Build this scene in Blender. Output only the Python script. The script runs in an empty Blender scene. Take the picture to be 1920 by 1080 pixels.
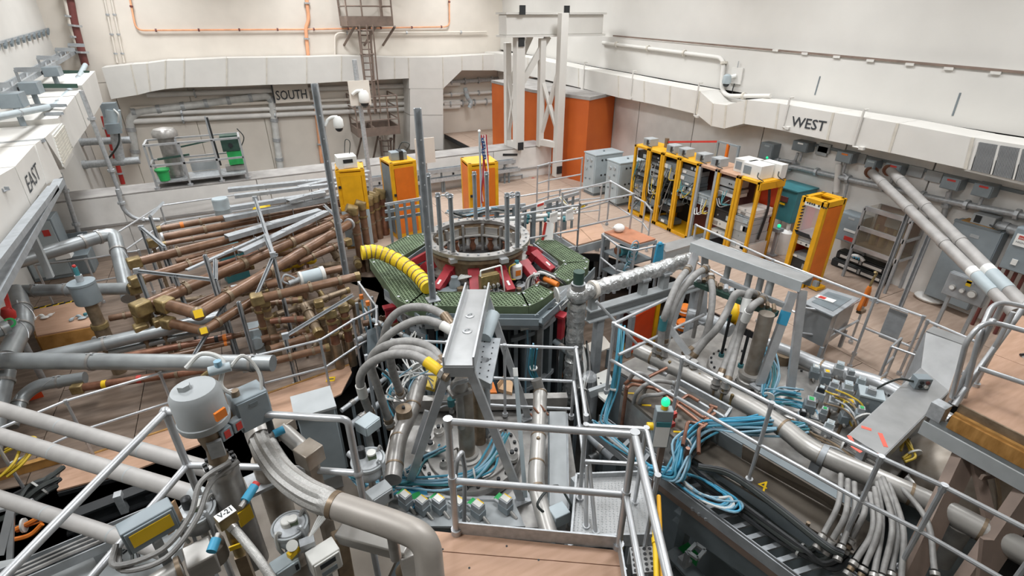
import bpy, math, random
from mathutils import Vector as V, Matrix
random.seed(7)
S = bpy.context.scene
COL = S.collection
# ---------------------------------------------------------------- camera, world, light, exposure
CZ = 5.2; F = 969.0; PIT = math.radians(27.8); YAW = math.radians(27.1)
cam = bpy.data.objects.new('camera', bpy.data.cameras.new('camera')); COL.objects.link(cam)
cam.location = (0, 0, CZ); cam.rotation_euler = (math.pi/2-PIT, 0, -YAW)
cam.data.lens = F/1920*36; cam.data.sensor_width = 36; cam.data.clip_start = .05; cam.data.clip_end = 200
S.camera = cam
w = bpy.data.worlds.new('world'); S.world = w; w.use_nodes = True
w.node_tree.nodes['Background'].inputs[0].default_value = (.9, .95, 1, 1)
w.node_tree.nodes['Background'].inputs[1].default_value = .25
S.view_settings.view_transform = 'Standard'; S.view_settings.look = 'None'
S.view_settings.exposure = 0.0; S.view_settings.gamma = 1; S.view_settings.use_curve_mapping = False
LAMP_W = 185.0
# ---------------------------------------------------------------- pixel rays of the photograph -> points of the hall
ct, st, cy_, sy_ = math.cos(PIT), math.sin(PIT), math.cos(YAW), math.sin(YAW)
def ray(u, v):
    dx, dy = u-960., v-540.
    fw = F*ct-dy*st; dn = F*st+dy*ct
    return V((dx*cy_+fw*sy_, -dx*sy_+fw*cy_, -dn))
C0 = V((0, 0, CZ))
def P(u, v, z): r = ray(u, v); return C0+r*((z-CZ)/r.z)
def PX(u, v, X): r = ray(u, v); return C0+r*(X/r.x)
def PY(u, v, Y): r = ray(u, v); return C0+r*(Y/r.y)
def depth(p):
    d = p-C0; fw = d.x*sy_+d.y*cy_
    return fw*ct-d.z*st
def proj(p):
    d = p-C0; rt = d.x*cy_-d.y*sy_; fw = d.x*sy_+d.y*cy_; zc = fw*ct-d.z*st
    return (960+F*rt/zc, 540-F*(fw*st+d.z*ct)/zc)
def mpp(p): return depth(p)/F            # metres per photograph pixel at a point
def topz(b, v):                          # height of the vertical over b that shows at row v
    lo, hi = b.z-6, b.z+9
    for _ in range(50):
        m = (lo+hi)/2
        if proj(V((b.x, b.y, m)))[1] > v: lo = m
        else: hi = m
    return lo
Z = V((0, 0, 1)); XA = V((1, 0, 0)); YA = V((0, 1, 0))
def at(p, z): return V((p.x, p.y, z))
# ---------------------------------------------------------------- mesh builder
class MB:
    def __init__(s): s.v = []; s.f = []
    def add(s, vs, fs):
        b = len(s.v); s.v += [V(x) for x in vs]; s.f += [tuple(i+b for i in f) for f in fs]; return s
    def obox(s, c, a, b, d):
        vs = [c+a*i+b*j+d*k for k in (-1, 1) for j in (-1, 1) for i in (-1, 1)]
        return s.add(vs, [(0,2,3,1),(4,5,7,6),(0,1,5,4),(2,6,7,3),(0,4,6,2),(1,3,7,5)])
    def box(s, a, b):
        a, b = V(a), V(b); c = (a+b)/2; h = (b-a)/2
        return s.obox(c, XA*h.x, YA*h.y, Z*h.z)
    def prof(s, p, q, poly, up=Z):       # extrude closed 2D profile (side, up) from p to q
        d = (q-p).normalized(); sd = d.cross(up)
        if sd.length < 1e-4: sd = d.cross(XA)
        sd.normalize(); u2 = sd.cross(d); n = len(poly)
        vs = [p+sd*a+u2*b for a, b in poly]+[q+sd*a+u2*b for a, b in poly]
        fs = [(i, (i+1) % n, n+(i+1) % n, n+i) for i in range(n)]
        return s.add(vs, fs+[tuple(range(n))[::-1], tuple(range(n, 2*n))])
    def bar(s, p, q, w, h=None, up=Z):
        h = h or w
        return s.prof(p, q, [(-w/2,-h/2),(w/2,-h/2),(w/2,h/2),(-w/2,h/2)], up)
    def chan(s, p, q, w, h, t=.01, up=Z):  # channel open upwards (slotted strut)
        a, b = w/2, h/2
        return s.prof(p, q, [(-a,-b),(a,-b),(a,b),(a-t,b),(a-t,-b+t),(-a+t,-b+t),(-a+t,b),(-a,b)], up)
    def ibeam(s, p, q, w, h, t=.012, up=Z):
        a, b = w/2, h/2; k = t/2
        return s.prof(p, q, [(-a,-b),(a,-b),(a,-b+t),(k,-b+t),(k,b-t),(a,b-t),(a,b),(-a,b),(-a,b-t),(-k,b-t),(-k,-b+t),(-a,-b+t)], up)
    def prism(s, poly, vec):
        n = len(poly); vec = V(vec)
        return s.add(list(poly)+[p+vec for p in poly], [(i, (i+1) % n, n+(i+1) % n, n+i) for i in range(n)]+[tuple(range(n))[::-1], tuple(range(n, 2*n))])
    def tube(s, pts, r, n=8, cap=True):
        m = len(pts); b = len(s.v); rs = r if isinstance(r, (list, tuple)) else [r]*m
        t = (pts[1]-pts[0]).normalized(); nr = t.cross(Z)
        if nr.length < .05: nr = t.cross(XA)
        nr.normalize()
        for i, p in enumerate(pts):
            if i == 0: t2 = pts[1]-pts[0]
            elif i == m-1: t2 = pts[-1]-pts[-2]
            else: t2 = (pts[i+1]-p).normalized()+(p-pts[i-1]).normalized()
            if t2.length < 1e-6: t2 = t
            t = t2.normalized(); nr = (nr-t*nr.dot(t))
            if nr.length < 1e-5: nr = t.orthogonal()
            nr.normalize(); bn = t.cross(nr)
            k = 1.0
            if 0 < i < m-1:
                c = abs((p-pts[i-1]).normalized().dot(t)); k = 1/max(c, .5)
            for j in range(n):
                a = 2*math.pi*j/n
                s.v.append(p+(nr*math.cos(a)+bn*math.sin(a))*rs[i]*(k if k < 1.2 else 1.15))
        for i in range(m-1):
            for j in range(n):
                s.f.append((b+i*n+j, b+i*n+(j+1) % n, b+(i+1)*n+(j+1) % n, b+(i+1)*n+j))
        if cap:
            s.f.append(tuple(b+j for j in range(n))[::-1]); s.f.append(tuple(b+(m-1)*n+j for j in range(n)))
        return s
    def cyl(s, p, q, r, r2=None, n=14): return s.tube([p, q], [r, r if r2 is None else r2], n)
    def lathe(s, p, ax, prof, n=20):     # prof: (radius, height) along axis ax
        ax = V(ax).normalized(); o = ax.orthogonal().normalized(); b2 = ax.cross(o); b = len(s.v); m = len(prof)
        for r, h in prof:
            for j in range(n):
                a = 2*math.pi*j/n; s.v.append(p+ax*h+(o*math.cos(a)+b2*math.sin(a))*max(r, 1e-4))
        for i in range(m-1):
            for j in range(n): s.f.append((b+i*n+j, b+i*n+(j+1) % n, b+(i+1)*n+(j+1) % n, b+(i+1)*n+j))
        s.f.append(tuple(b+j for j in range(n))[::-1]); s.f.append(tuple(b+(m-1)*n+j for j in range(n)))
        return s
    def ring(s, c, ax, ri, ro, h, n=32):
        ax = V(ax).normalized(); o = ax.orthogonal().normalized(); b2 = ax.cross(o); b = len(s.v)
        for (r, k) in ((ri, 0), (ro, 0), (ro, h), (ri, h)):
            for j in range(n):
                a = 2*math.pi*j/n; s.v.append(c+ax*k+(o*math.cos(a)+b2*math.sin(a))*r)
        for i in range(4):
            for j in range(n): s.f.append((b+i*n+j, b+i*n+(j+1) % n, b+((i+1) % 4)*n+(j+1) % n, b+((i+1) % 4)*n+j))
        return s
    def sph(s, c, r, n=12, sq=(1, 1, 1)):
        m = n//2; b = len(s.v); s.v.append(c-Z*r*sq[2])
        for i in range(1, m):
            a = -math.pi/2+math.pi*i/m
            for j in range(n):
                t = 2*math.pi*j/n; s.v.append(c+V((math.cos(a)*math.cos(t)*sq[0], math.cos(a)*math.sin(t)*sq[1], math.sin(a)*sq[2]))*r)
        s.v.append(c+Z*r*sq[2]); e = len(s.v)-1
        for j in range(n):
            s.f.append((b, b+1+(j+1) % n, b+1+j)); s.f.append((e, e-n+j, e-n+(j+1) % n))
        for i in range(m-2):
            for j in range(n): s.f.append((b+1+i*n+j, b+1+i*n+(j+1) % n, b+1+(i+1)*n+(j+1) % n, b+1+(i+1)*n+j))
        return s
def bend(pts, r, n=5):                   # round the corners of a polyline
    out = [pts[0]]
    for i in range(1, len(pts)-1):
        a, p, c = pts[i-1], pts[i], pts[i+1]
        d1, d2 = a-p, c-p; k = min(r, d1.length*.48, d2.length*.48)
        A, B = p+d1.normalized()*k, p+d2.normalized()*k
        for j in range(n+1):
            t = j/n; out.append(A*(1-t)**2+p*2*t*(1-t)+B*t*t)
    out.append(pts[-1]); return out
def spl(pts, n=6):                       # Catmull-Rom spline
    q = [pts[0]*2-pts[1]]+list(pts)+[pts[-1]*2-pts[-2]]; out = []
    for i in range(1, len(q)-2):
        for j in range(n):
            t = j/n; a, b, c, d = q[i-1:i+3]
            out.append((b*2+(c-a)*t+(a*2-b*5+c*4-d)*t*t+(b*3-a-c*3+d)*t**3)*.5)
    out.append(pts[-1]); return out
def lerp(a, b, t): return a+(b-a)*t
# ---------------------------------------------------------------- things
def mkmesh(name, mb, mat, org, smooth=True, ang=40):
    me = bpy.data.meshes.new(name); me.from_pydata([p-org for p in mb.v], [], mb.f); me.update()
    if mat is not None: me.materials.append(MAT[mat] if isinstance(mat, str) else mat)
    if smooth:
        me.shade_smooth(); me.set_sharp_from_angle(angle=math.radians(ang))
    return me
def mkobj(name, mb, mat, org, parent=None, porg=None, bev=0):
    import bmesh
    me = mkmesh(name, mb, mat, org)
    bm = bmesh.new(); bm.from_mesh(me); bmesh.ops.recalc_face_normals(bm, faces=bm.faces); bm.to_mesh(me); bm.free()
    o = bpy.data.objects.new(name, me); COL.objects.link(o)
    if parent: o.parent = parent; o.location = org-porg
    else: o.location = org
    if bev:
        m = o.modifiers.new('bevel', 'BEVEL'); m.width = bev; m.segments = 2; m.limit_method = 'ANGLE'; m.angle_limit = .7
    return o
def base(vs):
    xs = [p.x for p in vs]; ys = [p.y for p in vs]; zs = [p.z for p in vs]
    return V(((min(xs)+max(xs))/2, (min(ys)+max(ys))/2, min(zs)))
USED = {}
class T:                                  # a thing: an Empty at its base that parents its parts
    def __init__(s, name, label, cat, group=None, kind=None):
        s.name, s.label, s.cat, s.group, s.kind, s.parts = name, label, cat, group, kind, []
    def __call__(s, name, mb, mat, sub=None, bev=0, label=None, kind=None):   # sub: index of the part it belongs to
        s.parts.append((name, mb, mat, sub, bev, label, kind)); return len(s.parts)-1
    def done(s):
        ps = [p for p in s.parts if p[1].v]
        org = base([x for p in ps for x in p[1].v])
        e = bpy.data.objects.new(s.name, None); COL.objects.link(e); e.location = org; e.empty_display_size = .1
        tag(e, s.label, s.cat, s.group, s.kind); objs = {}
        for i, (n, mb, mat, sub, bev, lb, kd) in enumerate(s.parts):
            if not mb.v: continue
            o2 = base(mb.v); pr, po = (e, org) if sub is None else objs[sub]
            o = mkobj(n, mb, mat, o2, pr, po, bev); objs[i] = (o, o2)
            if lb: o['label'] = lb
            if kd: o['kind'] = kd
        return e
def tag(o, label, cat=None, group=None, kind=None):
    if label: o['label'] = label
    if cat: o['category'] = cat
    if group: o['group'] = group
    if kind: o['kind'] = kind
    return o
def one(name, mb, mat, label, cat, group=None, bev=0):
    return tag(mkobj(name, mb, mat, base(mb.v), bev=bev), label, cat, group)
def struct(name, mb, mat, parts=(), label=None, bev=0):
    o2 = base(mb.v); o = mkobj(name, mb, mat, o2, bev=bev); o['kind'] = 'structure'
    if label: o['label'] = label
    for pn, pm, pmat in parts: mkobj(pn, pm, pmat, base(pm.v), o, o2)
    return o
def textmb(txt, org, right, up, h, depth_=.004, bold=.0):
    cu = bpy.data.curves.new('t', 'FONT'); cu.body = txt; cu.size = 1.0; cu.resolution_u = 2; cu.offset = bold
    ob = bpy.data.objects.new('t', cu); COL.objects.link(ob)
    me = bpy.data.meshes.new_from_object(ob.evaluated_get(bpy.context.evaluated_depsgraph_get()))
    bpy.data.objects.remove(ob); xs = [q.co.x for q in me.vertices]; ys = [q.co.y for q in me.vertices]
    x0, y0, k = min(xs), min(ys), h/(max(ys)-min(ys)); n = right.cross(up).normalized()
    mb = MB(); nv = len(me.vertices)
    pts = [org+right*((q.co.x-x0)*k)+up*((q.co.y-y0)*k)+n*depth_ for q in me.vertices]
    mb.add(pts, [tuple(p.vertices) for p in me.polygons]); W = (max(xs)-x0)*k
    bpy.data.meshes.remove(me); return mb, W
# ---------------------------------------------------------------- materials
MAT = {}
def mat(name, col, rough=.5, metal=0., var=.08, vs=4., bump=0., bs=60., col2=None, spec=.5, stretch=None, alpha=1., emit=None, trans=0.):
    m = bpy.data.materials.new(name); m.use_nodes = True; N = m.node_tree.nodes; L = m.node_tree.links
    b = N['Principled BSDF']; b.inputs['Roughness'].default_value = rough; b.inputs['Metallic'].default_value = metal
    b.inputs['Specular IOR Level'].default_value = spec; b.inputs['Alpha'].default_value = alpha
    b.inputs['Transmission Weight'].default_value = trans
    tc = N.new('ShaderNodeTexCoord'); mp = N.new('ShaderNodeMapping'); L.new(tc.outputs['Object'], mp.inputs[0])
    if stretch: mp.inputs['Scale'].default_value = stretch
    nz = N.new('ShaderNodeTexNoise'); nz.inputs['Scale'].default_value = vs; nz.inputs['Detail'].default_value = 5
    L.new(mp.outputs[0], nz.inputs['Vector'])
    cr = N.new('ShaderNodeValToRGB'); L.new(nz.outputs['Fac'], cr.inputs[0])
    c2 = col2 or tuple(max(0, c*(1-var*2)) for c in col); c1 = col if col2 else tuple(min(1, c*(1+var)) for c in col)
    cr.color_ramp.elements[0].position = .32; cr.color_ramp.elements[1].position = .68
    cr.color_ramp.elements[0].color = (*c2, 1); cr.color_ramp.elements[1].color = (*c1, 1)
    L.new(cr.outputs[0], b.inputs['Base Color'])
    if bump:
        n2 = N.new('ShaderNodeTexNoise'); n2.inputs['Scale'].default_value = bs; n2.inputs['Detail'].default_value = 3
        L.new(mp.outputs[0], n2.inputs['Vector']); bp = N.new('ShaderNodeBump'); bp.inputs['Strength'].default_value = bump
        bp.inputs['Distance'].default_value = .02
        L.new(n2.outputs['Fac'], bp.inputs['Height']); L.new(bp.outputs[0], b.inputs['Normal'])
    if emit:
        b.inputs['Emission Color'].default_value = (*col, 1); b.inputs['Emission Strength'].default_value = emit
    MAT[name] = m; return m
def lin(h):
    return tuple((((int(h[i:i+2], 16)/255)+.055)/1.055)**2.4 if int(h[i:i+2], 16) > 10 else int(h[i:i+2], 16)/255/12.92 for i in (0, 2, 4))
mat('wallw', lin('d0cdc7'), .75, var=.03, vs=.7, bump=.05, bs=3)
mat('cream', lin('d8d0c5'), .7, var=.04, vs=.8, bump=.04, bs=3)
mat('duct', lin('d6d3cd'), .6, var=.03, vs=1.2)
mat('seam', lin('cfc9bd'), .6)
mat('conc', lin('dedbd6'), .8, var=.06, vs=1.5, bump=.1, bs=12)
mat('concgrey', lin('9a9692'), .85, var=.12, vs=2, bump=.1, bs=15)
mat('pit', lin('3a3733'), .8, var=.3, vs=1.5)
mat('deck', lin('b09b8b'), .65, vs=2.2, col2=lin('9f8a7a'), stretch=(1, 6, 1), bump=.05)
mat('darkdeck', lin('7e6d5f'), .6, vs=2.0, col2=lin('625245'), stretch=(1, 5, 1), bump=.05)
mat('ply', lin('bd9880'), .6, vs=3, col2=lin('ae8a70'), stretch=(1, 7, 1), bump=.03)
mat('plyedge', lin('b98a4a'), .7, vs=12, col2=lin('8f6a38'), stretch=(1, 1, 9))
mat('alu', lin('bdbfc1'), .36, .5, var=.08, vs=6)
mat('galv', lin('b2b5b7'), .45, .35, var=.1, vs=18)
mat('strut', lin('a4a8ab'), .5, .3, var=.08, vs=8)
mat('ductgrey', lin('9b9fa0'), .36, .45, var=.12, vs=3)
mat('steel', lin('a09d99'), .36, .5, var=.12, vs=7, bump=.02)
mat('stainless', lin('b5b2ad'), .36, .45, var=.1, vs=3, stretch=(1, 1, 4))
mat('brightsheet', lin('a9aaaa'), .36, .55, var=.07, vs=4)
mat('paintgrey', lin('a3a7a8'), .5, var=.05, vs=5)
mat('tubewhite', lin('a6a3a0'), .5, .15, var=.09, vs=4)
mat('cabgrey', lin('879196'), .45, var=.06, vs=4)
mat('cabdark', lin('737c80'), .5, var=.07, vs=4)
mat('cablight', lin('abb6ba'), .45, var=.05, vs=3)
mat('whitebox', lin('d6d5cf'), .5, var=.04)
mat('yellow', lin('e0a412'), .45, var=.07, vs=4)
mat('orange', lin('d9701a'), .45, var=.06, vs=3)
mat('orangered', lin('d8481c'), .45, var=.05, vs=3)
mat('orangewall', lin('c9631f'), .6, var=.08, vs=.9, col2=lin('b8561a'))
mat('orangepipe', lin('e6a67e'), .6)
mat('brown', lin('84654f'), .3, .15, vs=5, col2=lin('634835'), stretch=(1, 1, 1))
mat('copper', lin('956a54'), .32, .35, vs=6, col2=lin('6c4635'))
mat('girder', lin('6f675d'), .45, .3, vs=2.5, col2=lin('534b42'))
mat('warmsteel', lin('a39a8f'), .38, .4, vs=6, col2=lin('857a6d'))
mat('brass', lin('a08c60'), .35, .45, vs=9, col2=lin('786544'))
mat('bronze', lin('94826b'), .4, .4, vs=10, col2=lin('746350'))
mat('green', lin('69795d'), .7, var=.15, vs=6)
mat('greenpan', lin('55634a'), .7, var=.12, vs=6)
mat('greenstrut', lin('2f4a40'), .5)
mat('brightgreen', lin('2fa85a'), .5)
mat('red', lin('9e2a33'), .4, var=.1)
mat('redpipe', lin('b8322c'), .45)
mat('maroon', lin('6d3a36'), .5)
mat('ladderbrown', lin('7d6c61'), .55, var=.1)
mat('yellowduct', lin('e3c01c'), .5, var=.08, vs=9, bump=.35, bs=22)
mat('foil', lin('c4c5c4'), .3, .8, var=.18, vs=14, bump=.9, bs=24)
mat('hose', lin('94928f'), .55, .1, var=.12, vs=12, bump=.15, bs=90)
mat('braid', lin('b8b6b2'), .42, .45, var=.1, vs=90, bump=.25, bs=260)
mat('mattepipe', lin('aca59d'), .48, .25, var=.08, vs=3)
mat('black', lin('26282a'), .5, var=.15)
mat('blackcable', lin('2d3230'), .5)
mat('blue', lin('448ba3'), .5, var=.1)
mat('bluelight', lin('86abbd'), .5)
mat('teal', lin('3f7f86'), .5)
mat('bluetape', lin('3a97bb'), .5)
mat('cablewhite', lin('d0d0cc'), .5)
mat('cableyellow', lin('c4a72c'), .5)
mat('cableorange', lin('d97826'), .5)
mat('labelyellow', lin('e6bd17'), .5, var=.03)
mat('labelred', lin('c23a32'), .5)
mat('white', lin('e6e6e2'), .5, var=.03)
mat('paper', lin('e9e8e4'), .8, var=.02)
mat('ink', lin('34383c'), .6, var=.02)
mat('cardboard', lin('bd9a76'), .8, var=.08)
mat('woodblock', lin('b8884a'), .6, vs=5, col2=lin('94682f'), stretch=(1, 4, 1))
mat('tabletop', lin('b5795a'), .4, var=.08)
mat('darkgap', lin('1d1c1b'), .9)
mat('grille', lin('8d8f90'), .5, .3)
mat('pinktape', lin('ef6a58'), .6, var=.02)
mat('flagred', lin('b3263a'), .7); mat('flagblue', lin('35507a'), .7); mat('flagwhite', lin('e8e4e0'), .7)
mat('plastic', (.85, .88, .9), .12, alpha=.2, var=.0)
mat('glassbrown', (.3, .25, .18), .12, alpha=.3, var=.1, vs=2)
mat('greenlamp', (.02, .7, .3), .3, emit=1.0, var=0)
mat('redlamp', (1., .08, .05), .3, emit=1.5, var=0)
mat('lamp', (1., .97, .94), .3, emit=5., var=0)
# ================================================================ the hall
XW, XE, YS, YN, ZC, ZP = 12.3, -5.2, 25.0, -6.0, 9.2, -4.0
LD = -.5                                   # height of the left deck
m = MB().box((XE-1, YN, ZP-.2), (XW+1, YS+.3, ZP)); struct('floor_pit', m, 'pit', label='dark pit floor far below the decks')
m = MB().box((XE-.4, YN-.4, ZC), (XW+.4, YS+.4, ZC+.2)); struct('ceiling', m, 'wallw')
m = MB().box((XE-.3, YN-.3, ZP), (XW+.3, YN, ZC)); struct('wall_north', m, 'wallw')
# south wall, with its upper and lower panels
m = MB().box((XE-.3, YS+.05, ZP), (XW+.3, YS+.3, ZC)); pn = []
xs = [XE, -3.9, -1.5, 1.0, 3.4, 5.9, 8.2, XW]
for a, b in zip(xs[:-1], xs[1:]): pn.append(('panel', MB().box((a+.015, YS, ZP), (b-.015, YS+.06, 3.0)), 'cream'))
pn.append(('panel', MB().box((XE, YS, 3.02), (XW, YS+.06, ZC)), 'cream'))
struct('wall_south', m, 'seam', pn, 'cream panelled wall lettered SOUTH')
o = PY(519, 188, YS-.36); tm, W = textmb('SOUTH', o, XA, Z, PY(519, 170, YS-.36).z-o.z, .01, .01)
k = (PY(577, 187, YS-.36).x-o.x)/W
for p in tm.v: p.x = o.x+(p.x-o.x)*k
tm.add([o+V((-.12, -.012, -.1)), o+V((-.07, -.012, -.1)), o+V((-.07, -.012, .6)), o+V((-.12, -.012, .6))], [(0, 1, 2, 3)])
sg = T('wall_sign', 'cream board lettered SOUTH hung in front of the wall pipes', 'sign')
sg('board', MB().box(o+V((-.05, .01, -.12)), o+V((k*W+.1, .04, .62))), 'cream'); sg('lettering', tm, 'ink'); sg.done()
# east wall
m = MB().box((XE-.3, YN, ZP), (XE, YS+.3, ZC)); struct('wall_east', m, 'wallw')
# west wall: lower panels, deep beam band, upper wall
m = MB().box((XW+.06, YN, ZP), (XW+.35, YS+.3, ZC)); pn = []
ys = [YN, -2, .5, 2.9, 5.2, 7.0, 9.2, 11.6, 14.1, 17, 20, YS]
for a, b in zip(ys[:-1], ys[1:]): pn.append(('panel', MB().box((11.98, a+.015, 0), (XW+.07, b-.015, 3.2)), 'conc'))
bq = lambda u, v: PX(u, v, XW-.15)
pn.append(('panel', MB().prism([bq(935, 52), bq(1150, 70), bq(2500, 190), bq(2500, 345), bq(1460, 186), bq(1060, 115), bq(935, 92)], (.2, 0, 0)), 'wallw'))
pn.append(('panel', MB().box((XW-.02, YN, 4.3), (XW+.07, YS, ZC)), 'wallw'))
wx = XW-.15
for (u0, v0, u1, v1) in ((1528, 178, 1538, 143), (1786, 217, 1801, 174)):
    a, b = PX(u0, v0, wx), PX(u1, v1, wx)
    pn.append(('slot', MB().bar(a+V((-.004,0,0)), b+V((-.004,0,0)), .03, .01, XA), 'cabdark'))
struct('wall_west', m, 'darkgap', pn, 'off-white wall of large panels with a deep band above')
# rail with brackets along the top of the band
r = T('crane_rail', 'thin brown rail on brackets high along the west wall', 'rail')
r('rail', MB().bar(PX(1150, 67, XW-.16), PX(2100, 152, XW-.16), .04, .045), 'ladderbrown')
for u, v in ((1455, 92), (1510, 98), (1570, 104), (1633, 111), (1707, 118), (1780, 126), (1868, 134)):
    p = PX(u, v+2, XW-.16); r('bracket', MB().box(p-V((.03, .08, .03)), p+V((.08, .08, .02))), 'wallw')
r.done()
# low shield wall along the south side
A = P(230, 365, 1.05); y0 = 16.3
xr = P(1052, 278, 1.05).x
sh = MB().box((XE, y0, ZP), (xr, y0+.85, 1.05)); sp = []
xs = [XE, -3.2, .1, 2.6, 5.0, 7.6, xr]
for a, b in zip(xs[:-1], xs[1:]): sp.append(('block', MB().box((a+.012, y0-.05, -1.2), (b-.012, y0, 1.04)), 'conc'))
for u0, u1, v in ((943, 970, 290), (943, 969, 316)):
    a = PY(u0, v, y0-.06); b = PY(u1, v, y0-.06); sp.append(('slot', MB().bar(a, b, .02, .07), 'black'))
for u, v in ((817, 320), (860, 314), (948, 305), (962, 303), (876, 387)):
    a = PY(u, v, y0-.06); sp.append(('plug', MB().cyl(a, a+V((0, -.02, 0)), .07), 'cabdark'))
for u, v in ((712, 348), (850, 330)):
    a = PY(u, v, y0-.06); sp.append(('slot', MB().box(a-V((.03, .02, .12)), a+V((.03, 0, .12))), 'black'))
sp.append(('capping', MB().box((XE, y0-.04, 1.05), (xr, y0+.85, 1.08)), 'concgrey'))
sp.append(('trim_strip', MB().box((XE, y0-.09, .28), (xr, y0-.05, .34)), 'concgrey'))
struct('wall_shield', sh, 'conc', sp, 'low off-white shield wall of concrete blocks')
# decks ---------------------------------------------------------- sheets laid on a sub-floor
def clip(poly, x0, y0, x1, y1):
    def cut(ps, f, g):
        out = []
        for i in range(len(ps)):
            a, b = ps[i-1], ps[i]; fa, fb = f(a), f(b)
            if fa*fb < 0: out.append(a+(b-a)*(fa/(fa-fb)))
            if fb >= 0: out.append(b)
        return out
    for f in (lambda p: p.x-x0, lambda p: x1-p.x, lambda p: p.y-y0, lambda p: y1-p.y):
        poly = cut(poly, f, None)
        if not poly: return []
    return poly
def deck(name, pix, z, mt, sx, sy, label, th=.2, extra=None):
    poly = [P(u, v, z) if not isinstance(u, V) else u for u, v in pix] if extra is None else extra
    b = MB().prism([at(p, z-.02) for p in poly], (0, 0, -th)); parts = []
    xs = [p.x for p in poly]; ys = [p.y for p in poly]
    x = math.floor(min(xs)/sx)*sx; i = 0
    while x < max(xs):
        y = math.floor(min(ys)/sy)*sy-(sy/2 if i % 2 else 0)
        while y < max(ys):
            q = clip(poly, x+.006, y+.006, x+sx-.006, y+sy-.006)
            if len(q) > 2: parts.append(('plywood_sheet', MB().prism([at(p, z-.02) for p in q], (0, 0, .02)), mt))
            y += sy
        x += sx; i += 1
    struct(name, b, 'black', parts, label)
W0 = [V((XW, -3, 0)), V((XW, YS, 0)), V((9.0, YS, 0)), V((9.0, 16.2, 0)), V((2.2, 16.2, 0)), V((2.2, 10.6, 0)), V((5.2, 10.6, 0)), P(1120, 475, 0), P(1265, 520, 0), P(1320, 575, 0), P(1500, 665, 0), P(1640, 760, 0), P(1800, 760, 0), V((9.2, -3, 0))]
deck('floor_west', None, 0, 'deck', 1.22, 2.44, 'pinkish brown plywood deck along the west wall', extra=W0)
E0 = [V((XE, 16.3, LD)), V((2.2, 16.3, LD)), V((2.2, 10.6, LD)), P(720, 520, LD), P(680, 640, LD), P(655, 700, LD), P(600, 765, LD), P(380, 800, LD), P(330, 850, LD), P(60, 905, LD), P(-300, 985, LD), V((XE, 2, LD))]
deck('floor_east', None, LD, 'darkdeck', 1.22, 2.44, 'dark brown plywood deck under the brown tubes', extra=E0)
# high-bay lamps under the ceiling
k = 0; ZL = 8.2
for x in (-2.6, 3.4, 9.4):
    for y in (3, 8, 13, 18, 22.5):
        k += 1; t = T('high_bay_lamp', 'white high-bay globe lamp hanging from the hall ceiling on a rod', 'lamp', 'high-bay lamps under the ceiling'); c = V((x, y, ZL))
        t('ballast', MB().lathe(c+Z*.38, Z, [(.12, 0), (.16, .05), (.16, .3), (.05, .36)], 16), 'white'); t('hanger', MB().cyl(c+Z*.7, V((x, y, ZC)), .03), 'galv')
        t('globe', MB().lathe(c-Z*.36, Z, [(.1, 0), (.33, .2), (.36, .4), (.3, .6), (.14, .73)], 20), 'lamp'); t.done()
        l = bpy.data.lights.new('lamp_light', 'AREA'); l.shape = 'DISK'; l.size = 1.6; l.spread = math.radians(150); l.energy = LAMP_W; l.color = (.94, .97, 1)
        o = bpy.data.objects.new('lamp_light', l); o.location = (x, y, ZL-.4); COL.objects.link(o)
# ---------------------------------------------------------------- air ducts
def sections(t, tops, bots, plane, vec, mt='duct', rib=True, seams=True):
    for i in range(len(tops)-1):
        a, b, c, d = [plane(*q) for q in (tops[i], tops[i+1], bots[i+1], bots[i])]
        g = (b-a).normalized()*.006; k = t('duct_section', MB().prism([a+g, b-g, c-g, d+g], vec), mt)
        n = -V(vec).normalized()*.012
        if rib: t('seam_rib', MB().prism([b-g*4+n, b+g*4+n, c+g*4+n, c-g*4+n], -n*1.0+V(vec)*.02), 'seam')
d = T('air_duct', 'wide off-white air duct along the south wall with a drop leg', 'duct')
tp = [(190,127),(245,121),(275,119),(310,114),(345,113),(425,109),(500,108),(575,107),(640,105),(700,106),(740,108),(766,108)]
bt = [(208,186),(258,178),(282,172),(310,167),(345,164),(425,162),(500,159),(575,157),(640,153),(700,150),(740,148),(767,147)]
pl = lambda u, v: PY(u, v, 23.9)
sections(d, tp, bt, pl, (0, 1.05, 0))
sections(d, [(766,108),(830,107),(866,105),(905,103),(948,101)], [(767,166),(831,166),(866,132),(905,132),(948,132)], pl, (0, 1.05, 0))
for a, b in ((166, 216), (216, 281)): d('duct_section', MB().prism([pl(769, a+.4), pl(831, a+.4), pl(831, b-.4), pl(769, b-.4)], (0, 1.05, 0)), 'duct')
d.done()
d = T('air_duct', 'off-white air duct lettered WEST with a dip and a grille end', 'duct'); XD = 11.3
pl = lambda u, v: PX(u, v, XD)
tp = [(905,96),(990,108),(1085,128),(1160,142),(1208,152),(1257,161),(1312,171),(1337,194),(1362,197),(1400,187),(1461,194),(1563,211),(1684,231),(1825,258)]
bt = [(905,128),(990,142),(1085,164),(1160,183),(1208,192),(1255,202),(1306,214),(1333,236),(1358,241),(1394,232),(1454,242),(1551,263),(1667,286),(1810,317)]
sections(d, tp, bt, pl, (.75, 0, 0))
a = pl(1482, 236); e1 = (pl(1546, 247)-a).normalized()
tm, W = textmb('WEST', a+V((-.006, 0, 0)), -YA, Z, pl(1484, 217).z-a.z, .002, .012)
k = (a.y-pl(1546, 247).y)/W; sl = (pl(1546, 247).z-a.z)/(a.y-pl(1546, 247).y)
for p in tm.v: p.y = a.y+(p.y-a.y)*k; p.z += (a.y-p.y)*sl; p.x = XD-.008
d('lettering', tm, 'ink')
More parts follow.
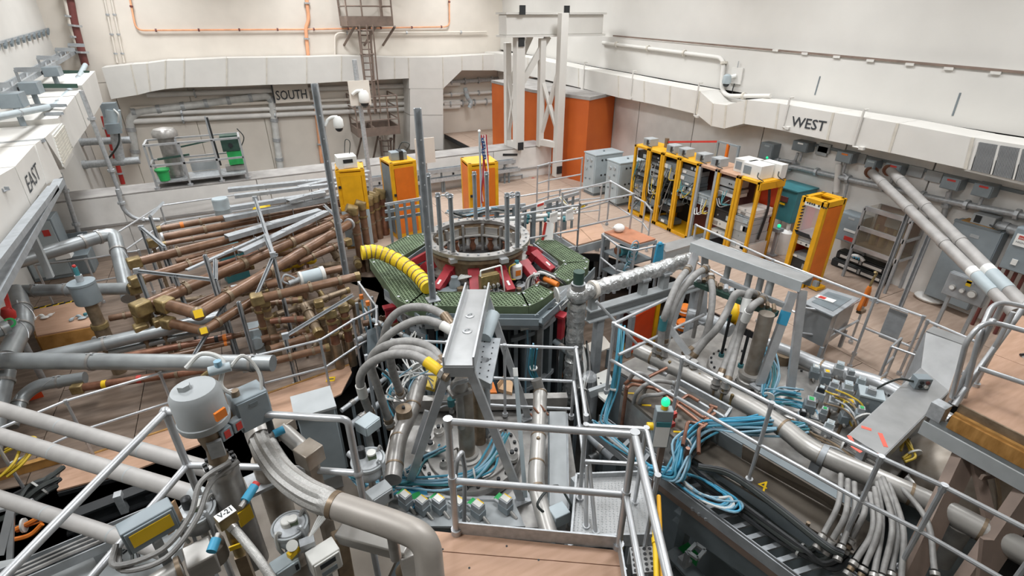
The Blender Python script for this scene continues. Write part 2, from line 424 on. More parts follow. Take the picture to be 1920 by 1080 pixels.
g0 = d('grille_frame', MB().prism([pl(1822, 257), pl(2010, 287), pl(1995, 366), pl(1808, 320)], (.7, 0, 0)), 'duct')
d('grille_panel', MB().prism([pl(1835, 266)+V((-.01,0,0)), pl(2008, 293)+V((-.01,0,0)), pl(1993, 357)+V((-.01,0,0)), pl(1820, 318)+V((-.01,0,0))], (.008, 0, 0)), 'black', g0)
for i in range(60):
    t_ = i/60; a = lerp(pl(1835, 266), pl(2008, 293), t_); b = lerp(pl(1820, 318), pl(1993, 357), t_)
    d('slat', MB().bar(a+V((-.02,0,0)), b+V((-.02,0,0)), .016 if i % 15 else .05, .02, XA), 'grille' if i % 15 else 'duct', g0)
d.done()
# hanger rods between duct and wall
for i, (u, v, v2) in enumerate(((1096, 118, 166), (1187, 135, 184), (1311, 157, 218), (1481, 185, 240), (1620, 208, 278))):
    p = PX(u, v, XD-.02); q = PX(u-4, v2, XD-.02)
    t = T('duct_hanger', 'thin white strap hanger, number %s along the west duct counted from the corner' % ('one','two','three','four','five')[i], 'hanger', 'straps holding the west duct')
    t('strap', MB().tube([at(q, q.z), V((p.x, p.y, q.z+.0)), V((p.x, p.y, p.z+.02)), V((p.x+.12, p.y, p.z+.02))], .022, 6), 'wallw'); t('clip', MB().box(q-V((.04, .05, .03)), q+V((.04, .05, .03))), 'wallw'); t.done()
# east duct: lettered front length with grille, then tapering far length
d = T('air_duct', 'bulky off-white air duct lettered EAST with slatted grille', 'duct'); XF = -3.7
pl = lambda u, v: PX(u, v, XF)
vec = (-1.35, 0, 0)
def slab(q, mt='duct', pnm='duct_section'): return d(pnm, MB().prism([pl(*c) for c in q], vec), mt)
slab([(-160, 420), (27, 313), (58, 387), (-160, 700)]); slab([(28, 312), (64, 272), (86, 342), (59, 386)]); slab([(66, 270), (83, 258), (117, 331), (88, 345)])
slab([(84, 258), (115, 229), (138, 290), (122, 317)])
gp = [(97, 253), (115, 231), (134, 284), (117, 313)]; nx = V((.03, 0, 0))
g0 = d('grille_panel', MB().prism([pl(*c)+nx for c in gp], -nx), 'whitebox')
for i in range(1, 10):
    a = lerp(pl(*gp[0]), pl(*gp[3]), i/10)+nx; b = lerp(pl(*gp[1]), pl(*gp[2]), i/10)+nx; d('slat', MB().bar(a, b, .04, .03, XA), 'seam', g0)
slab([(108, 222), (140, 180), (163, 240), (137, 277)]); slab([(141, 179), (152, 168), (174, 224), (164, 238)])
slab([(153, 160), (178, 133), (193, 190), (176, 218)])
a = pl(56, 363); up = (pl(45, 332)-a); rt = (pl(75, 333)-a)
tm, W = textmb('EAST', V((0,0,0)), XA, Z, 1.0, 0); L = []
for p in tm.v: p.xyz = a+rt*(p.x/W)*1.0+up*p.z*1.0+V((.012, 0, 0))
d('lettering', tm, 'ink')
for (u0, v0, u1, v1) in ((-60, 275, 84, 263), (-60, 355, 12, 355), (60, 198, 122, 198), (85, 214, 117, 213)):
    z = PX(u1, v1, XF).z+.03; d('brace_channel', MB().chan(P(u0, v0, z), P(u1, v1, z), .12, .06), 'strut')
d.done()
# ================================================================ generic builders
def ptube(name, pts, r, mt, label, cat, group=None, br=.25, n=10, clips=0, clipmat='galv', rings=0, smooth=False):
    """a pipe through given points; clips/rings: number of straps or couplings along it"""
    t = T(name, label, cat, group); q = spl(pts) if smooth else (bend(pts, br) if len(pts) > 2 else pts)
    t('pipe', MB().tube(q, r, n), mt)
    L = [0]
    for a, b in zip(pts[:-1], pts[1:]): L.append(L[-1]+(b-a).length)
    def along(s):
        for i in range(len(pts)-1):
            if s <= L[i+1]: return lerp(pts[i], pts[i+1], (s-L[i])/(L[i+1]-L[i])), (pts[i+1]-pts[i]).normalized()
        return pts[-1], (pts[-1]-pts[-2]).normalized()
    for i in range(clips):
        p, d = along(L[-1]*(i+.5)/clips); t('pipe_clip', MB().cyl(p-d*.03, p+d*.03, r*1.7, n=8), clipmat)
    for i in range(rings):
        p, d = along(L[-1]*(i+.5)/rings); t('coupling', MB().cyl(p-d*r*.5, p+d*r*.5, r*1.18, n=12), clipmat)
    return t.done()
def rail(name, label, cat, tops, zf, h=1.07, mids=(.5,), r=.021, mt='alu', posts=None, toe=None, pz=None, ext=None, group=None):
    """guard rail: tops = points of the top rail (world), posts go down to zf"""
    t = T(name, label, cat, group)
    t('top_rail', MB().tube(bend(tops, .05, 3), r, 8), mt)
    for k in mids: t('mid_rail', MB().tube([p-Z*h*k for p in tops], r, 8), mt)
    for p in (posts or tops):
        b = at(p, zf); t('post', MB().cyl(b, p, r, n=8), mt)
        t('post_foot', MB().cyl(b, b+Z*.05, r*1.9, n=8), mt)
        t('fitting', MB().cyl(p-Z*.05, p+Z*.02, r*1.4, n=8), mt)
    if toe:
        for a, b in zip(tops[:-1], tops[1:]): t('toe_board', MB().bar(at(a, zf+.06), at(b, zf+.06), .012, .11), mt)
    return t.done()
def railpx(name, label, px, ztop, zf, **k):
    return rail(name, label, 'railing', [P(u, v, ztop) for u, v in px], zf, ztop-zf, **k)
def boxon(corner, ex, ey, h):            # box from a base corner, two base edge vectors and a height
    c = corner+(ex+ey)/2+Z*h/2; return MB().obox(c, ex/2, ey/2, Z*h/2)
# ================================================================ south wall: pipes, conduits, ladder
Yw = YS-.12
q = lambda u, v: PY(u, v, Yw)
ptube('conduit', [q(238, -30), q(255, 57), q(575, 55), q(843, 50), q(842, -30)], .032, 'orangepipe', 'long thin orange conduit running across the upper south wall', 'pipe', clips=11, clipmat='maroon')
ptube('drain_pipe', [q(572, -30), q(579, 38), q(573, 52), q(578, 106)], .07, 'orangepipe', 'orange vertical pipe above the south duct', 'pipe', clips=2)
ptube('drain_pipe', [q(587, 158), q(604, 305)], .08, 'orangepipe', 'orange vertical pipe beside the SOUTH lettering below the duct', 'pipe', clips=2)
ptube('conduit', [q(628, 104), q(628, 68), q(634, 62), q(912, 60)], .04, 'cream', 'thin cream conduit turning along the wall beside the ladder platform', 'pipe', clips=3)
for i, (a, b, r, mt, lb) in enumerate((((275,178),(862,157), .1, 'conc', 'topmost grey pipe under the south duct'),
        ((245,203),(862,178), .07, 'cream', 'cream pipe second from the top under the south duct'), ((245,215),(862,190), .08, 'conc', 'cream pipe level with the wall camera below the SOUTH letters'),
        ((248,228),(862,200), .1, 'conc', 'lowest cream pipe on the south wall'),
        ((832,155),(935,148), .09, 'galv', 'short grey pipe under the duct beside the orange door'), ((832,178),(935,172), .07, 'conc', 'middle short pipe between drop leg and orange door'), ((832,196),(922,190), .1, 'conc', 'lowest short pipe between drop leg and orange door'))):
    ptube('cooling_pipe', [q(*a), q(*b)], r, mt, lb, 'pipe', 'pipes on the south wall', clips=4, clipmat='galv')
ptube('insulated_pipe', [q(254, 303), q(252, 270), q(238, 212), q(500, 180), q(509, 188), q(526, 316)], .14, 'cablewhite', 'spiral-wrapped silver pipe with two bends on the south wall', 'pipe', br=.6, n=14, rings=12)
ptube('red_pipe', [PY(193, 218, YS-.4), PY(231, 345, YS-.4)], .08, 'redpipe', 'straight red sprinkler pipe near the east duct', 'pipe', clips=3)
ptube('riser_pipe', [PY(126, -30, YS-.3), PY(141, 50, YS-.3), PY(160, 122, YS-.3)], .12, 'maroon', 'brown riser pipe in the far corner of the hall', 'pipe', clips=3)
ptube('riser_pipe', [PY(117, -30, YS-.3), PY(134, 50, YS-.3), PY(146, 88, YS-.3)], .08, 'cream', 'thin cream riser pipe in the far corner beside the brown one', 'pipe', clips=3)
for i, u in enumerate((190, 203)):
    ptube('conduit', [q(u, -30), q(u+30, 118)], .035, 'cream', ('left', 'right')[i]+' one of two thin cream conduits above the south duct', 'pipe', clips=4)
ptube('cooling_pipe', [PY(118, 268, 23.8), PY(245, 262, 23.8)], .13, 'galv', 'grey pipe stub under the east duct, the upper one', 'pipe', rings=2)
ptube('cooling_pipe', [PY(122, 312, 23), PY(262, 300, 23)], .13, 'galv', 'grey pipe stub under the east duct, the lower one', 'pipe', rings=2)
v = T('control_valve', 'grey actuated valve with vertical pipe below the duct corner', 'valve')
p0, p1 = PY(226, 300, 23), PY(213, 240, 23)
v('pipe', MB().cyl(p0, p1, .15), 'galv'); v('body', MB().cyl(p1, PY(209, 205, 23), .26), 'cablight'); v('actuator', MB().box(PY(196, 218, 23)+V((0,-.2,0)), PY(217, 192, 23)+V((0,.2,0))), 'cabgrey'); v('cable', MB().tube(spl([PY(213,205,22.8), PY(222,215,22.7), PY(220,232,22.8), PY(212,225,22.8)]), .03), 'cablewhite'); v('cable', MB().tube(spl([PY(222,240,22.8), PY(222,270,22.7), PY(200,302,22.8)]), .03), 'blackcable'); v('tag', MB().box(PY(205, 250, 22.8)-V((.02,.2,0)), PY(224, 230, 22.8)), 'cabgrey'); v.done()
ptube('valve_cluster', [PY(872, 165, 24.4), PY(876, 182, 24.4), PY(884, 192, 24.4), PY(880, 202, 24.4)], .1, 'cablight', 'grey valve cluster on the wall left of the orange door', 'valve', rings=3)
def platform(t, px0, px1, vt, depth_m, hrail, Y, nrail=3, bottom=None):
    a, b = PY(px0, vt, Y), PY(px1, vt, Y); z = a.z; b.z = z
    for off in (0, depth_m): t('kick_beam', MB().bar(a+V((0, off, .0)), b+V((0, off, 0)), .06, .36), 'ladderbrown')
    for e in (a, b): t('kick_beam', MB().bar(e, e+V((0, depth_m, 0)), .06, .36), 'ladderbrown')
    n = 12
    for i in range(1, n): x = lerp(a, b, i/n); t('grating_bar', MB().bar(x-Z*.1, x+V((0, depth_m, -.1)), .03, .05), 'ladderbrown')
    for f in (0, 1):
        for e in ([a, lerp(a, b, .33), lerp(a, b, .75), b] if f == 0 else [a, b]): t('post', MB().cyl(e+V((0, depth_m*f, 0)), e+V((0, depth_m*f, hrail)), .035, n=6), 'ladderbrown')
    for k in range(nrail):
        h = hrail*(k+1)/nrail
        t('guard_rail', MB().cyl(a+Z*h, b+Z*h, .03, n=6), 'ladderbrown'); t('guard_rail', MB().cyl(a+Z*h, a+V((0, depth_m, h)), .03, n=6), 'ladderbrown'); t('guard_rail', MB().cyl(b+Z*h, b+V((0, depth_m, h)), .03, n=6), 'ladderbrown')
    return a, b
t = T('ladder_platform', 'brown steel landing with guard rails high on the south wall', 'platform')
a, b = platform(t, 652, 736, 40, 1.5, 1.6, YS-1.6)
for u in (645, 683, 718): p = PY(u, 85, YS-.05); t('strut', MB().cyl(p, V((p.x+.3, YS-1.2, a.z-.2)), .05, n=6), 'ladderbrown')
t.done()
t = T('ladder_platform', 'brown steel landing with open hatch low on the south wall', 'platform')
a, b = platform(t, 672, 750, 250, 1.5, 1.45, YS-1.6)
t('kick_beam', MB().bar(lerp(a, b, .42), lerp(a, b, .42)+V((0, 1.5, 0)), .06, .3), 'ladderbrown')
for u, k in ((668, .1), (700, .5), (738, .9)): p = PY(u, 297, YS-.05); e = lerp(a, b, k); t('strut', MB().cyl(p, V((e.x, YS-1.3, a.z-.2)), .05, n=6), 'ladderbrown')
t.done()
t = T('caged_ladder', 'brown caged ladder between the two wall landings', 'ladder')
def ladder(t, ul, ur, v0, v1, ul1, ur1, Y, nr, hoops):
    A0, B0, A1, B1 = PY(ul, v0, Y), PY(ur, v0, Y), PY(ul1, v1, Y), PY(ur1, v1, Y)
    t('side_rail', MB().cyl(A0, A1, .05, n=6), 'ladderbrown'); t('side_rail', MB().cyl(B0, B1, .05, n=6), 'ladderbrown')
    for i in range(nr): k = (i+.5)/nr; t('rung', MB().cyl(lerp(A0, A1, k), lerp(B0, B1, k), .025, n=6), 'ladderbrown')
    for k in hoops:
        a, b = lerp(A0, A1, k), lerp(B0, B1, k); c = (a+b)/2; w = (b-a).length*.62
        t('cage_hoop', MB().tube([c+V((-math.cos(x)*w, -math.sin(x)*w*1.6, 0)) for x in [math.pi*j/8 for j in range(9)]], .035, 6), 'ladderbrown')
    for s_ in (-.6, 0, .6):
        c0, c1 = (A0+B0)/2, (A1+B1)/2; w = (B0-A0).length*.62; off = V((w*s_*1.5, -w*1.6*math.sqrt(1-s_*s_*.8), 0)); t('cage_strip', MB().cyl(c0+off, c1+off, .03, n=6), 'ladderbrown')
ladder(t, 671, 693, 46, 210, 691, 705, 23.55, 13, (.06, .32, .62)); t.done()
t = T('caged_ladder', 'brown caged ladder hanging below the lower landing', 'ladder')
ladder(t, 712, 732, 258, 300, 717, 734, YS-.5, 4, (.05,)); t.done()
# wall cables on the right of south wall / grey electrical box at left
t = T('junction_box', 'grey junction box low on the south wall under the east duct', 'box')
p = PY(148, 352, YS-.2); t('body', MB().box(p, p+V((.35, .2, .5))), 'cabgrey', bev=.01); t('plate', MB().box(p+V((-.22, .05, .05)), p+V((-.02, .2, .45))), 'cream'); t.done()
# ================================================================ filter stand on the shield wall
zs = 1.08
t = T('service_stand', 'aluminium railed service stand on top of the shield wall', 'stand')
A, B = P(296, 355, zs), P(466, 334, zs); B.y = A.y; dp = V((0, .75, 0))
t('deck_plate', MB().prism([A+Z*.14, B+Z*.14, B+dp+Z*.14, A+dp+Z*.14], (0, 0, .05)), 'galv')
t('back_panel', MB().prism([lerp(A, B, .38)+dp+Z*.2, lerp(A, B, .7)+dp+Z*.2, lerp(A, B, .7)+dp+Z*.55, lerp(A, B, .38)+dp+Z*.55], (0, .03, 0)), 'paintgrey')
for k in (0, .35, .7, 1):
    t('leg', MB().bar(lerp(A, B, k), lerp(A, B, k)+Z*1.15, .05), 'alu'); t('post_foot', MB().cyl(lerp(A, B, k), lerp(A, B, k)+Z*.06, .07), 'alu')
for k in (0, 1): t('leg', MB().bar(lerp(A, B, k)+dp, lerp(A, B, k)+dp+Z*1.15, .05), 'alu')
for h in (.62, 1.15):
    t('guard_rail', MB().bar(A+Z*h, B+Z*h, .05), 'alu'); t('guard_rail', MB().bar(A+dp+Z*h, B+dp+Z*h, .04), 'alu'); t('guard_rail', MB().bar(A+Z*h, A+dp+Z*h, .05), 'alu'); t('guard_rail', MB().bar(B+Z*h, B+dp+Z*h, .05), 'alu')
t.done()
zf = zs+.2
t = T('filter_column', 'tall grey filter vessel with a domed flange on the service stand', 'vessel')
p = lerp(A, B, .22)+dp*.55; p.z = zf; ht = topz(p, 240)-zf
t('vessel', MB().lathe(p, Z, [(.18, 0), (.18, .05), (.2, .06), (.2, ht-.2)], 18), 'steel'); t('flange', MB().lathe(p+Z*(ht-.22), Z, [(.3, 0), (.3, .12), (.24, .2), (.05, .24)], 18), 'steel')
t('bracket', MB().bar(p+V((.22, -.2, 0)), p+V((.22, -.2, ht*.8)), .05), 'alu'); t('handle', MB().bar(p+V((-.3, -.28, .55)), p+V((.45, -.28, .6)), .05), 'greenstrut'); t('strut', MB().bar(p+V((.25, -.2, ht*.62)), p+V((1.5, .05, ht*.72)), .04), 'greenstrut'); t.done()
t = T('bucket', 'bright green bucket on the service stand', 'bucket')
p = P(310, 338, zf); t('body', MB().lathe(p, Z, [(.12, 0), (.15, .26), (.17, .26), (.17, .3), (.14, .3)], 18), 'brightgreen'); t('handle', MB().tube([p+V((math.cos(a)*.17, -.05, .28+math.sin(a)*-.1)) for a in [math.pi*i/8 for i in range(9)]], .008, 6), 'galv'); t('rim', MB().ring(p+Z*.28, Z, .14, .18, .03, 18), 'brightgreen'); t.done()
t = T('pump_unit', 'dark and bright green pump unit at the end of the service stand', 'pump')
p = P(427, 328, zf); p.y = A.y+.35
t('frame', MB().box(p+V((-.02, -.05, 0)), p+V((.5, .3, .14))), 'steel'); t('motor', MB().box(p+V((.1, -.1, .18)), p+V((.48, .25, .55))), 'brightgreen'); t('controller', MB().box(p+V((.02, -.12, .56)), p+V((.46, .22, .98))), 'greenstrut'); c = p+V((.24, -.14, .72)); t('dial', MB().cyl(c, c+V((0, .03, 0)), .06), 'black'); t('chain', MB().cyl(p+V((-.12, -.1, .2)), p+V((-.15, -.1, 1.5)), .025), 'black'); t('cable', MB().tube(spl([p+V((.46, -.1, .6)), p+V((.62, -.1, .9)), p+V((.5, -.1, 1.15))]), .015, 6), 'blackcable'); t('post', MB().bar(p+V((-.2, .1, 0)), p+V((-.2, .1, 1.5)), .04), 'strut'); t.done()
# ================================================================ orange block and white steel tower
t = T('shield_door', 'tall orange shield door block in the far corner', 'door')
c = P(1060, 346, 0); c2 = PY(1118, 185, c.y); X1 = 11.94
zt = topz(c, 190); yb = PX(922, 156, c.x).y
t('leaf', MB().prism([V((c.x, 17.25, 0)), V((c.x+.7, c.y-.1, 0)), V((X1, c.y+.6, 0)), V((X1, yb, 0)), V((c.x, yb, 0))], (0, 0, zt)), 'orangewall')
t('cap', MB().prism([V((c.x-.03, 17.25, zt)), V((c.x+.7, c.y-.15, zt)), V((X1, c.y+.55, zt)), V((X1, yb, zt)), V((c.x-.03, yb, zt))], (0, 0, .1)), 'concgrey')
t.done()
t = T('steel_tower', 'white braced steel tower carrying a box girder', 'tower')
w = .34
def col(u0, v0, u1, v1, Y): return PY(u0, v0, Y), PY(u1, v1, Y)
Yn, Yf = 16.2, 17.0
pa, pb = PY(975, 279, Yn), PY(948, 272, 18.2)
zb = 1.05
L0 = P(972, 278, zb+.03); R0 = P(1044, 330, .1); 
LB = P(952, 272, zb+.03); RB = P(1012, 274, zb+.03)
def colm(b, vt, wd=.3): z = topz(b, vt); t('column', MB().bar(b, at(b, z), wd, wd, YA), 'wallw', bev=.01); return at(b, z)
l1 = colm(L0, 70); r1 = colm(R0, 24, .26); l2 = colm(LB, 80, .2); r2 = colm(RB, 72, .2)
t('base_beam', MB().bar(L0+Z*.1, LB+Z*.1, .2), 'wallw'); t('base_beam', MB().bar(at(R0, zb+.15), RB+Z*.15, .2), 'wallw')
def brace(a, b, wd=.13): t('brace', MB().bar(a, b, wd, .1, YA), 'wallw')
brace(l1-Z*.8, at(LB, zb+.3)); brace(l2-Z*.8, at(L0, zb+.3)); brace(at(R0, zb+.5), r2-Z*1.2); brace(at(RB, zb+.3), at(R0, r1.z-1.4))
g0, g1 = P(948, 47, l1.z+.3), None
ga = PY(948, 66, L0.y); gb = PY(1055, 63, L0.y); hgt = PY(948, 27, L0.y).z-ga.z
zg = ga.z
t('girder', MB().box((ga.x-.05, L0.y-.15, zg), (gb.x+1.5, L0.y+.4, zg+hgt)), 'duct', bev=.02)
t('girder_flange', MB().box((ga.x-.1, L0.y-.25, zg+hgt), (gb.x+1.55, L0.y+.5, zg+hgt+.06)), 'wallw'); t('girder_flange', MB().box((ga.x-.1, L0.y-.25, zg-.06), (gb.x+1.55, L0.y+.5, zg)), 'wallw')
brace(at(L0, zg-1.6), V((gb.x-.55, L0.y, zg-.05)), .2); brace(at(LB, zg-1.6), V((gb.x-1.0, L0.y+.4, zg-.05)), .2)
for p in (V((ga.x+.45, L0.y-.27, zg+hgt+.12)), V((gb.x-.05, L0.y-.27, zg+hgt+.12)), V((L0.x, L0.y-.17, zg-.2)), V((L0.x, L0.y-.17, zb+.13)), V((R0.x, R0.y-.15, .35))):
    t('end_cap', MB().box(p-V((.1, .02, .13)), p+V((.1, .02, .13))), 'black')
t.done()
# ================================================================ yellow cabinets behind the machine
def ycab(label, fl, fr, vt, zf, dpt, door='orange', side='glassbrown', hh=2.0):
    """yellow framed cabinet; fl, fr = top front corner pixels, standing on zf"""
    ztop = zf+hh; handle = 1; back = None
    a, b = P(fl[0], fl[1], ztop), P(fr[0], fr[1], ztop); ex = b-a; n = V((-ex.y, ex.x, 0)).normalized()
    if n.y < 0: n = -n
    ey = n*dpt; t = T('equipment_cabinet', label, 'cabinet'); h = ztop-zf; f = .09
    A = at(a, zf)
    for c in (A, A+ex, A+ey, A+ex+ey): cc = c+(ex/2+ey/2-(c-A)).normalized()*f*.7; t('frame_post', MB().bar(cc, cc+Z*h, f), 'yellow', bev=.006)
    t('top_panel', boxon(A+Z*(h-.05), ex, ey, .05), 'yellow', bev=.006); t('base_panel', boxon(A, ex, ey, .1), 'yellow')
    u = ex.normalized()
    for hh in (.1, h-.12): t('frame_rail', MB().bar(A+Z*hh+n*.04, A+ex+Z*hh+n*.04, f, f), 'yellow')
    k = t('door', MB().prism([A+u*f+Z*.15-n*.012, A+ex-u*f+Z*.15-n*.012, A+ex-u*f+Z*(h-.14)-n*.012, A+u*f+Z*(h-.14)-n*.012], n*.03), door)
    if handle: p = A+u*.05+Z*h*.6-n*.03; t('handle', MB().box(p-V((.03,.02,.03)), p+V((.03,.02,.03))), 'black', k)
    for s_ in (A, A+ex): t('side_panel', MB().prism([s_+ey*.12+Z*.12, s_+ey*.88+Z*.12, s_+ey*.88+Z*(h-.1), s_+ey*.12+Z*(h-.1)], u*.015), side)
    t('back_panel', MB().prism([A+ey*.97+Z*.1, A+ex+ey*.97+Z*.1, A+ex+ey*.97+Z*(h-.1), A+ey*.97+Z*(h-.1)], n*.015), back or 'orange')
    t.done(); return A, ex, ey, h
ca = ycab('yellow cabinet with orange door and a black-banded unit on top, behind the railing', (731, 307), (780, 300), 300, 0, .75, side='cabdark')
cb = ycab('yellow cabinet with orange door standing behind the flag', (878, 308), (934, 303), 300, 0, .75, side='orange')
cc = ycab('yellow cabinet half hidden by channels, with a white meter on top', (628, 320), (682, 316), 300, 1.0, .7, door='yellow', hh=1.0)
t = T('crate', 'pale grey crate under the half hidden yellow cabinet', 'crate'); p, e, f = cc[0], cc[1], cc[2]; t('body', boxon(at(p, .06), e, f, .92), 'cablight', bev=.01); t('lid', boxon(at(p, .98), e, f, .02), 'cablight'); t('skid', boxon(at(p, 0), e, f, .06), 'woodblock'); t.done()
t = T('power_unit', 'grey unit with a black band on the yellow cabinet', 'device')
p = ca[0]+ca[1]*.5+ca[2]*.45+Z*ca[3]; t('body', MB().box(p+V((-.2, -.14, 0)), p+V((.2, .14, .2))), 'cabgrey', bev=.01); t('band', MB().box(p+V((0, -.16, .0)), p+V((.1, .16, .22))), 'black'); t('cable', MB().tube(spl([p+V((.2, 0, .15)), p+V((.3, -.1, .35)), p+V((.15, 0, .4)), p+V((.05, .1, .2))]), .012, 6), 'blackcable'); t.done()
t = T('meter', 'white bench meter with dark display on the half hidden cabinet', 'device')
p = cc[0]+cc[1]*.45+cc[2]*.4+Z*cc[3]; t('body', MB().box(p+V((-.24, -.2, 0)), p+V((.2, .2, .28))), 'whitebox', bev=.01); t('display', MB().box(p+V((-.12, -.215, .14)), p+V((.1, -.2, .22))), 'black'); t('label_plate', MB().box(p+V((-.12, -.215, .03)), p+V((.1, -.2, .1))), 'conc'); t('cable', MB().tube(spl([p+V((.1, .1, .28)), p+V((.15, .1, .55)), p+V((.05, .1, .6)), p+V((0, .15, .3))]), .01, 6), 'blackcable'); t.done()
# ================================================================ tall strut masts and cameras
def mast(label, b, tp, z0, wd, mt='strut', rnd=False):
    B = P(b[0], b[1], z0); zt = topz(B, tp); t = T('strut_mast', label, 'post')
    if rnd: t('pole', MB().cyl(B, at(B, zt), wd/2), mt)
    else:
        t('channel', MB().chan(B, at(B, zt), wd, wd*.8, wd*.14, V((-.4, -1, 0))), mt)
        for i in range(1, 9): c = at(B, lerp(z0, zt, i/9.3)); t('bolt', MB().cyl(c+V((0, -wd*.5, 0)), c+V((0, -wd*.42, 0)), wd*.12, n=8), 'galv')
    t('foot_plate', MB().box(B-V((wd, wd, 0)), B+V((wd, wd, .02))), mt); t.done(); return at(B, zt)
mast('tall slotted channel mast left of the yellow cabinets, reaching above the wall camera', (650, 520), 157, .0, .12)
mast('tall slotted channel mast in front of the green walkway beside the yellow hose', (812, 562), 203, 1.15, .1)
pm = mast('round galvanised camera pole between the slotted masts', (700, 385), 112, 0, .13, 'galv', True)
def dome(t, p, s=1.):
    t('arm', MB().tube(bend([p, p+V((.12*s, -.05*s, .1*s)), p+V((.3*s, -.1*s, .1*s))], .05), .05*s), 'white'); c = p+V((.3*s, -.1*s, -.05*s))
    t('housing', MB().lathe(c-Z*.18*s, Z, [(.13*s, 0), (.16*s, .05*s), (.15*s, .25*s), (.08*s, .34*s)], 16), 'white'); t('lens_dome', MB().sph(c-Z*.18*s, .125*s, 12), 'black')
t = T('dome_camera', 'white dome camera in front of a pale yellow plate on the round pole', 'camera')
p = V(pm); k = PY(683, 175, pm.y); k.x = pm.x
t('backplate', MB().box(k+V((-.28, -.1, -.3)), k+V((.3, -.07, .35))), 'cream'); dome(t, k+V((-.2, -.12, 0)), .95); t.done()
t = T('dome_camera', 'white dome camera on an arm beside the tallest slotted mast', 'camera')
k = PY(614, 226, P(650, 520, 0).y); dome(t, k, .62); t('bracket', MB().cyl(k+V((.0, 0, 0)), k+V((-.06, .0, -.1)), .03), 'white'); t.done()
t = T('target_plate', 'pale yellow square plate behind the mast beside the yellow cabinet', 'plate')
a = PY(777, 261, 13.5); b = PY(817, 304, 13.5); t('plate', MB().box(a, V((b.x, 13.53, b.z))), 'cream'); t('post', MB().box(V(((a.x+b.x)/2-.03, 13.53, 0)), V(((a.x+b.x)/2+.03, 13.59, a.z))), 'galv'); t.done()
# ================================================================ west side
XB, XW = XW, 11.98
def modules(t, A, ex, n, z0, z1, seed, mats=('paintgrey','cabgrey','black','strut','whitebox'), fill=.85, dp=.4, sub=None):
    """stack of rack units between heights; A = front left foot, ex = width vector, n = inward normal"""
    rnd = random.Random(seed); z = z0; u = ex.normalized(); w = ex.length
    while z < z1-.05:
        h = min(rnd.choice((.045, .09, .09, .13, .18, .22)), z1-z)
        if rnd.random() < fill:
            o = A+u*.05+n*(.05+rnd.random()*.06); o = at(o, A.z+z); mt = rnd.choice(mats)
            i = t('rack_unit', boxon(o, u*(w-.1), n*dp, h-.012), mt, sub)
            for j in range(rnd.randint(1, 3)):
                k = o+u*(w-.1)*(.12+.76*rnd.random())+Z*h*.45-n*.012
                if rnd.random() < .5: t('knob', MB().cyl(k, k+n*.02, min(.02, h*.3), n=8), rnd.choice(('black', 'cablewhite', 'strut')), i)
                else: t('faceplate', MB().obox(k, u*.06, n*.01, Z*h*.25), rnd.choice(('black', 'cablight', 'steel', 'white')), i)
        z += h
def loom(t, A, ex, n, z0, z1, seed, k=7, mats=('blackcable','hose','blackcable','teal','blackcable','cableyellow','blackcable','cablewhite')):
    rnd = random.Random(seed); u = ex
    for i in range(k):
        a, b = rnd.random()*.8+.1, rnd.random()*.8+.1; za, zb = sorted((z0+(z1-z0)*rnd.random(), z0+(z1-z0)*rnd.random()))
        p, q = at(A+u*a, A.z+zb), at(A+u*b, A.z+za)
        t('cable', MB().tube(spl([p+n*.03, lerp(p, q, .5)-n*(.04+.08*rnd.random())-Z*.12, q+n*.03], 5), .011, 5), rnd.choice(mats))
XR = P(1187, 402, 0).x
yt = [PX(u, v, XR).y for u, v in ((1190, 274), (1217, 283), (1243, 291), (1274, 300), (1311, 310), (1346, 321), (1386, 333), (1427, 343))]
HR = topz(P(1187, 402, 0), 274); NX = V((1, 0, 0))
names = ['first open yellow rack from the corner, packed with dark wiring', 'second open yellow rack from the corner, with stacked grey units', 'third open yellow rack from the corner, with teal cards and cable looms', 'fourth open yellow rack from the corner, half empty below',
         'grey framed rack between the yellow racks', 'open yellow rack between the grey rack and the end rack', 'open yellow end rack full of beige instruments']
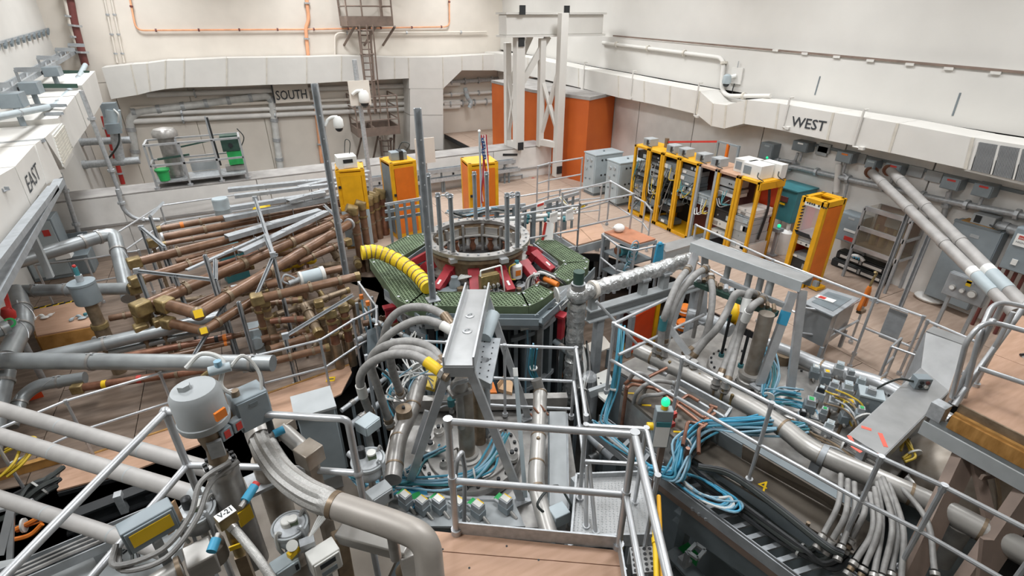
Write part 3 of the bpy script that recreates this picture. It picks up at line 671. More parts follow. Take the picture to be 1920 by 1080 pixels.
for i in range(7):
    A = V((XR, yt[i], 0)); ex = V((0, yt[i+1]-yt[i]+.012, 0)); u = ex.normalized(); dpt = .8; w = ex.length
    fm = 'paintgrey' if i == 4 else 'yellow'; t = T('equipment_rack', names[i], 'rack', 'row of open racks along the west wall')
    f = .07
    for a in (f/2, w-f/2):
        for b in (f/2, dpt-f/2): c = A+u*a+NX*b; t('frame_post', MB().bar(c, c+Z*HR, f), fm, bev=.005)
    t('top_panel', boxon(A+Z*(HR-.06), ex, NX*dpt, .06), 'ply' if i in (4, 5) else fm, bev=.005); t('base_panel', boxon(A, ex, NX*dpt, .09), fm, bev=.005)
    t('back_panel', boxon(A+NX*(dpt-.03)+Z*.09, ex, NX*.015, HR-.16), ('cabdark', 'cabdark', 'black', 'maroon', 'maroon', 'maroon', 'orangered')[i])
    if i < 3: modules(t, A, ex, NX, .12, HR-.15, 10+i, ('cabgrey', 'black', 'cabdark', 'paintgrey', 'black'), (.75, .8, .6)[i]); loom(t, A, ex, NX, .15, HR-.25, 20+i, 9)
    elif i == 3: modules(t, A, ex, NX, HR*.5, HR-.12, 13, ('paintgrey', 'cabgrey', 'black')); loom(t, A, ex, NX, HR*.42, HR*.75, 23, 9)
    elif i == 4: modules(t, A, ex, NX, HR*.5, HR*.68, 14, ('cablight',), 1); loom(t, A, ex, NX, HR*.4, HR*.6, 24, 6, ('cableyellow', 'cablewhite'))
    elif i == 5: modules(t, A, ex, NX, .15, HR*.55, 15, ('black', 'whitebox', 'cabgrey')); modules(t, A, ex, NX, HR*.72, HR-.14, 16, ('conc', 'paintgrey')); loom(t, A, ex, NX, HR*.6, HR*.8, 25, 4, ('hose', 'teal'))
    else: modules(t, A, ex, NX, .12, HR*.68, 17, ('whitebox', 'conc', 'paintgrey'), .95, .6)
    if i == 6:
        s0 = A+ex; t('side_frame', MB().bar(s0+Z*(HR-.1), s0+NX*dpt+Z*(HR-.1), .05, .16), 'yellow'); t('cable', MB().tube(spl([s0+NX*.35+Z*(HR-.2), s0+NX*.45+Z*1.3, s0+NX*.35+Z*.6]), .03, 6), 'black')
        t('lower_panel', MB().prism([s0+NX*.1+Z*.1, s0+NX*.7+Z*.1, s0+NX*.7+Z*.5, s0+NX*.1+Z*.5], (0, .01, 0)), 'whitebox')
    t.done()
# small units on top of the racks
def unit(name, label, p, s, mt, band=None, group=None, lid=None):
    t = T(name, label, 'device', group); t('body', MB().box(p, p+V(s)), mt, bev=.008)
    if band: t('handle', MB().box(p+V((-.012, s[1]*.2, s[2]*.15)), p+V((0, s[1]*.42, s[2]*.85))), band)
    t('faceplate', MB().box(p+V((-.006, s[1]*.5, s[2]*.2)), p+V((0, s[1]*.9, s[2]*.8))), lid or 'cabgrey')
    t('cable', MB().tube(spl([p+V((0, s[1]*.1, s[2]*.5)), p+V((-.12, -.05, s[2]*.3)), p+V((-.05, -.16, .02))]), .012, 6), 'blackcable'); t.done()
G = 'power units on top of the racks'
for i, (u, v, lb) in enumerate(((1206, 277, 'nearest the corner'), (1268, 288, 'behind the orange tape end'), (1290, 295, 'second along'), (1318, 306, 'over the fourth yellow rack'), (1352, 314, 'on the wooden top of the grey rack'))):
    p = P(u, v, HR); unit('power_supply', 'small grey power supply on the racks, '+lb, V((max(p.x-.1, XR+.15), p.y, HR)), (.3, .28, .2), 'paintgrey', 'black', G)
unit('instrument_case', 'beige instrument case on the rack tops, leftmost of three', V((XR+.25, P(1390, 330, HR).y, HR)), (.45, .42, .3), 'whitebox')
unit('instrument_case', 'white instrument case on the rack tops with cables at its right', V((XR+.12, P(1432, 338, HR).y+.05, HR)), (.42, .5, .3), 'white')
unit('instrument_case', 'white instrument case farthest back on the end rack', V((XR+.57, P(1448, 332, HR).y-.2, HR)), (.2, .5, .32), 'white')
t = T('tape_rail', 'grey strut gate with a red barrier tape over the racks', 'barrier')
pa, pb = V((XR+.85, yt[4]+.3, HR)), V((XR+.85, yt[4]-.35, HR))
t('post', MB().bar(pa, pa+Z*.42, .05), 'cabgrey'); t('post', MB().bar(pb, pb+Z*.42, .05), 'cabgrey'); t('crossbar', MB().bar(pa+Z*.4, pb+Z*.4, .04), 'cabgrey'); t('orange_bar', MB().bar(lerp(pa, pb, .5)+Z*.02, lerp(pa, pb, .5)+Z*.4, .06), 'orange'); q = V((XR+.5, yt[1]-.1, HR+.15)); t('tape', MB().bar(pa+Z*.4, q, .01, .05), 'labelred'); t('tape_post', MB().bar(at(q, HR), q+Z*.1, .08), 'bronze'); t.done()
# two pale grey cabinets
for i, (b, v, vt, lb) in enumerate(((1112, 368, 291, 'pale blue-grey cabinet beside the orange door'), (1155, 388, 306, 'pale blue-grey cabinet between its twin and the yellow racks'))):
    N = P(b, v, 0); h = topz(N, vt); w, dpt = .62, 1.05
    t = T('control_cabinet', lb, 'cabinet'); t('body', MB().box(N+V((0, 0, .08)), N+V((dpt, w, h-.04))), 'cablight', bev=.012); t('lid', MB().box(N+V((-.02, -.02, h-.04)), N+V((dpt+.02, w+.02, h))), 'cablight', bev=.006); t('plinth', MB().box(N+V((.03, .03, 0)), N+V((dpt-.03, w-.03, .08))), 'cabdark')
    k = t('door', MB().box(N+V((-.02, .03, .1)), N+V((0, w-.03, h-.06))), 'cablight', bev=.006)
    for yy, zz, r in ((.2, .85, .05), (.42, .83, .05), (.2, .7, .03), (.44, .62, .05), (.22, .4, .025), (.45, .38, .025), (.3, .15, .03)): c = N+V((-.02, yy, h*zz)); t('knob', MB().cyl(c, c-NX*.03, r, n=10), 'cabdark' if r < .04 else 'paintgrey', k)
    for xx in (.25, .4):
        for zz in (.86, .5, .2): c = N+V((xx, 0, h*zz)); t('lug', MB().cyl(c, c-YA*.02, .03, n=8), 'black')
    t('eye_bolt', MB().cyl(N+V((dpt*.5, w*.5, h)), N+V((dpt*.5, w*.5, h+.04)), .03), 'cabdark'); t.done()
# teal cabinet on a stand by the wall
t = T('transformer_case', 'teal cabinet on a low stand between the end rack and the yellow frame', 'cabinet')
N = PX(1481, 420, 11.2); h = topz(N, 362)-N.z
t('body', MB().box(N, N+V((.7, .75, h))), 'teal', bev=.01); t('lid', MB().box(N+V((-.02, -.02, h)), N+V((.72, .77, h+.03))), 'teal'); c = N+V((-.01, .3, h*.7)); t('meter', MB().box(c-V((.02, .1, .06)), c+V((.01, .1, .06))), 'maroon'); t('label_plate', MB().box(c+V((-.015, -.05, -.14)), c+V((.01, .08, -.1))), 'labelyellow'); 
for a, b in ((.05, .05), (.65, .05), (.05, .7), (.65, .7)): t('stand_leg', MB().bar(at(N, 0)+V((a, b, 0)), N+V((a, b, 0)), .06), 'conc')
t.done()
# yellow frame cabinet nearest the camera
N = P(1503, 541, 0); h = topz(N, 381); wY = PX(1503, 371, N.x).y-N.y; zt = h; dX = PY(1590, 371, N.y).x-N.x
t = T('equipment_cabinet', 'yellow cabinet with large orange side panel and hazard-striped window', 'cabinet')
f = .1
for a in (f/2, dX-f/2):
    for b in (f/2, wY-f/2): c = N+V((a, b, 0)); t('frame_post', MB().bar(c, c+Z*h, f), 'yellow', bev=.006)
for zz in (.05, h-.06):
    for p, q in (((0, 0), (dX, 0)), ((0, wY), (dX, wY)), ((0, 0), (0, wY)), ((dX, 0), (dX, wY))): 
        ins = lambda e: V((min(max(e[0], f/2), dX-f/2), min(max(e[1], f/2), wY-f/2), zz)); t('frame_rail', MB().bar(N+ins(p), N+ins(q), f, .12), 'yellow', bev=.005)
t('top_panel', MB().prism([N+V((.1, .1, h-.05)), N+V((dX*.35, .1, h-.05)), N+V((dX*.35, wY-.1, h-.05)), N+V((.1, wY-.1, h-.05))], (0, 0, .03)), 'yellow'); t('top_panel', MB().box(N+V((dX*.75, .08, h-.05)), N+V((dX-.05, wY-.08, h-.02))), 'yellow')
t('side_panel', MB().box(N+V((f, .0, .12)), N+V((dX-f, .02, h-.14))), 'orange'); t('back_panel', MB().box(N+V((dX-.04, .05, .1)), N+V((dX-.02, wY-.05, h-.1))), 'maroon'); t('side_panel', MB().box(N+V((f, wY-.02, .12)), N+V((dX-f, wY, h-.14))), 'orangered')
z0, z1 = h*.6, h-.16
k = t('window', MB().box(N+V((.0, f, z0)), N+V((.012, wY-f, z1))), 'plastic'); t('window_rim', MB().box(N+V((-.005, f, z1)), N+V((.01, wY-f, z1+.07))), 'white', k)
t('shelf', MB().box(N+V((.05, f*.5, z0-.05)), N+V((dX-.1, wY-f*.5, z0-.02))), 'paper')
for i in range(9):
    t('hazard_stripe', MB().prism([N+V((-.012, wY-f+.03, z0+i*(z1-z0)/9)), N+V((-.012, wY-f-.03, z0+(i+.4)*(z1-z0)/9)), N+V((-.012, wY-f-.03, z0+(i+.85)*(z1-z0)/9)), N+V((-.012, wY-f+.03, z0+(i+.45)*(z1-z0)/9))], (.004, 0, 0)), 'black')
for i in range(6):
    y0 = f+(wY-2*f)*i/6; t('hazard_stripe', MB().prism([N+V((-.012, y0, z0-.04)), N+V((-.012, y0+.06, z0-.04)), N+V((-.012, y0+.12, z0+.04)), N+V((-.012, y0+.06, z0+.04))], (.004, 0, 0)), 'black')
modules(t, N+V((0, wY, 0)), V((0, -wY, 0)), NX, .12, h*.56, 31, ('whitebox', 'paintgrey', 'black'), .8)

for i in range(9):
    if i not in (4, 6): c = N+V((-.008, wY-.16-i*.05, h-.1)); t('lettering', MB().obox(c, XA*.002, YA*.018, Z*(.022 if i % 2 else .016)), 'ink')
t.done()
# grey wall cabinets behind it
def wallbox(label, px, X, dp, mt='cabgrey', grp=None, pipe=None, face='paintgrey', cat='box', extra=None, name='switch_box'):
    """box on the west wall, px = front face corners TL, TR, BR, BL"""
    u = [PX(a, b, X) for a, b in px]; y1 = (u[0].y+u[3].y)/2; y0 = (u[1].y+u[2].y)/2; z1 = (u[0].z+u[1].z)/2; z0 = (u[2].z+u[3].z)/2
    t = T(name, label, cat, grp); t('body', MB().box((X, y0, z0), (X+dp, y1, z1)), mt, bev=.008)
    k = t('cover', MB().box((X-.015, y0+.015, z0+.015), (X, y1-.015, z1-.015)), mt, bev=.004)
    t('nameplate', MB().box((X-.02, (y0+y1)/2-.08, z1-.12*(z1-z0)-.03), (X-.014, (y0+y1)/2+.06, z1-.1*(z1-z0))), face, k)
    if extra: extra(t, V((X, y0, z0)), V((X, y1, z1)))
    return t, V((X, y0, z0)), V((X, y1, z1))
t, a, b = wallbox('wide grey wall cabinet behind the orange-panelled cabinet', [(1572, 395), (1622, 410), (1605, 462), (1565, 445)], 11.65, .32, 'cabgrey'); t('sign', MB().box((a.x-.022, a.y+.1, a.z+.25), (a.x-.015, b.y-.2, a.z+.3)), 'white'); t('warning_label', MB().box((a.x-.022, a.y+.1, a.z+.05), (a.x-.015, a.y+.3, a.z+.14)), 'labelred'); t.done()
GB = 'grey switch boxes under the west duct'
def grn(t, a, b): c = V((a.x-.01, a.y+.1, a.z+.06)); t('indicator', MB().sph(c, .035, 10), 'greenlamp')
for i, (u0, v0, u1, v1, lb, fc, lamp) in enumerate(((1426, 266, 1450, 300, 'upright grey box with a glowing green indicator under the west duct', 'cablight', 1), (1487, 263, 1516, 285, 'dark grey box hanging below the WEST lettering', 'white', 0), (1569, 283, 1599, 306, 'grey box with an orange sticker, second right of the WEST lettering', 'cableorange', 0),
      (1624, 297, 1643, 317, 'small grey box over the end of the left white tube', 'cablight', 0), (1659, 305, 1689, 330, 'grey box with red sticker over the right white tube', 'labelred', 0), (1765, 331, 1801, 357, 'grey box with red sticker below the grille end', 'labelred', 0), (1824, 343, 1862, 371, 'grey box right of the others near the picture edge', 'labelred', 0))):
    X = XW-.28; t, a, b = wallbox(lb, [(u0, v0), (u1, v0+5), (u1-4, v1+2), (u0-3, v1-4)], X, .28, 'cabgrey' if i != 1 else 'cabdark', GB, face=fc, extra=grn if lamp else None)
    c = V((X+.14, (a.y+b.y)/2, a.z)); t('conduit', MB().cyl(c, c-Z*.25, .03), 'galv'); t.done()
t = T('raceway', 'brown row of small junction plates along the wall below the duct', 'raceway')
for u, v in ((1545, 278), (1716, 322), (1750, 331), (1610, 297), (1540, 283)): p = PX(u, v, XW-.06); t('junction_plate', MB().box(p-V((.0, .14, .1)), p+V((.06, .14, .1))), 'paintgrey')
t('strip', MB().bar(PX(1520, 270, XW-.03), PX(1920, 362, XW-.03), .04, .06), 'cabdark'); t.done()
w = lambda u, v, X=XW-.12: PX(u, v, X)
ptube('conduit', [w(1462, 335), w(1472, 316), w(1485, 312), w(1640, 347), w(1780, 378), w(1960, 412)], .06, 'galv', 'long galvanised conduit under the grey switch boxes on the west wall', 'pipe', clips=7)
ptube('conduit', [w(1445, 300), w(1470, 300), w(1490, 305), w(1496, 287)], .035, 'galv', 'thin bent conduit below the box with the green light', 'pipe', clips=2)
ptube('conduit', [w(1573, 307), w(1568, 360)], .07, 'conc', 'white vertical conduit below the box with the orange sticker', 'pipe')
ptube('conduit', [w(1580, 325), w(1592, 332), w(1583, 372)], .03, 'galv', 'thin grey bent conduit right of the white vertical one', 'pipe')
ptube('conduit', [w(1780, 360), w(1768, 412)], .05, 'galv', 'grey vertical conduit down to the large grey cabinet', 'pipe', clips=1)
ptube('conduit', [w(1860, 420, 11.85), w(1960, 448, 11.85)], .09, 'galv', 'thick galvanised conduit right of the large grey cabinet', 'pipe', rings=2)
t = T('wall_camera', 'white camera on a square plate high on the west wall band', 'camera'); k = PX(1380, 142, XB-.2); t('backplate', MB().box(k-V((.0, .18, .2)), k+V((.04, .18, .2))), 'duct'); t('bracket', MB().cyl(k, k+V((-.16, .1, -.05)), .05), 'white'); t('housing', MB().lathe(k+V((-.18, .12, -.2)), Z, [(.1, 0), (.12, .05), (.1, .2), (.04, .24)], 14), 'cablight'); t('lens_dome', MB().sph(k+V((-.18, .12, -.2)), .09, 10), 'black'); t('antenna', MB().cyl(k+Z*.2, k+Z*.36, .012), 'galv'); t('cable', MB().tube(spl([k-Z*.2, k-Z*.35+V((-.03, 0, 0)), k-Z*.5]), .014, 6), 'black'); t.done()
ptube('downpipe', [PX(1130, 80, XB-.2), PX(1358, 109, XB-.2), PX(1352, 165, XB-.25), PX(1362, 180, XB-.4), PX(1445, 180, XB-.4)], .055, 'duct', 'white conduit running along the west band and dropping to the duct dip', 'pipe', clips=5, clipmat='seam')
# clear-sided enclosure on legs
t = T('clear_enclosure', 'see-through enclosure with aluminium bars and brass coils inside', 'enclosure')
Xe = 11.4; q = [PX(u, v, Xe) for u, v in ((1618, 389), (1704, 413), (1687, 493), (1603, 462))]; y0 = (q[1].y+q[2].y)/2; y1 = (q[0].y+q[3].y)/2; z1 = (q[0].z+q[1].z)/2; z0 = (q[2].z+q[3].z)/2; dp = .55
t('back_panel', MB().box((Xe+dp, y0, z0), (Xe+dp+.02, y1, z1)), 'maroon'); t('floor_panel', MB().box((Xe, y0, z0), (Xe+dp, y1, z0+.03)), 'bronze')
for X in (Xe, Xe+dp):
    for y in (y0, y1): t('frame_post', MB().bar(V((X, y, z0)), V((X, y, z1)), .05), 'alu'); t('leg', MB().bar(V((X, y, 0)), V((X, y, z0)), .05), 'strut')
for z in (z0, (z0+z1)/2, z1):
    t('frame_bar', MB().bar(V((Xe, y0, z)), V((Xe, y1, z)), .05, .09), 'alu'); t('frame_bar', MB().bar(V((Xe, y0, z)), V((Xe+dp, y0, z)), .05, .05), 'alu')
for a, b in ((V((Xe-.005, y0, z0)), V((Xe, y1, z1))), (V((Xe, y0-.005, z0)), V((Xe+dp, y0, z1))), (V((Xe, y0, z1)), V((Xe+dp, y1, z1+.01)))): t('clear_panel', MB().box(a, b), 'glassbrown')
for i in range(4):
    c = V((Xe+.35, lerp(y0, y1, .2+.2*i), z0+.05)); t('coil', MB().lathe(c, Z, [(.07, 0), (.07, .3), (.03, .32), (.03, .45)], 12), 'brass')
t('inner_box', MB().box((Xe+.3, lerp(y0, y1, .35), z1-.35), (Xe+.55, lerp(y0, y1, .65), z1-.1)), 'cabgrey'); t.done()
# black flat cases
for i, (z, lb, off) in enumerate(((0, 'long black flat case lying on the floor under another', 0), (.2, 'upper long black flat case with a pale strip, below the clear enclosure', .04))):
    a, b = P(1655, 536, 0), P(1553, 497, 0); dr = V((0, 1, 0)); L = b.y-a.y
    t = T('flat_case', lb, 'case', 'stacked black cases'); o = V((a.x+off, a.y+off, z+.01)); t('body', MB().box(o, o+V((.55, L-off*2, .16))), 'black', bev=.02); t('lid', MB().box(o+V((.02, .02, .16)), o+V((.53, L-off*2-.02, .185))), 'blackcable', bev=.008)
    t('trim_strip', MB().box(o+V((-.012, .1, .05)), o+V((0, L*.42, .11))), 'conc'); t('trim_strip', MB().box(o+V((-.012, L*.5, .05)), o+V((0, L*.85, .11))), 'conc'); t('latch', MB().box(o+V((-.02, L*.44, .04)), o+V((0, L*.48, .15))), 'galv'); t.done()
t = T('glove_pile', 'blue glove lying on the black case', 'glove'); p = P(1606, 484, .4); t('palm', MB().sph(p+Z*.03, .06, 10, (1, 1.3, .5)), 'bluetape')
for i in range(4): t('finger', MB().tube([p+V((.0, .02*i-.03, .04)), p+V((-.06, .05*i-.08, .05)), p+V((-.1, .06*i-.1, .02))], .013, 6), 'bluetape')
t('thumb', MB().tube([p+V((.0, .05, .04)), p+V((.05, .1, .03))], .015, 6), 'bluetape'); t.done()
t = T('cloth_roll', 'folded pale cloth on the black case beside the blue glove', 'cloth'); p = P(1592, 481, .4); t('roll', MB().tube(spl([p, p+V((.02, -.1, .06)), p+V((.05, -.22, .05)), p+V((.05, -.3, .0))]), [.04]*19, 8), 'paper'); t('end', MB().sph(p, .045, 8), 'paper'); t.done()
# large grey cabinet, sign box, gauge panel
t, a, b = wallbox('very large grey cabinet on the west wall behind the white tubes', [(1786, 412), (1874, 434), (1822, 585), (1735, 553)], 11.7, .27, 'cabgrey', cat='cabinet', name='breaker_cabinet')
t('seam_strip', MB().box((11.68, a.y+.05, b.z-.02), (11.75, b.y, b.z+.02)), 'cabdark'); t('top_board', MB().box((11.7, a.y+.1, b.z), (11.97, b.y-.1, b.z+.03)), 'plyedge'); t('handle', MB().box((11.65, a.y+.06, lerp(a.z, b.z, .55)), (11.69, a.y+.09, lerp(a.z, b.z, .68))), 'cabdark'); t.done()
t = T('power_supply', 'grey power supply with black face on the large grey cabinet', 'device', G); p = V((11.7, lerp(a.y, b.y, .25), b.z+.03)); t('body', MB().box(p, p+V((.25, .35, .18))), 'paintgrey', bev=.01); t('grip', MB().box(p+V((-.01, .2, .03)), p+V((0, .3, .16))), 'black'); t('cable', MB().tube(spl([p+V((0, .05, .05)), p+V((-.05, -.1, .02)), p+V((0, -.2, .02))]), .012, 6), 'blackcable'); t.done()
t, a, b = wallbox('grey high-voltage box with red and white sign at the picture edge', [(1906, 425), (1965, 440), (1930, 520), (1873, 500)], 11.4, .55, 'cabgrey', cat='box', name='breaker_box')
t('sign', MB().box((a.x-.03, a.y+.1, b.z-.3), (a.x-.016, b.y-.05, b.z-.1)), 'white'); k = t('sign_band', MB().box((a.x-.034, a.y+.12, b.z-.18), (a.x-.03, b.y-.09, b.z-.12)), 'labelred'); t('sign', MB().box((a.x-.03, b.y-.22, a.z+.12), (a.x-.016, b.y-.14, a.z+.22)), 'white')
tm, W = textmb('DANGER', V((a.x-.035, b.y-.1, b.z-.17)), -YA, Z, .03, .001); t('lettering', tm, 'white'); tm, W = textmb('HIGH VOLTAGE', V((a.x-.031, b.y-.08, b.z-.25)), -YA, Z, .035, .001); t('lettering', tm, 'ink')
for i in range(4): c = V((a.x+.2, a.y+.1+.12*i, 0)); t('conduit', MB().cyl(c, at(c, a.z), .03), 'maroon')
t.done()
t, a, b = wallbox('grey panel on legs with three gauges and a yellow sticker', [(1781, 510), (1862, 536), (1838, 578), (1764, 549)], 10.1, .12, 'strut', cat='panel', name='gauge_board')
for k, (r) in enumerate((.045, .04, .065)): c = V((a.x-.02, lerp(b.y, a.y, .22+.24*k), lerp(a.z, b.z, .45))); j = t('gauge', MB().cyl(c, c-NX*.04, r, n=16), 'stainless'); t('dial', MB().cyl(c-NX*.04, c-NX*.042, r*.8, n=16), 'white', j)
t('sticker', MB().box((a.x-.02, lerp(a.y, b.y, .42), b.z-.13), (a.x-.014, lerp(a.y, b.y, .54), b.z-.03)), 'labelyellow')
for y in (a.y+.1, b.y-.1): t('leg', MB().bar(V((a.x+.08, y, 0)), V((a.x+.08, y, a.z)), .05), 'strut')
t.done()
t = T('plastic_bag', 'crumpled white plastic sheet on the floor by the gauge panel', 'bag'); p = P(1740, 563, 0); rr = random.Random(4); t('sheet', MB().sph(p+Z*.06, .17, 12, (1.2, 1.6, .5)), 'paper'); t('fold', MB().sph(p+V((.15, -.2, .04)), .1, 10, (1.5, 1, .45)), 'paper'); t('strap', MB().tube(spl([p+V((0, .1, .15)), p+V((.05, .0, .25)), p+V((.15, -.05, .18))]), .02, 6), 'black'); t.done()
# slanting white tubes
for i, (a, b, lb) in enumerate((((1633, 322), (1905, 588), 'left of two long white tubes slanting down from the west wall'), ((1668, 318), (1930, 583), 'right of two long white tubes slanting down from the west wall'))):
    p, q = PX(a[0], a[1], 11.75), PX(b[0], b[1], 8.6); t = T('beam_tube', lb, 'tube', 'slanting white tubes'); r = .085; t('pipe', MB().cyl(p, q, r, n=16), 'tubewhite'); d = (q-p).normalized()
    for k in (.12, .36, .62): c = lerp(p, q, k); t('coupling', MB().cyl(c-d*.05, c+d*.05, r*1.1, n=16), 'tubewhite')
    c = lerp(p, q, .8); t('label_band', MB().cyl(c-d*.07, c+d*.07, r*1.02, n=16), 'white'); c = lerp(p, q, .86); t('sleeve', MB().cyl(c-d*.22, c+d*.22, r*1.05, n=16), 'cablight'); t('flange', MB().cyl(p-d*.02, p+d*.05, r*1.5, n=14), 'copper'); t.done()
# strut posts of the tube support
for i, (b, vt, lb) in enumerate((((1641, 565), 390, 'galvanised strut post in front of the clear enclosure, left one'), ((1687, 578), 425, 'galvanised strut post in front of the clear enclosure, right one'))):
    B = P(b[0], b[1], 0); t = T('strut_post', lb, 'post'); t('channel', MB().chan(B, at(B, topz(B, vt)), .07, .06, .012, V((-1, 0, 0))), 'strut'); t('foot_plate', MB().box(B-V((.08, .08, 0)), B+V((.08, .08, .015))), 'strut'); t.done()
# ================================================================ the machine
def Ps(l): return [P(*q) for q in l]
BC = 'blue cable bundles'
def cables(label, path, n, spread, r=.014, mats=('blue', 'bluelight', 'blue', 'teal'), seed=1, name='cable_bundle', group=BC, cat='cable'):
    rnd = random.Random(seed); t = T(name, label, cat, group); base_ = [P(*p) for p in path]
    for i in range(n):
        o = V((rnd.gauss(0, 1), rnd.gauss(0, 1), rnd.gauss(0, .5)))*spread; t('cable', MB().tube(spl([p+o*(.6+.8*rnd.random())+V((rnd.gauss(0, 1), rnd.gauss(0, 1), rnd.gauss(0, .3)))*spread*.35 for p in base_], 5), r, 6), mats[i % len(mats)])
    p = base_[len(base_)//2]; d = (base_[len(base_)//2]-base_[len(base_)//2-1]).normalized(); t('tie', MB().cyl(p-d*.01, p+d*.01, spread*1.6, n=12), 'cablewhite'); return t.done()
zr = 1.5; RC = P(895, 448, zr); RR = .98; zg = 1.15
# deep coil drum below everything
t = T('coil_drum', 'tall drum of upright grey coil bars below the green walkway', 'machine')
dc = at(RC, 0)+V((-.0, -.0, 0)); t('inner_drum', MB().lathe(at(dc, ZP), Z, [(1.35, 0), (1.35, .95-ZP), (.9, .95-ZP)], 28), 'black')
mts = ('strut', 'cabdark', 'steel', 'paintgrey', 'cabdark', 'black')
for i in range(48):
    a = 2*math.pi*i/48; d = V((math.cos(a), math.sin(a), 0)); c = dc+d*(1.5+.06*(i % 3))
    t('coil_bar', MB().bar(at(c, ZP), at(c, .82-.05*(i % 2)), .13 if i % 3 else .08, .16, d), mts[i*7 % 6])
for z in (-2.2, -1.0, .2): t('band', MB().ring(at(dc, z), Z, 1.56, 1.66, .08, 32), 'strut')
rnd = random.Random(5)
for i in range(26):
    a = rnd.random()*6.28; d = V((math.cos(a), math.sin(a), 0)); c = dc+d*1.72; z1 = .7-rnd.random()*.5
    t('cable', MB().tube(spl([at(c, z1), at(c+d*.06, z1-.6), at(c, z1-1.3), at(c+d*.05, z1-2.2)], 4), .018, 5), rnd.choice(('blue', 'blackcable', 'cablewhite', 'cableorange', 'bluelight')))
t.done()
# octagonal frames under the walkway
t = T('octagon_frame', 'stacked grey octagonal channel frame carrying the green walkway', 'frame')
fr = [(745, 575), (800, 602), (1005, 606), (1055, 568)]
for k, (z, mt, g) in enumerate(((.98, 'cabdark', 0), (.82, 'strut', 12), (.66, 'paintgrey', 24))):
    q = [P(u, v+g*.35, z) for u, v in ((728, 545), (798, 598), (1010, 600), (1068, 548), (1108, 505))]
    for a, b in zip(q[:-1], q[1:]): t('channel', MB().chan(a, b, .16, .12, .02, Z), mt)
for u, v in ((830, 612), (905, 614), (990, 612)):
    p = P(u, v, .66); t('name_tag', MB().box(p-V((.14, .02, .04)), p+V((.14, 0, .04))), 'whitebox')
t.done()
# green grating walkway
t = T('grating_walkway', 'green fibreglass grating walkway around the central ring', 'walkway')
pan = [[(716,467),(765,442),(797,437),(800,455),(752,482)], [(693,487),(752,482),(768,505),(797,546),(765,572),(746,562)], [(765,572),(797,546),(812,548),(812,574),(785,575)],
       [(812,574),(812,548),(895,549),(895,575)], [(895,575),(895,549),(978,549),(991,575)], [(991,575),(978,549),(1006,533),(1037,548),(1018,562)],
       [(1036,516),(1058,494),(1104,489),(1101,503),(1064,529)], [(1003,455),(1021,442),(1036,448),(1104,488),(1060,494)]]
def grate(t, poly, z, th=.04, step=.055, bw=.016):
    xs = [p.x for p in poly]; ys = [p.y for p in poly]; m = MB()
    x = min(xs)
    while x < max(xs):
        q = clip(poly, x, min(ys), x+bw, max(ys))
        if len(q) > 2: m.prism([at(p, z-th) for p in q], (0, 0, th))
        x += step
    y = min(ys)
    while y < max(ys):
        q = clip(poly, min(xs), y, max(xs), y+bw)
        if len(q) > 2: m.prism([at(p, z-th) for p in q], (0, 0, th*.98))
        y += step
    return m
for q in pan:
    pl = Ps([(u, v, zg) for u, v in q]); k = t('grating_panel', MB().prism([at(p, zg-.06) for p in pl], (0, 0, .022)), 'greenpan'); t('grating_bars', grate(t, pl, zg), 'green', k, kind='stuff')
    for a, b in zip(pl, pl[1:]+pl[:1]): t('edge_angle', MB().bar(at(a, zg-.09), at(b, zg-.09), .02, .2), 'greenpan', k)
    c = sum(pl, V((0,0,0)))/len(pl)
    for p in pl: e = lerp(p, c, .14); t('clip', MB().box(e-V((.02, .02, 0)), e+V((.02, .02, .008))), 'galv', k)
t.done()
# ring vessel with windows
t = T('ring_vessel', 'steel ring vessel with bolted flange and arched inner windows', 'vessel')
t('top_flange', MB().ring(RC, Z, RR*.84, RR, .07, 48), 'steel'); t('under_flange', MB().ring(RC-Z*.09, Z, RR*.86, RR*.97, .06, 48), 'bronze')
t('outer_wall', MB().ring(RC-Z*.4, Z, RR*.8, RR*.86, .34, 40), 'bronze'); t('lower_flange', MB().ring(RC-Z*.45, Z, RR*.8, RR*1.02, .06, 40), 'steel')
t('bore_floor', MB().lathe(RC-Z*1.05, Z, [(RR*.86, 0), (RR*.86, .05), (.05, .06)], 32), 'black')
for i in range(32):
    a = 2*math.pi*i/32; c = RC+V((math.cos(a), math.sin(a), 0))*RR*.93+Z*.07; t('bolt', MB().cyl(c, c+Z*.025, .02, n=6), 'galv')
for i in range(12):
    a = 2*math.pi*(i+.5)/12; d = V((math.cos(a), math.sin(a), 0)); s_ = V((-d.y, d.x, 0)); c = RC+d*RR*.76
    t('rib', MB().bar(c+s_*.18-Z*.6, c+s_*.18, .05, .07, d), 'steel'); k = t('window', MB().obox(c-Z*.13+d*.02, s_*.13, d*.01, Z*.07), 'stainless'); t('copper_lead', MB().lathe(c-Z*.5-d*.05, Z, [(.05, 0), (.07, .08), (.035, .16), (.06, .24)], 10), 'copper', k); t('plate', MB().obox(c-Z*.34+d*.02, s_*.12, d*.01, Z*.1), 'conc', k)
    t('sill', MB().obox(c-Z*.22-d*.02, s_*.17, d*.04, Z*.012), 'stainless')
for j, (u, v) in enumerate(((850, 490), (945, 490), (815, 470), (980, 468))): p = P(u, v, zr-.05); t('clip_plate', MB().box(p-V((.07, .05, .02)), p+V((.07, .05, .06))), 'alu')
t.done()
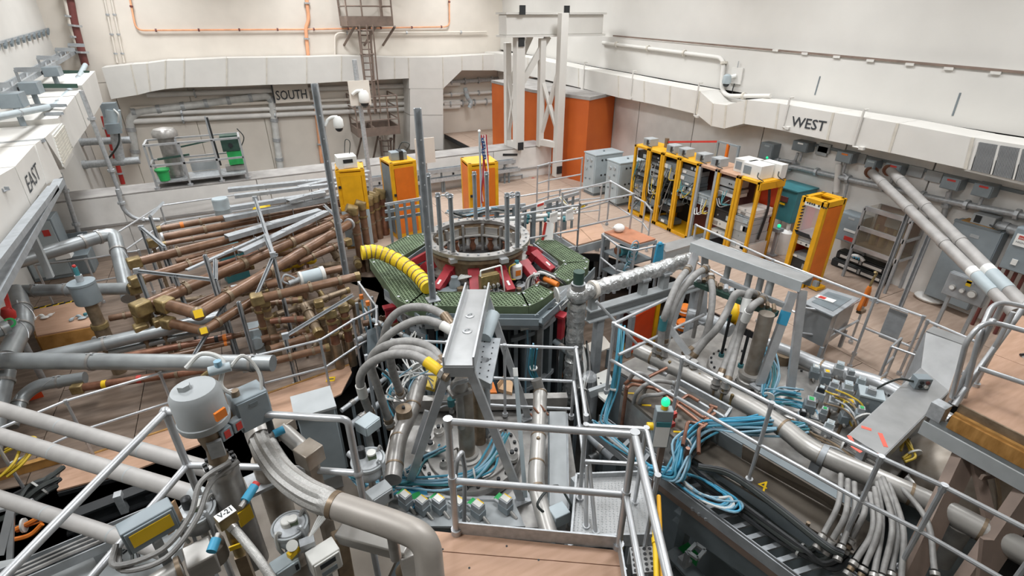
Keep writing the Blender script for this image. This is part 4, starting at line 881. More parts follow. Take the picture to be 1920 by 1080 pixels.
for i, (u, v, vt, lb) in enumerate(((828, 470, 362, 'left outer'), (850, 474, 364, 'left inner'), (892, 412, 322, 'rear left'), (914, 412, 322, 'rear right'), (951, 472, 362, 'right inner'), (970, 465, 360, 'right outer'), (811, 436, 325, 'rear far left'))):
    B = P(u, v, zr+.07); t = T('guide_post', lb+' upright grey post standing on the ring vessel', 'post', 'posts on the ring vessel'); h = topz(B, vt); t('upright', MB().chan(B, at(B, h), .075, .06, .014, V((-.3, -1, 0))), 'strut'); t('foot_plate', MB().box(B-V((.07, .07, 0)), B+V((.07, .07, .015))), 'steel'); t('head_bolt', MB().cyl(at(B, h-.06)-V((.05, 0, 0)), at(B, h-.06)+V((.05, 0, 0)), .015), 'galv'); t.done()
for (a, b, lb) in (((828, 366), (850, 366), 'left'), ((951, 366), (970, 364), 'right')):
    p, q = P(a[0], a[1], zr+.95), P(b[0], b[1], zr+.95); t = T('shackle_bar', 'threaded bar joining the %s pair of ring posts' % lb, 'bar'); t('bar', MB().cyl(p, q, .018), 'galv'); t('shackle', MB().ring(lerp(p, q, .5), V((0, 1, 0)), .03, .05, .02, 12), 'galv'); t.done()
# red radial arms
for i, (a, b, lb) in enumerate((((842, 508), (818, 545), 'front left'), ((888, 514), (890, 546), 'front'), ((940, 510), (958, 547), 'front right'), ((1005, 480), (1035, 508), 'right'), ((985, 498), (1010, 530), 'lower right'), ((1000, 470), (1012, 478), 'far right'), ((800, 478), (772, 493), 'far left'), ((802, 497), (784, 509), 'left'))):
    p, q = P(a[0], a[1], 1.2), P(b[0], b[1], 1.0); t = T('clamp_arm', lb+' red clamp arm reaching from the ring to the walkway', 'arm', 'red radial arms'); t('arm', MB().bar(p, q, .17, .13), 'red', bev=.012); d = (q-p).normalized(); c = lerp(p, q, .75)+Z*.07; t('label_plate', MB().obox(c, d*.05, d.cross(Z).normalized()*.02, Z*.006), 'white'); t('root_lug', MB().bar(p-d*.1-Z*.03, p+d*.02-Z*.03, .2, .18), 'red'); t.done()
# things between ring and walkway
t = T('machine_bed', 'cluttered bronze bed of the machine around the ring vessel', 'machine'); t('bed_plate', MB().lathe(at(RC, .72), Z, [(1.75, 0), (1.75, .08), (.8, .1)], 36), 'bronze'); rnd = random.Random(11)
for i in range(60):
    a = rnd.random()*6.28; r = 1.08+rnd.random()*.6; c = at(RC, .82)+V((math.cos(a)*r, math.sin(a)*r, 0)); s_ = .04+.07*rnd.random()
    if i % 3: t('fitting', MB().lathe(c, Z, [(s_, 0), (s_, s_*1.4), (s_*.6, s_*1.5), (s_*.6, s_*2.2)], 8), rnd.choice(('steel', 'bronze', 'black', 'cabdark', 'brass', 'copper')))
    else: t('bracket', MB().obox(c+Z*s_, V((s_*1.3, s_*.3, 0)), V((-s_*.2, s_, 0)), Z*s_), rnd.choice(('steel', 'cabdark', 'bronze', 'galv')))
for i in range(26):
    a = rnd.random()*6.28; r = 1.05+rnd.random()*.4; f = lambda k, z: at(RC, z)+V((math.cos(a+k)*r, math.sin(a+k)*r, 0)); t('cable', MB().tube(spl([f(0, .86), f(.12, 1.05), f(.25, .95), f(.4, .86)], 5), .016, 6), rnd.choice(('cablewhite', 'blackcable', 'hose', 'cableorange', 'labelred', 'cableyellow')))
t.done()
t = T('manifold_block', 'olive gas manifold block with valves at the front of the ring', 'valve'); p = P(918, 540, 1.1); w = .34; t('block', MB().box(p-V((w/2, .05, 0)), p+V((w/2, .08, .26))), 'brass', bev=.008); 
for i in range(4): c = p+V((-w/2+.05+.08*i, -.06, .08)); k = t('valve', MB().cyl(c, c-YA*.06, .025), 'stainless'); t('stem', MB().cyl(c-Z*.03, c-Z*.14-YA*.04, .012), 'galv', k)
t('top_rail', MB().tube(bend([p+V((-.16, 0, .26)), p+V((-.16, 0, .36)), p+V((.22, 0, .38)), p+V((.26, -.05, -.1))], .03), .015), 'paper'); t.done()
t = T('spray_tank', 'white canister with orange label and teal cap beside the ring', 'canister'); p = P(969, 520, 1.05); t('body', MB().lathe(p, Z, [(.09, 0), (.095, .02), (.095, .24), (.06, .28)], 16), 'white'); t('cap', MB().cyl(p+Z*.28, p+Z*.33, .04), 'teal'); t('label', MB().obox(p+V((-.02, -.094, .13)), V((.05, 0, 0)), V((0, .004, 0)), Z*.05), 'cableorange'); t('hose', MB().tube(spl([p+V((-.05, -.05, .3)), p+V((-.17, -.05, .25)), p+V((-.16, -.08, .05)), p+V((-.08, -.1, .02))]), .012, 6), 'cableyellow'); t.done()
t = T('gauge_cluster', 'grey instrument head with white leads left of the front arm', 'device'); p = P(853, 540, 1.0); t('body', MB().lathe(p, Z, [(.1, 0), (.1, .1), (.06, .16), (.06, .22)], 14), 'cabgrey')
for i in range(5): t('lead', MB().tube(spl([p+V((.06, 0, .15)), p+V((.14+.03*i, -.03*i, .22)), p+V((.24, .04*i, .1)), p+V((.2+.04*i, -.1, -.02))]), .014, 6), 'cablewhite')
t.done()
t = T('orange_connector', 'orange-brown cable connectors bundled on the right of the ring', 'connector'); p = P(1030, 528, 1.15); t('barrel', MB().cyl(P(1017, 520, 1.15), P(1046, 534, 1.13), .05), 'cableorange'); t('collar', MB().cyl(P(1015, 519, 1.15), P(1021, 522, 1.15), .058), 'black')
for i in range(6): t('cable', MB().tube(spl(Ps([(985+4*i, 545-3*i, 1.0), (990+5*i, 522-3*i, 1.2), (1012+7*i, 512+2*i, 1.22), (1035+6*i, 518+4*i, 1.05)])), .018, 6), ('hose', 'cablewhite', 'blackcable')[i % 3])
p = P(1030, 514, 1.2); t('indicator', MB().sph(p, .025, 8), 'redlamp'); t.done()
t = T('hazard_indicator', 'grey finned trough beside the rear right grating', 'tray'); a, b = P(1000, 462, 1.08), P(1052, 500, 1.02); t('trough', MB().chan(a, b, .22, .12, .02), 'cabdark'); t('fin', MB().bar(a+Z*.02, b+Z*.02, .03, .1), 'strut'); t('fin', MB().bar(a+V((.05, .05, .02)), b+V((.05, .05, .02)), .02, .1), 'cabgrey'); t.done()
t = T('cable_trough', 'grey trough inside the rear left grating', 'tray'); a, b = P(800, 458, 1.08), P(752, 492, 1.05); t('trough', MB().chan(a, b, .2, .12, .02), 'cabdark'); t('fin', MB().bar(a+Z*.02, b+Z*.02, .02, .1), 'strut'); t.done()
# yellow ventilation hose
t = T('ventilation_hose', 'ribbed yellow flexible hose lying across the green walkway', 'hose')
c = spl(Ps([(678, 474, 1.62), (705, 472, 1.6), (735, 483, 1.5), (768, 503, 1.4), (790, 523, 1.33), (803, 540, 1.28)]), 8); m = MB(); rr = .12
m.tube(c, [rr*(1+(.05 if i % 3 == 0 else -.02)) for i in range(len(c))], 18); k = t('skin', m, 'yellowduct')
for i in range(2, len(c)-1, 3): d = (c[i+1]-c[i-1]).normalized(); t('wire_ring', MB().cyl(c[i]-d*.008, c[i]+d*.008, rr*1.07, n=18), 'bronze', k)
t.done()
# flag
t = T('flag', 'small hanging stars and stripes flag on a white pole behind the ring', 'flag'); B = P(903, 398, 1.1); h = topz(B, 246); t('pole', MB().cyl(at(B, .0), at(B, h), .022), 'cablight'); t('pole_foot', MB().cyl(at(B, .0), at(B, .06), .09), 'cabdark'); t('finial', MB().sph(at(B, h), .035, 10), 'white')
f0 = at(B, h-.08); Lf = h-topz(B, 378)-.05; nst = 7
for i in range(nst):
    x0 = .02+i*.022; off = .03*math.sin(i*2.1); pts = []
    for j in range(9): s_ = j/8; pts.append(f0+V((x0*.9+.03*math.sin(s_*5+i), -.05+off*(.4+s_)+.02*math.sin(s_*9+i), -Lf*s_*(1-.02*i))))
    m = MB(); dd = V((.026, .006, 0)); n = len(pts); m.add(pts+[p+dd for p in pts]+[p+V((0, .012, 0)) for p in pts]+[p+dd+V((0, .012, 0)) for p in pts], [(j, j+1, n+j+1, n+j) for j in range(n-1)]+[(2*n+j, 3*n+j, 3*n+j+1, 2*n+j+1) for j in range(n-1)])
    t('stripe', m, ('flagred', 'flagwhite')[i % 2])
for i in range(6): c = f0+V((.03+.02*(i % 3), -.09-.01*(i % 2), -.1-.075*i)); t('canton_patch', MB().obox(c, V((.035, .01, 0)), V((0, .005, 0)), Z*.05), 'flagblue'); t('star', MB().obox(c-V((0, .012, 0)), V((.01, 0, 0)), V((0, .002, 0)), Z*.01), 'flagwhite')
t.done()
# ================================================================ foil-wrapped line with its beam
t = T('foil_line', 'foil-wrapped pipe elbow running right and down beside the walkway', 'pipe')
a, b, e = P(1083, 552, 1.72), P(1300, 484, 1.72), None
dn = at(P(1083, 552, 1.72), -.2); rnd = random.Random(3)
def crumple(p, q, r, n, seg=14):
    m = MB(); pts = [lerp(p, q, i/n) for i in range(n+1)]; m.tube(pts, [r*(1+rnd.uniform(-.1, .1)) for _ in pts], seg)
    for v in m.v: v += V((rnd.uniform(-1, 1), rnd.uniform(-1, 1), rnd.uniform(-1, 1)))*r*.07
    return m
t('horizontal_wrap', crumple(a, b, .115, 46), 'foil'); t('vertical_wrap', crumple(at(a, 1.6), dn, .125, 44), 'foil'); t('elbow_wrap', MB().sph(a, .15, 14, (1.05, 1.05, .95)), 'foil')
d = (b-a).normalized(); c = lerp(a, b, .12); t('tie', MB().cyl(c-d*.03, c+d*.03, .135), 'cream'); t.done()
t = T('sight_glass', 'clear plastic cylinder on the foil-wrapped elbow', 'tube'); p, q = P(1078, 545, 1.75), P(1043, 553, 1.72); t('tube', MB().cyl(p, q, .105, n=20), 'plastic'); t('end_ring', MB().cyl(q, lerp(q, p, .08), .112, n=20), 'cablewhite'); t('end_ring', MB().cyl(p, lerp(p, q, .2), .112, n=20), 'steel'); t.done()
t = T('vacuum_gauge', 'black topped gauge head standing on the foil elbow', 'gauge'); p = P(1084, 538, 1.85); t('neck', MB().cyl(p-Z*.1, p+Z*.05, .1), 'steel'); t('cap', MB().cyl(p+Z*.06, p+Z*.24, .075, .08), 'greenstrut'); t('collar', MB().cyl(p+Z*.03, p+Z*.06, .1), 'galv'); t.done()
t = T('support_beam', 'grey steel beam with stub posts under the foil-wrapped pipe', 'beam'); a2, b2 = P(1100, 592, 1.3), P(1318, 527, 1.3); t('beam', MB().ibeam(a2, b2, .16, .2, .02), 'paintgrey')
for k in (.04, .44, .62): c = lerp(a2, b2, k); t('stub_post', MB().bar(c+Z*.1, c+Z*.36, .11), 'paintgrey'); t('saddle', MB().bar(c+Z*.36-(b2-a2).normalized()*.08, c+Z*.36+(b2-a2).normalized()*.08, .16, .03), 'galv')
for k in (.1, .95): c = lerp(a2, b2, k); t('leg', MB().bar(at(c, ZP), c-Z*.1, .12), 'strut')
t.done()
# lower cabinets seen below the beam
N = P(1176, 668, -1.2); t = T('equipment_cabinet', 'yellow cabinet with red-orange door down in the pit below the foil pipe', 'cabinet'); h = topz(N, 592)-N.z; u = (P(1222, 640, -1.2)-N); u = V((u.x, u.y, 0)); n = V((u.y, -u.x, 0)).normalized()
if n.y < 0: n = -n
for k in (0, 1):
    for j in (0, .3): c = at(N+u*k+n*j, -1.2); t('frame_post', MB().bar(c, c+Z*h, .1), 'yellow' if k else 'strut')
t('top_panel', boxon(N+Z*h, u, n*.3, .05), 'strut'); t('door', MB().prism([N+u*.08-n*.02+Z*.05, N+u*.9-n*.02+Z*.05, N+u*.9-n*.02+Z*(h-.05), N+u*.08-n*.02+Z*(h-.05)], n*.03), 'orangered'); t('base_panel', boxon(N, u, n*.3, .08), 'yellow'); t('back_panel', boxon(N+n*.28, u, n*.03, h), 'maroon'); t.done()
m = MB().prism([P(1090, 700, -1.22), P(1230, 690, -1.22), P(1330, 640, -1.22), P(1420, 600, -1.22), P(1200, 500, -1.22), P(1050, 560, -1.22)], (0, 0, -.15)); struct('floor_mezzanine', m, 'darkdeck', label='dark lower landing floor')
for i, (u, v, lb, mt) in enumerate(((1283, 590, 'orange round drum beside the lower cabinet', 'cableorange'), (1279, 618, 'orange folded sling below the drum', 'orange'))):
    p = P(u, v, -.3-.2*i); t = T('orange_drum', lb, 'drum'); t('shell', MB().lathe(p, Z, [(.1, 0), (.14, .04), (.14, .18), (.1, .22)], 14), mt); t('band', MB().ring(p+Z*.1, Z, .135, .15, .03, 14), 'white'); t('stand', MB().cyl(at(p, -1.2), p, .05), 'cabdark'); t.done()
t = T('yellow_reel', 'yellow cable reel under the right frame, with a grey hub', 'reel'); p = P(1372, 585, .2); ax = V((.8, -.6, 0)); t('drum', MB().cyl(p-ax*.06, p+ax*.06, .2, n=20), 'labelyellow'); t('hub', MB().cyl(p-ax*.09, p+ax*.09, .08), 'cabdark'); t('rim', MB().ring(p+ax*.06, ax, .15, .24, .02, 20), 'yellow'); t('stand', MB().bar(at(p, -1.2), p, .06), 'strut'); t.done()
# folder / plates on the lower landing
t = T('cream_plate', 'pale cream board lying on a low bench below the foil pipe', 'board'); q = Ps([(1093, 650, -.75), (1132, 632, -.75), (1148, 652, -.75), (1112, 666, -.75)]); t('board', MB().prism(q, (0, 0, .03)), 'cream'); t('leg', MB().cyl(at(q[0], -1.2)+V((.1,0,0)), q[0]+V((.1,0,0)), .03), 'cabdark'); t('leg', MB().cyl(at(q[2], -1.2)-V((.1,0,0)), q[2]-V((.1,0,0)), .03), 'cabdark'); t.done()
# ================================================================ wooden landing and railings behind the machine
zl = .75
t = T('timber_landing', 'plywood landing on grey beams behind the right grating', 'platform'); q = Ps([(1042, 438, zl), (1124, 417, zl), (1140, 446, zl), (1080, 462, zl)]); mid1, mid2 = lerp(q[0], q[1], .5), lerp(q[3], q[2], .5)
g = (q[1]-q[0]).normalized()*.006
t('plywood_sheet', MB().prism([q[0], mid1-g, mid2-g, q[3]], (0, 0, .03)), 'ply'); t('plywood_sheet', MB().prism([mid1+g, q[1], q[2], mid2+g], (0, 0, .03)), 'ply')
for a, b in zip(q, q[1:]+q[:1]): t('edge_beam', MB().bar(a-Z*.1, b-Z*.1, .06, .18), 'paintgrey')
for p in q: t('leg', MB().bar(at(p, -1.2), p-Z*.02, .08), 'strut')
t.done()
zt = zl+1.07
railpx('guard_rail', 'aluminium railing around the plywood landing behind the machine', [(1087, 384), (1188, 364), (1145, 340), (1055, 362)], zt, zl, mids=(.45,))
railpx('guard_rail', 'aluminium railing from the ring side to the landing corner', [(975, 402), (1087, 384)], zt, zl, mids=(.5, .85))
railpx('guard_rail', 'aluminium railing in front of the yellow racks', [(1188, 368), (1210, 380), (1222, 395)], 1.07, 0, mids=(.5,))
railpx('guard_rail', 'far railing in front of the shield wall, left of the pale cabinets', [(950, 372), (1050, 356), (1128, 348)], 1.07, 0, mids=(.33, .66))
railpx('guard_rail', 'sloped-top railing in front of the orange door', [(1008, 312), (1030, 306), (1092, 296)], 1.8, 0.3, mids=(.3, .6))
t = T('cable_rack', 'dark slatted cable rack standing behind the green walkway, left of the ring', 'rack')
for v0, k in ((392, 0), (405, 1), (420, 2)): a, b = P(722, v0-8, 1.5-.25*k), P(806, v0-22, 1.5-.25*k); t('rail', MB().bar(a, b, .04, .07), 'cabgrey' if k else 'alu')
for i in range(6): p = P(728+15*i, 384-2.6*i, 1.5); t('upright', MB().bar(at(p, .0), p, .08 if i % 2 else .05), 'cabdark')
t.done()
t = T('cable_rack', 'dark slatted cable rack standing behind the ring on its right', 'rack')
for k in range(3): a, b = P(978, 392+12*k, 1.2-.25*k), P(1085, 362+12*k, 1.2-.25*k); t('rail', MB().bar(a, b, .05, .08), 'strut')
for i in range(7): p = P(985+15*i, 388-4.2*i, 1.2); t('upright', MB().bar(at(p, 0), p, .1 if i % 2 else .05), 'cabdark')
t.done()
t = T('cable_rack', 'dark slatted cable rack directly behind the ring and the flag', 'rack')
for k in range(3): a, b = P(842, 398+9*k, 1.15-.25*k), P(985, 384+9*k, 1.15-.25*k); t('rail', MB().bar(a, b, .05, .08), ('galv', 'strut', 'cabgrey')[k])
for i in range(9): p = P(846+17*i, 397.5-1.66*i, 1.15); t('upright', MB().bar(at(p, 0), p, .09 if i % 2 else .05), 'cabdark')
t('cable_tray', MB().prism([at(P(842, 398, 1.15), .62), at(P(985, 384, 1.15), .62), at(P(985, 384, 1.15), .66)+V((0, .3, 0)), at(P(842, 398, 1.15), .66)+V((0, .3, 0))], (0, 0, .04)), 'strut'); t.done()
cables('grey and blue leads draped on the rack behind the ring', [(840, 398, 1.2), (870, 404, 1.05), (920, 394, 1.2), (950, 396, 1.0), (985, 388, 1.1)], 7, .05, .02, ('hose', 'blackcable', 'bluelight', 'cablewhite'), 61, 'cable_bundle', 'cables behind the ring')
cables('yellow and white leads hanging on the right rear rack', [(1050, 372, 1.35), (1062, 388, 1.2), (1080, 394, 1.15), (1095, 384, 1.3)], 6, .04, .016, ('cableyellow', 'cablewhite', 'hose'), 62, 'cable_bundle', 'cables behind the ring')
for i, (a, b, z, lb) in enumerate((((700, 372), (1045, 340), .75, 'upper grey tray in front of the shield wall'), ((700, 392), (1045, 352), .45, 'lower grey tray in front of the shield wall'))):
    p, q = P(*a, z), P(*b, z); p.y = q.y = 15.9-.0*i; t = T('cable_tray', lb, 'tray'); t('tray', MB().chan(p, q, .2, .12, .015), 'galv' if i else 'strut')
    for k in range(7): c = lerp(p, q, (k+.5)/7); t('bracket', MB().bar(at(c, 0), c-Z*.06, .05), 'cabdark')
    t.done()
t = T('shield_fittings', 'framed grey hatch doors low on the shield wall, right part', 'hatch')
for i, (u0, u1) in enumerate(((940, 980), (1010, 1048))):
    a, b = PY(u0, 334, 16.1), PY(u1, 366, 16.1); t('hatch', MB().box((a.x, 16.18, b.z), (b.x, 16.24, a.z)), 'conc'); t('rim', MB().tube([V((a.x, 16.16, b.z)), V((a.x, 16.16, a.z)), V((b.x, 16.16, a.z)), V((b.x, 16.16, b.z))], .03, 6), 'strut')
p = PY(1000, 341, 16.0); t('valve_wheel', MB().ring(p, YA, .1, .15, .05, 16), 'redpipe'); t.done()
for i, (pts, lb) in enumerate(((((930, 412), (1010, 405), (1085, 398)), 'upper'), (((935, 420), (1015, 412), (1075, 410)), 'lower'))):
    ptube('white_line', Ps([(u, v, .9-.1*i) for u, v in pts]), .045, 'white', lb+' white flexible line behind the ring, crossing to the landing', 'pipe', smooth=True, clips=4, clipmat='teal')
for i, (u, v, mt, lb) in enumerate(((1013, 390, 'white', 'white notice with red heading on the rear railing'), (1038, 408, 'paper', 'white paper sheet hanging on the rear railing'), (1068, 402, 'paper', 'second white paper hanging beside the yellow cord'))):
    p = P(u, v, 1.35); t = T('notice_sheet', lb, 'sign'); t('sheet', MB().obox(p, V((.12, .04, 0)), V((-.002, .006, 0)), Z*.12), mt); t('heading' if i == 0 else 'tape', MB().obox(p+V((0, -.012, .08)), V((.1, .033, 0)), V((-.002, .004, 0)), Z*.025), 'labelred' if i == 0 else 'cablewhite'); t.done()
t = T('paper_sign', 'folded white and red sign at the end of the green walkway', 'sign'); q = Ps([(1018, 450, 1.2), (1036, 450, 1.2)]); t('leaf', MB().prism([q[0], q[1], q[1]+V((.05, .05, .32)), q[0]+V((.1, .05, .36))], (0, .015, 0)), 'white'); t('stripe', MB().prism([q[0]-V((.03, 0, 0)), q[0]+V((.02, -.01, 0)), q[0]+V((.1, .03, .34)), q[0]+V((.05, .03, .36))], (0, .015, 0)), 'labelred'); t.done()
# terracotta topped trolley
zt = 1.0; q = Ps([(1133, 437, zt), (1173, 427, zt), (1229, 450, zt), (1188, 461, zt)])
t = T('tool_trolley', 'steel trolley with a terracotta table top', 'trolley'); t('table_top', MB().prism(q, (0, 0, .03)), 'tabletop')
for p in q: t('leg', MB().bar(at(p, 0), p, .05), 'strut'); t('caster', MB().cyl(at(p, .04)-XA*.02, at(p, .04)+XA*.02, .04), 'black')
for z in (.12, .55): t('shelf', MB().prism([at(p, z) for p in q], (0, 0, .025)), 'cabdark')
for a, b in zip(q, q[1:]+q[:1]): t('apron', MB().bar(a-Z*.04, b-Z*.04, .03, .07), 'alu')
t.done()
t = T('plastic_bag', 'crumpled clear plastic bag on the terracotta table top', 'bag'); p = P(1160, 434, zt+.03); t('bag', MB().sph(p+Z*.08, .12, 12, (1.1, 1, .8)), 'paper'); t('neck', MB().cyl(p+V((-.08, 0, .08)), p+V((-.16, 0, .12)), .05, .02), 'paper'); t.done()
c = sum(q, V((0,0,0)))/4
t = T('motor_unit', 'teal and copper motor on the trolley shelf', 'motor'); p = at(c, .58); t('body', MB().cyl(p+V((-.25, 0, .14)), p+V((.2, 0, .14)), .13), 'teal'); t('shaft_end', MB().cyl(p+V((-.32, 0, .14)), p+V((-.25, 0, .14)), .08), 'copper'); t('base', MB().box(p+V((-.2, -.1, 0)), p+V((.15, .1, .05))), 'cabdark'); t.done()
railpx('guard_rail', 'curved aluminium railing beside the terracotta trolley', [(1130, 440), (1160, 462), (1190, 470), (1245, 458)], 1.07, 0, mids=(.5,))
for i, (u, v, lb) in enumerate(((1188, 462, 'hanging from the curved railing'), (1176, 500, 'below the trolley'))):
    t = T('teal_cable', 'coil of teal cable '+lb, 'cable'); p = P(u, v, 1.0-.5*i)
    for j in range(4): t('loop', MB().tube([p+V((math.cos(a)*(.1+.01*j), -.04+.02*j, math.sin(a)*.14-.08*j)) for a in [2*math.pi*k/14 for k in range(15)]], .012, 5), 'teal' if j % 2 else 'bluelight')
    t.done()
t = T('blue_tarp', 'bright blue cloth hung on the corner post near the foil pipe', 'cloth'); q = Ps([(1234, 458, 1.2), (1245, 457, 1.2)]); m = MB()
m.prism([q[0], q[1], at(q[1], .75)+V((.04, 0, 0)), at(q[0], .7)-V((.05, 0, 0))], (0, .04, 0)); t('cloth', m, 'bluetape'); t('knot', MB().sph(q[0]+V((.05, 0, .0)), .05, 8), 'bluetape'); t.done()
t = T('sheet_box', 'long silver sheet-metal box right of the trolley', 'box'); q = Ps([(1237, 462, .95), (1296, 446, .95), (1310, 458, .95), (1248, 476, .95)]); t('lid', MB().prism(q, (0, 0, .04)), 'brightsheet'); t('body', MB().prism([at(p, .6) for p in q], (0, 0, .35)), 'paintgrey')
for p in q: t('leg', MB().bar(at(p, 0), at(p, .6), .05), 'strut')
t.done()
# ================================================================ brown tubes on the left deck
BT = 'brown transmission tubes of the left bundle'
def tubeline(label, pts, w, mt='brown', el=None, name='coax_tube', nr=3, end=None, start=None, group=BT, cat='tube', ringmat='bronze', tapes=()):
    """brown tube through (u, v, z) points, w = width in photo pixels at its middle"""
    q = Ps(pts); r = w/2*mpp(lerp(q[0], q[-1], .5)); t = T(name, label, cat, group)
    for a, b in zip(q[:-1], q[1:]): t('tube', MB().cyl(a, b, r, n=16), mt)
    for p in q[1:-1]:
        k = t('elbow', MB().sph(p, r*1.2, 14), 'bronze'); n = (C0-p).normalized(); e = n.cross(Z).normalized(); t('yellow_tape', MB().obox(p+n*r*1.15, n*r*.1, e*r*.65, e.cross(n)*r*.65), 'labelyellow', k)
    a, b = q[0], q[-1]; i0 = max(range(len(q)-1), key=lambda i: (q[i+1]-q[i]).length); A, B = q[i0], q[i0+1]; d = (B-A).normalized()
    for i in range(nr):
        c = lerp(A, B, (i+.6)/(nr+.2)); t('clamp_ring', MB().cyl(c-d*r*.35, c+d*r*.35, r*1.2, n=16), ringmat); t('clamp_lug', MB().obox(c+d.cross(Z).normalized()*0+Z*r*1.15, d*r*.2, d.cross(Z).normalized()*r*.2, Z*r*.25), 'bronze')
    for p, s_, o_ in ((a, start, q[1]), (b, end, q[-2])):
        dd = (p-o_).normalized()
        if s_ == 'elbow': t('end_elbow', MB().obox(p+dd*r*.6, dd*r*1.3, dd.cross(Z).normalized()*r*1.15, Z*r*1.15), 'brass', bev=r*.3)
        elif s_ == 'cap': t('end_cap', MB().cyl(p-dd*r*.3, p+dd*r*.8, r*1.12, n=16), 'brass')
        elif s_ == 'tape': t('end_fitting', MB().cyl(p-dd*r*.4, p+dd*r*1.0, r*1.15, n=16), 'bronze'); t('yellow_tape', MB().obox(p+dd*r*1.05, dd*r*.08, dd.cross(Z).normalized()*r*.75, (dd.cross(Z)).cross(dd).normalized()*r*.75), 'labelyellow')
        elif s_ == 'flange': t('end_flange', MB().cyl(p-dd*r*.25, p+dd*r*.25, r*1.35, n=16), 'galv')
    for k, cc in tapes: c = lerp(A, B, k); t('tape_band', MB().cyl(c-d*r*.5, c+d*r*.5, r*1.03, n=16), cc)
    t.done(); return r
Zt = .85
tubeline('rearmost brown tube with an orange tape near its left end', [(300, 429, Zt), (480, 398, Zt), (655, 368, Zt)][::2], 11, tapes=((.1, 'cableorange'),), start='cap', end='elbow')
tubeline('second brown tube from the back of the bundle', [(305, 445, Zt), (672, 376, Zt)], 13, start='flange', end='elbow')
tubeline('third brown tube from the back, thin and dark', [(310, 457, .75), (560, 412, .75)], 9, 'brown', start='cap')
tubeline('fourth brown tube from the back with a brass elbow at its left end', [(258, 491, Zt+.1), (480, 430, Zt+.1), (685, 386, Zt+.1)][::2], 15, start='elbow', end='elbow', nr=4)
tubeline('fifth brown tube from the back, passing behind the strut frame', [(262, 525, Zt), (655, 402, Zt)], 15, start='elbow', end='cap', nr=3)
tubeline('sixth brown tube, the long thick one with its brass box at the left', [(272, 574, Zt), (480, 487, Zt), (662, 404, Zt)][::2], 19, start='elbow', end='cap', nr=4)
tubeline('seventh brown tube, thick, bending at a yellow-taped elbow', [(315, 572, Zt), (372, 588, Zt), (655, 420, Zt)], 19, end='flange', start='elbow', nr=4)
tubeline('brown tube below the thick ones with a yellow-taped left end', [(320, 606, .6), (382, 620, .6), (470, 566, .6)], 17, start='elbow', nr=2)
tubeline('dark brown tube running under the thick pair', [(345, 580, .5), (480, 520, .5), (600, 470, .5)][::2], 13, 'brown', nr=2)
tubeline('reddish tube with black and orange ends above the silver pipe', [(235, 668, .2), (435, 630, .2)], 13, 'copper', tapes=((.93, 'cableorange'), (.85, 'black')), nr=1)
tubeline('dark twin of the reddish tube, just below it', [(300, 672, .1), (432, 642, .1)], 10, 'brown', nr=1, tapes=((.93, 'cableorange'),))
tubeline('short brown tube leading left from the brass box', [(205, 597, .5), (262, 586, .5)], 12, nr=1)
tubeline('brown tube emerging under the silver pipe toward the hand rail', [(152, 727, .0), (500, 676, .0)], 15, 'copper', start='elbow', nr=1, tapes=((.12, 'labelyellow'), (.3, 'labelred')))
tubeline('long front brown tube ending in a brass elbow by the walkway', [(488, 560, .95), (668, 519, .95)], 17, start='elbow', end='cap', nr=3)
tubeline('brown tube with the white sleeve behind the front tube', [(500, 535, .7), (640, 503, .7)], 14, nr=2, tapes=())
tubeline('brown tube rising behind the slotted mast', [(560, 492, .7), (648, 455, .7)], 12, nr=2, end='elbow')
for i, (a, b, w, mt, lb) in enumerate((((305, 548, .25), (470, 500, .25), 12, 'brown', 'under the rear thick tube'), ((330, 565, .15), (500, 545, .15), 10, 'bronze', 'with a dull bronze skin behind the capped ends'), ((425, 598, .2), (575, 532, .2), 13, 'brown', 'crossing below the strut brace'), ((505, 478, .45), (653, 457, .45), 12, 'brown', 'level with the yellow sheeting'),
        ((400, 500, .3), (560, 452, .3), 10, 'copper', 'reddish, between the fifth and sixth tubes'), ((455, 545, .3), (590, 505, .3), 12, 'brown', 'left of the white sleeve'), ((330, 490, .35), (520, 440, .35), 10, 'brown', 'beside the teal case'), ((520, 590, .15), (650, 545, .15), 12, 'bronze', 'bronze, below the front tube'), ((540, 445, .4), (650, 425, .4), 11, 'brown', 'behind the slotted mast, upper'), ((430, 632, .05), (520, 610, .05), 11, 'brown', 'short, left of the pedestal box'))):
    tubeline('lower layer brown tube '+lb, [a, b], w, mt, end='cap', nr=2, group='lower layer of the left bundle')
t = T('white_sleeve', 'white cylindrical pump sleeve on a brown tube', 'pump'); a, b = P(564, 523, .78), P(604, 513, .78); r = 13*mpp(a); t('sleeve', MB().cyl(a, b, r, n=20), 'cablight'); d = (b-a).normalized(); t('end_ring', MB().cyl(b-d*.03, b+d*.04, r*1.1, n=20), 'whitebox'); t('end_ring', MB().cyl(a-d*.02, a+d*.02, r*1.1, n=20), 'whitebox'); t('inlet', MB().cyl(a-d*.22-Z*.03, a, .05), 'galv'); t('hose', MB().tube(spl([a-d*.1+Z*.05, a-d*.25+Z*.16, a-d*.32+Z*.05, a-d*.22-Z*.05]), .02, 6), 'galv'); t.done()
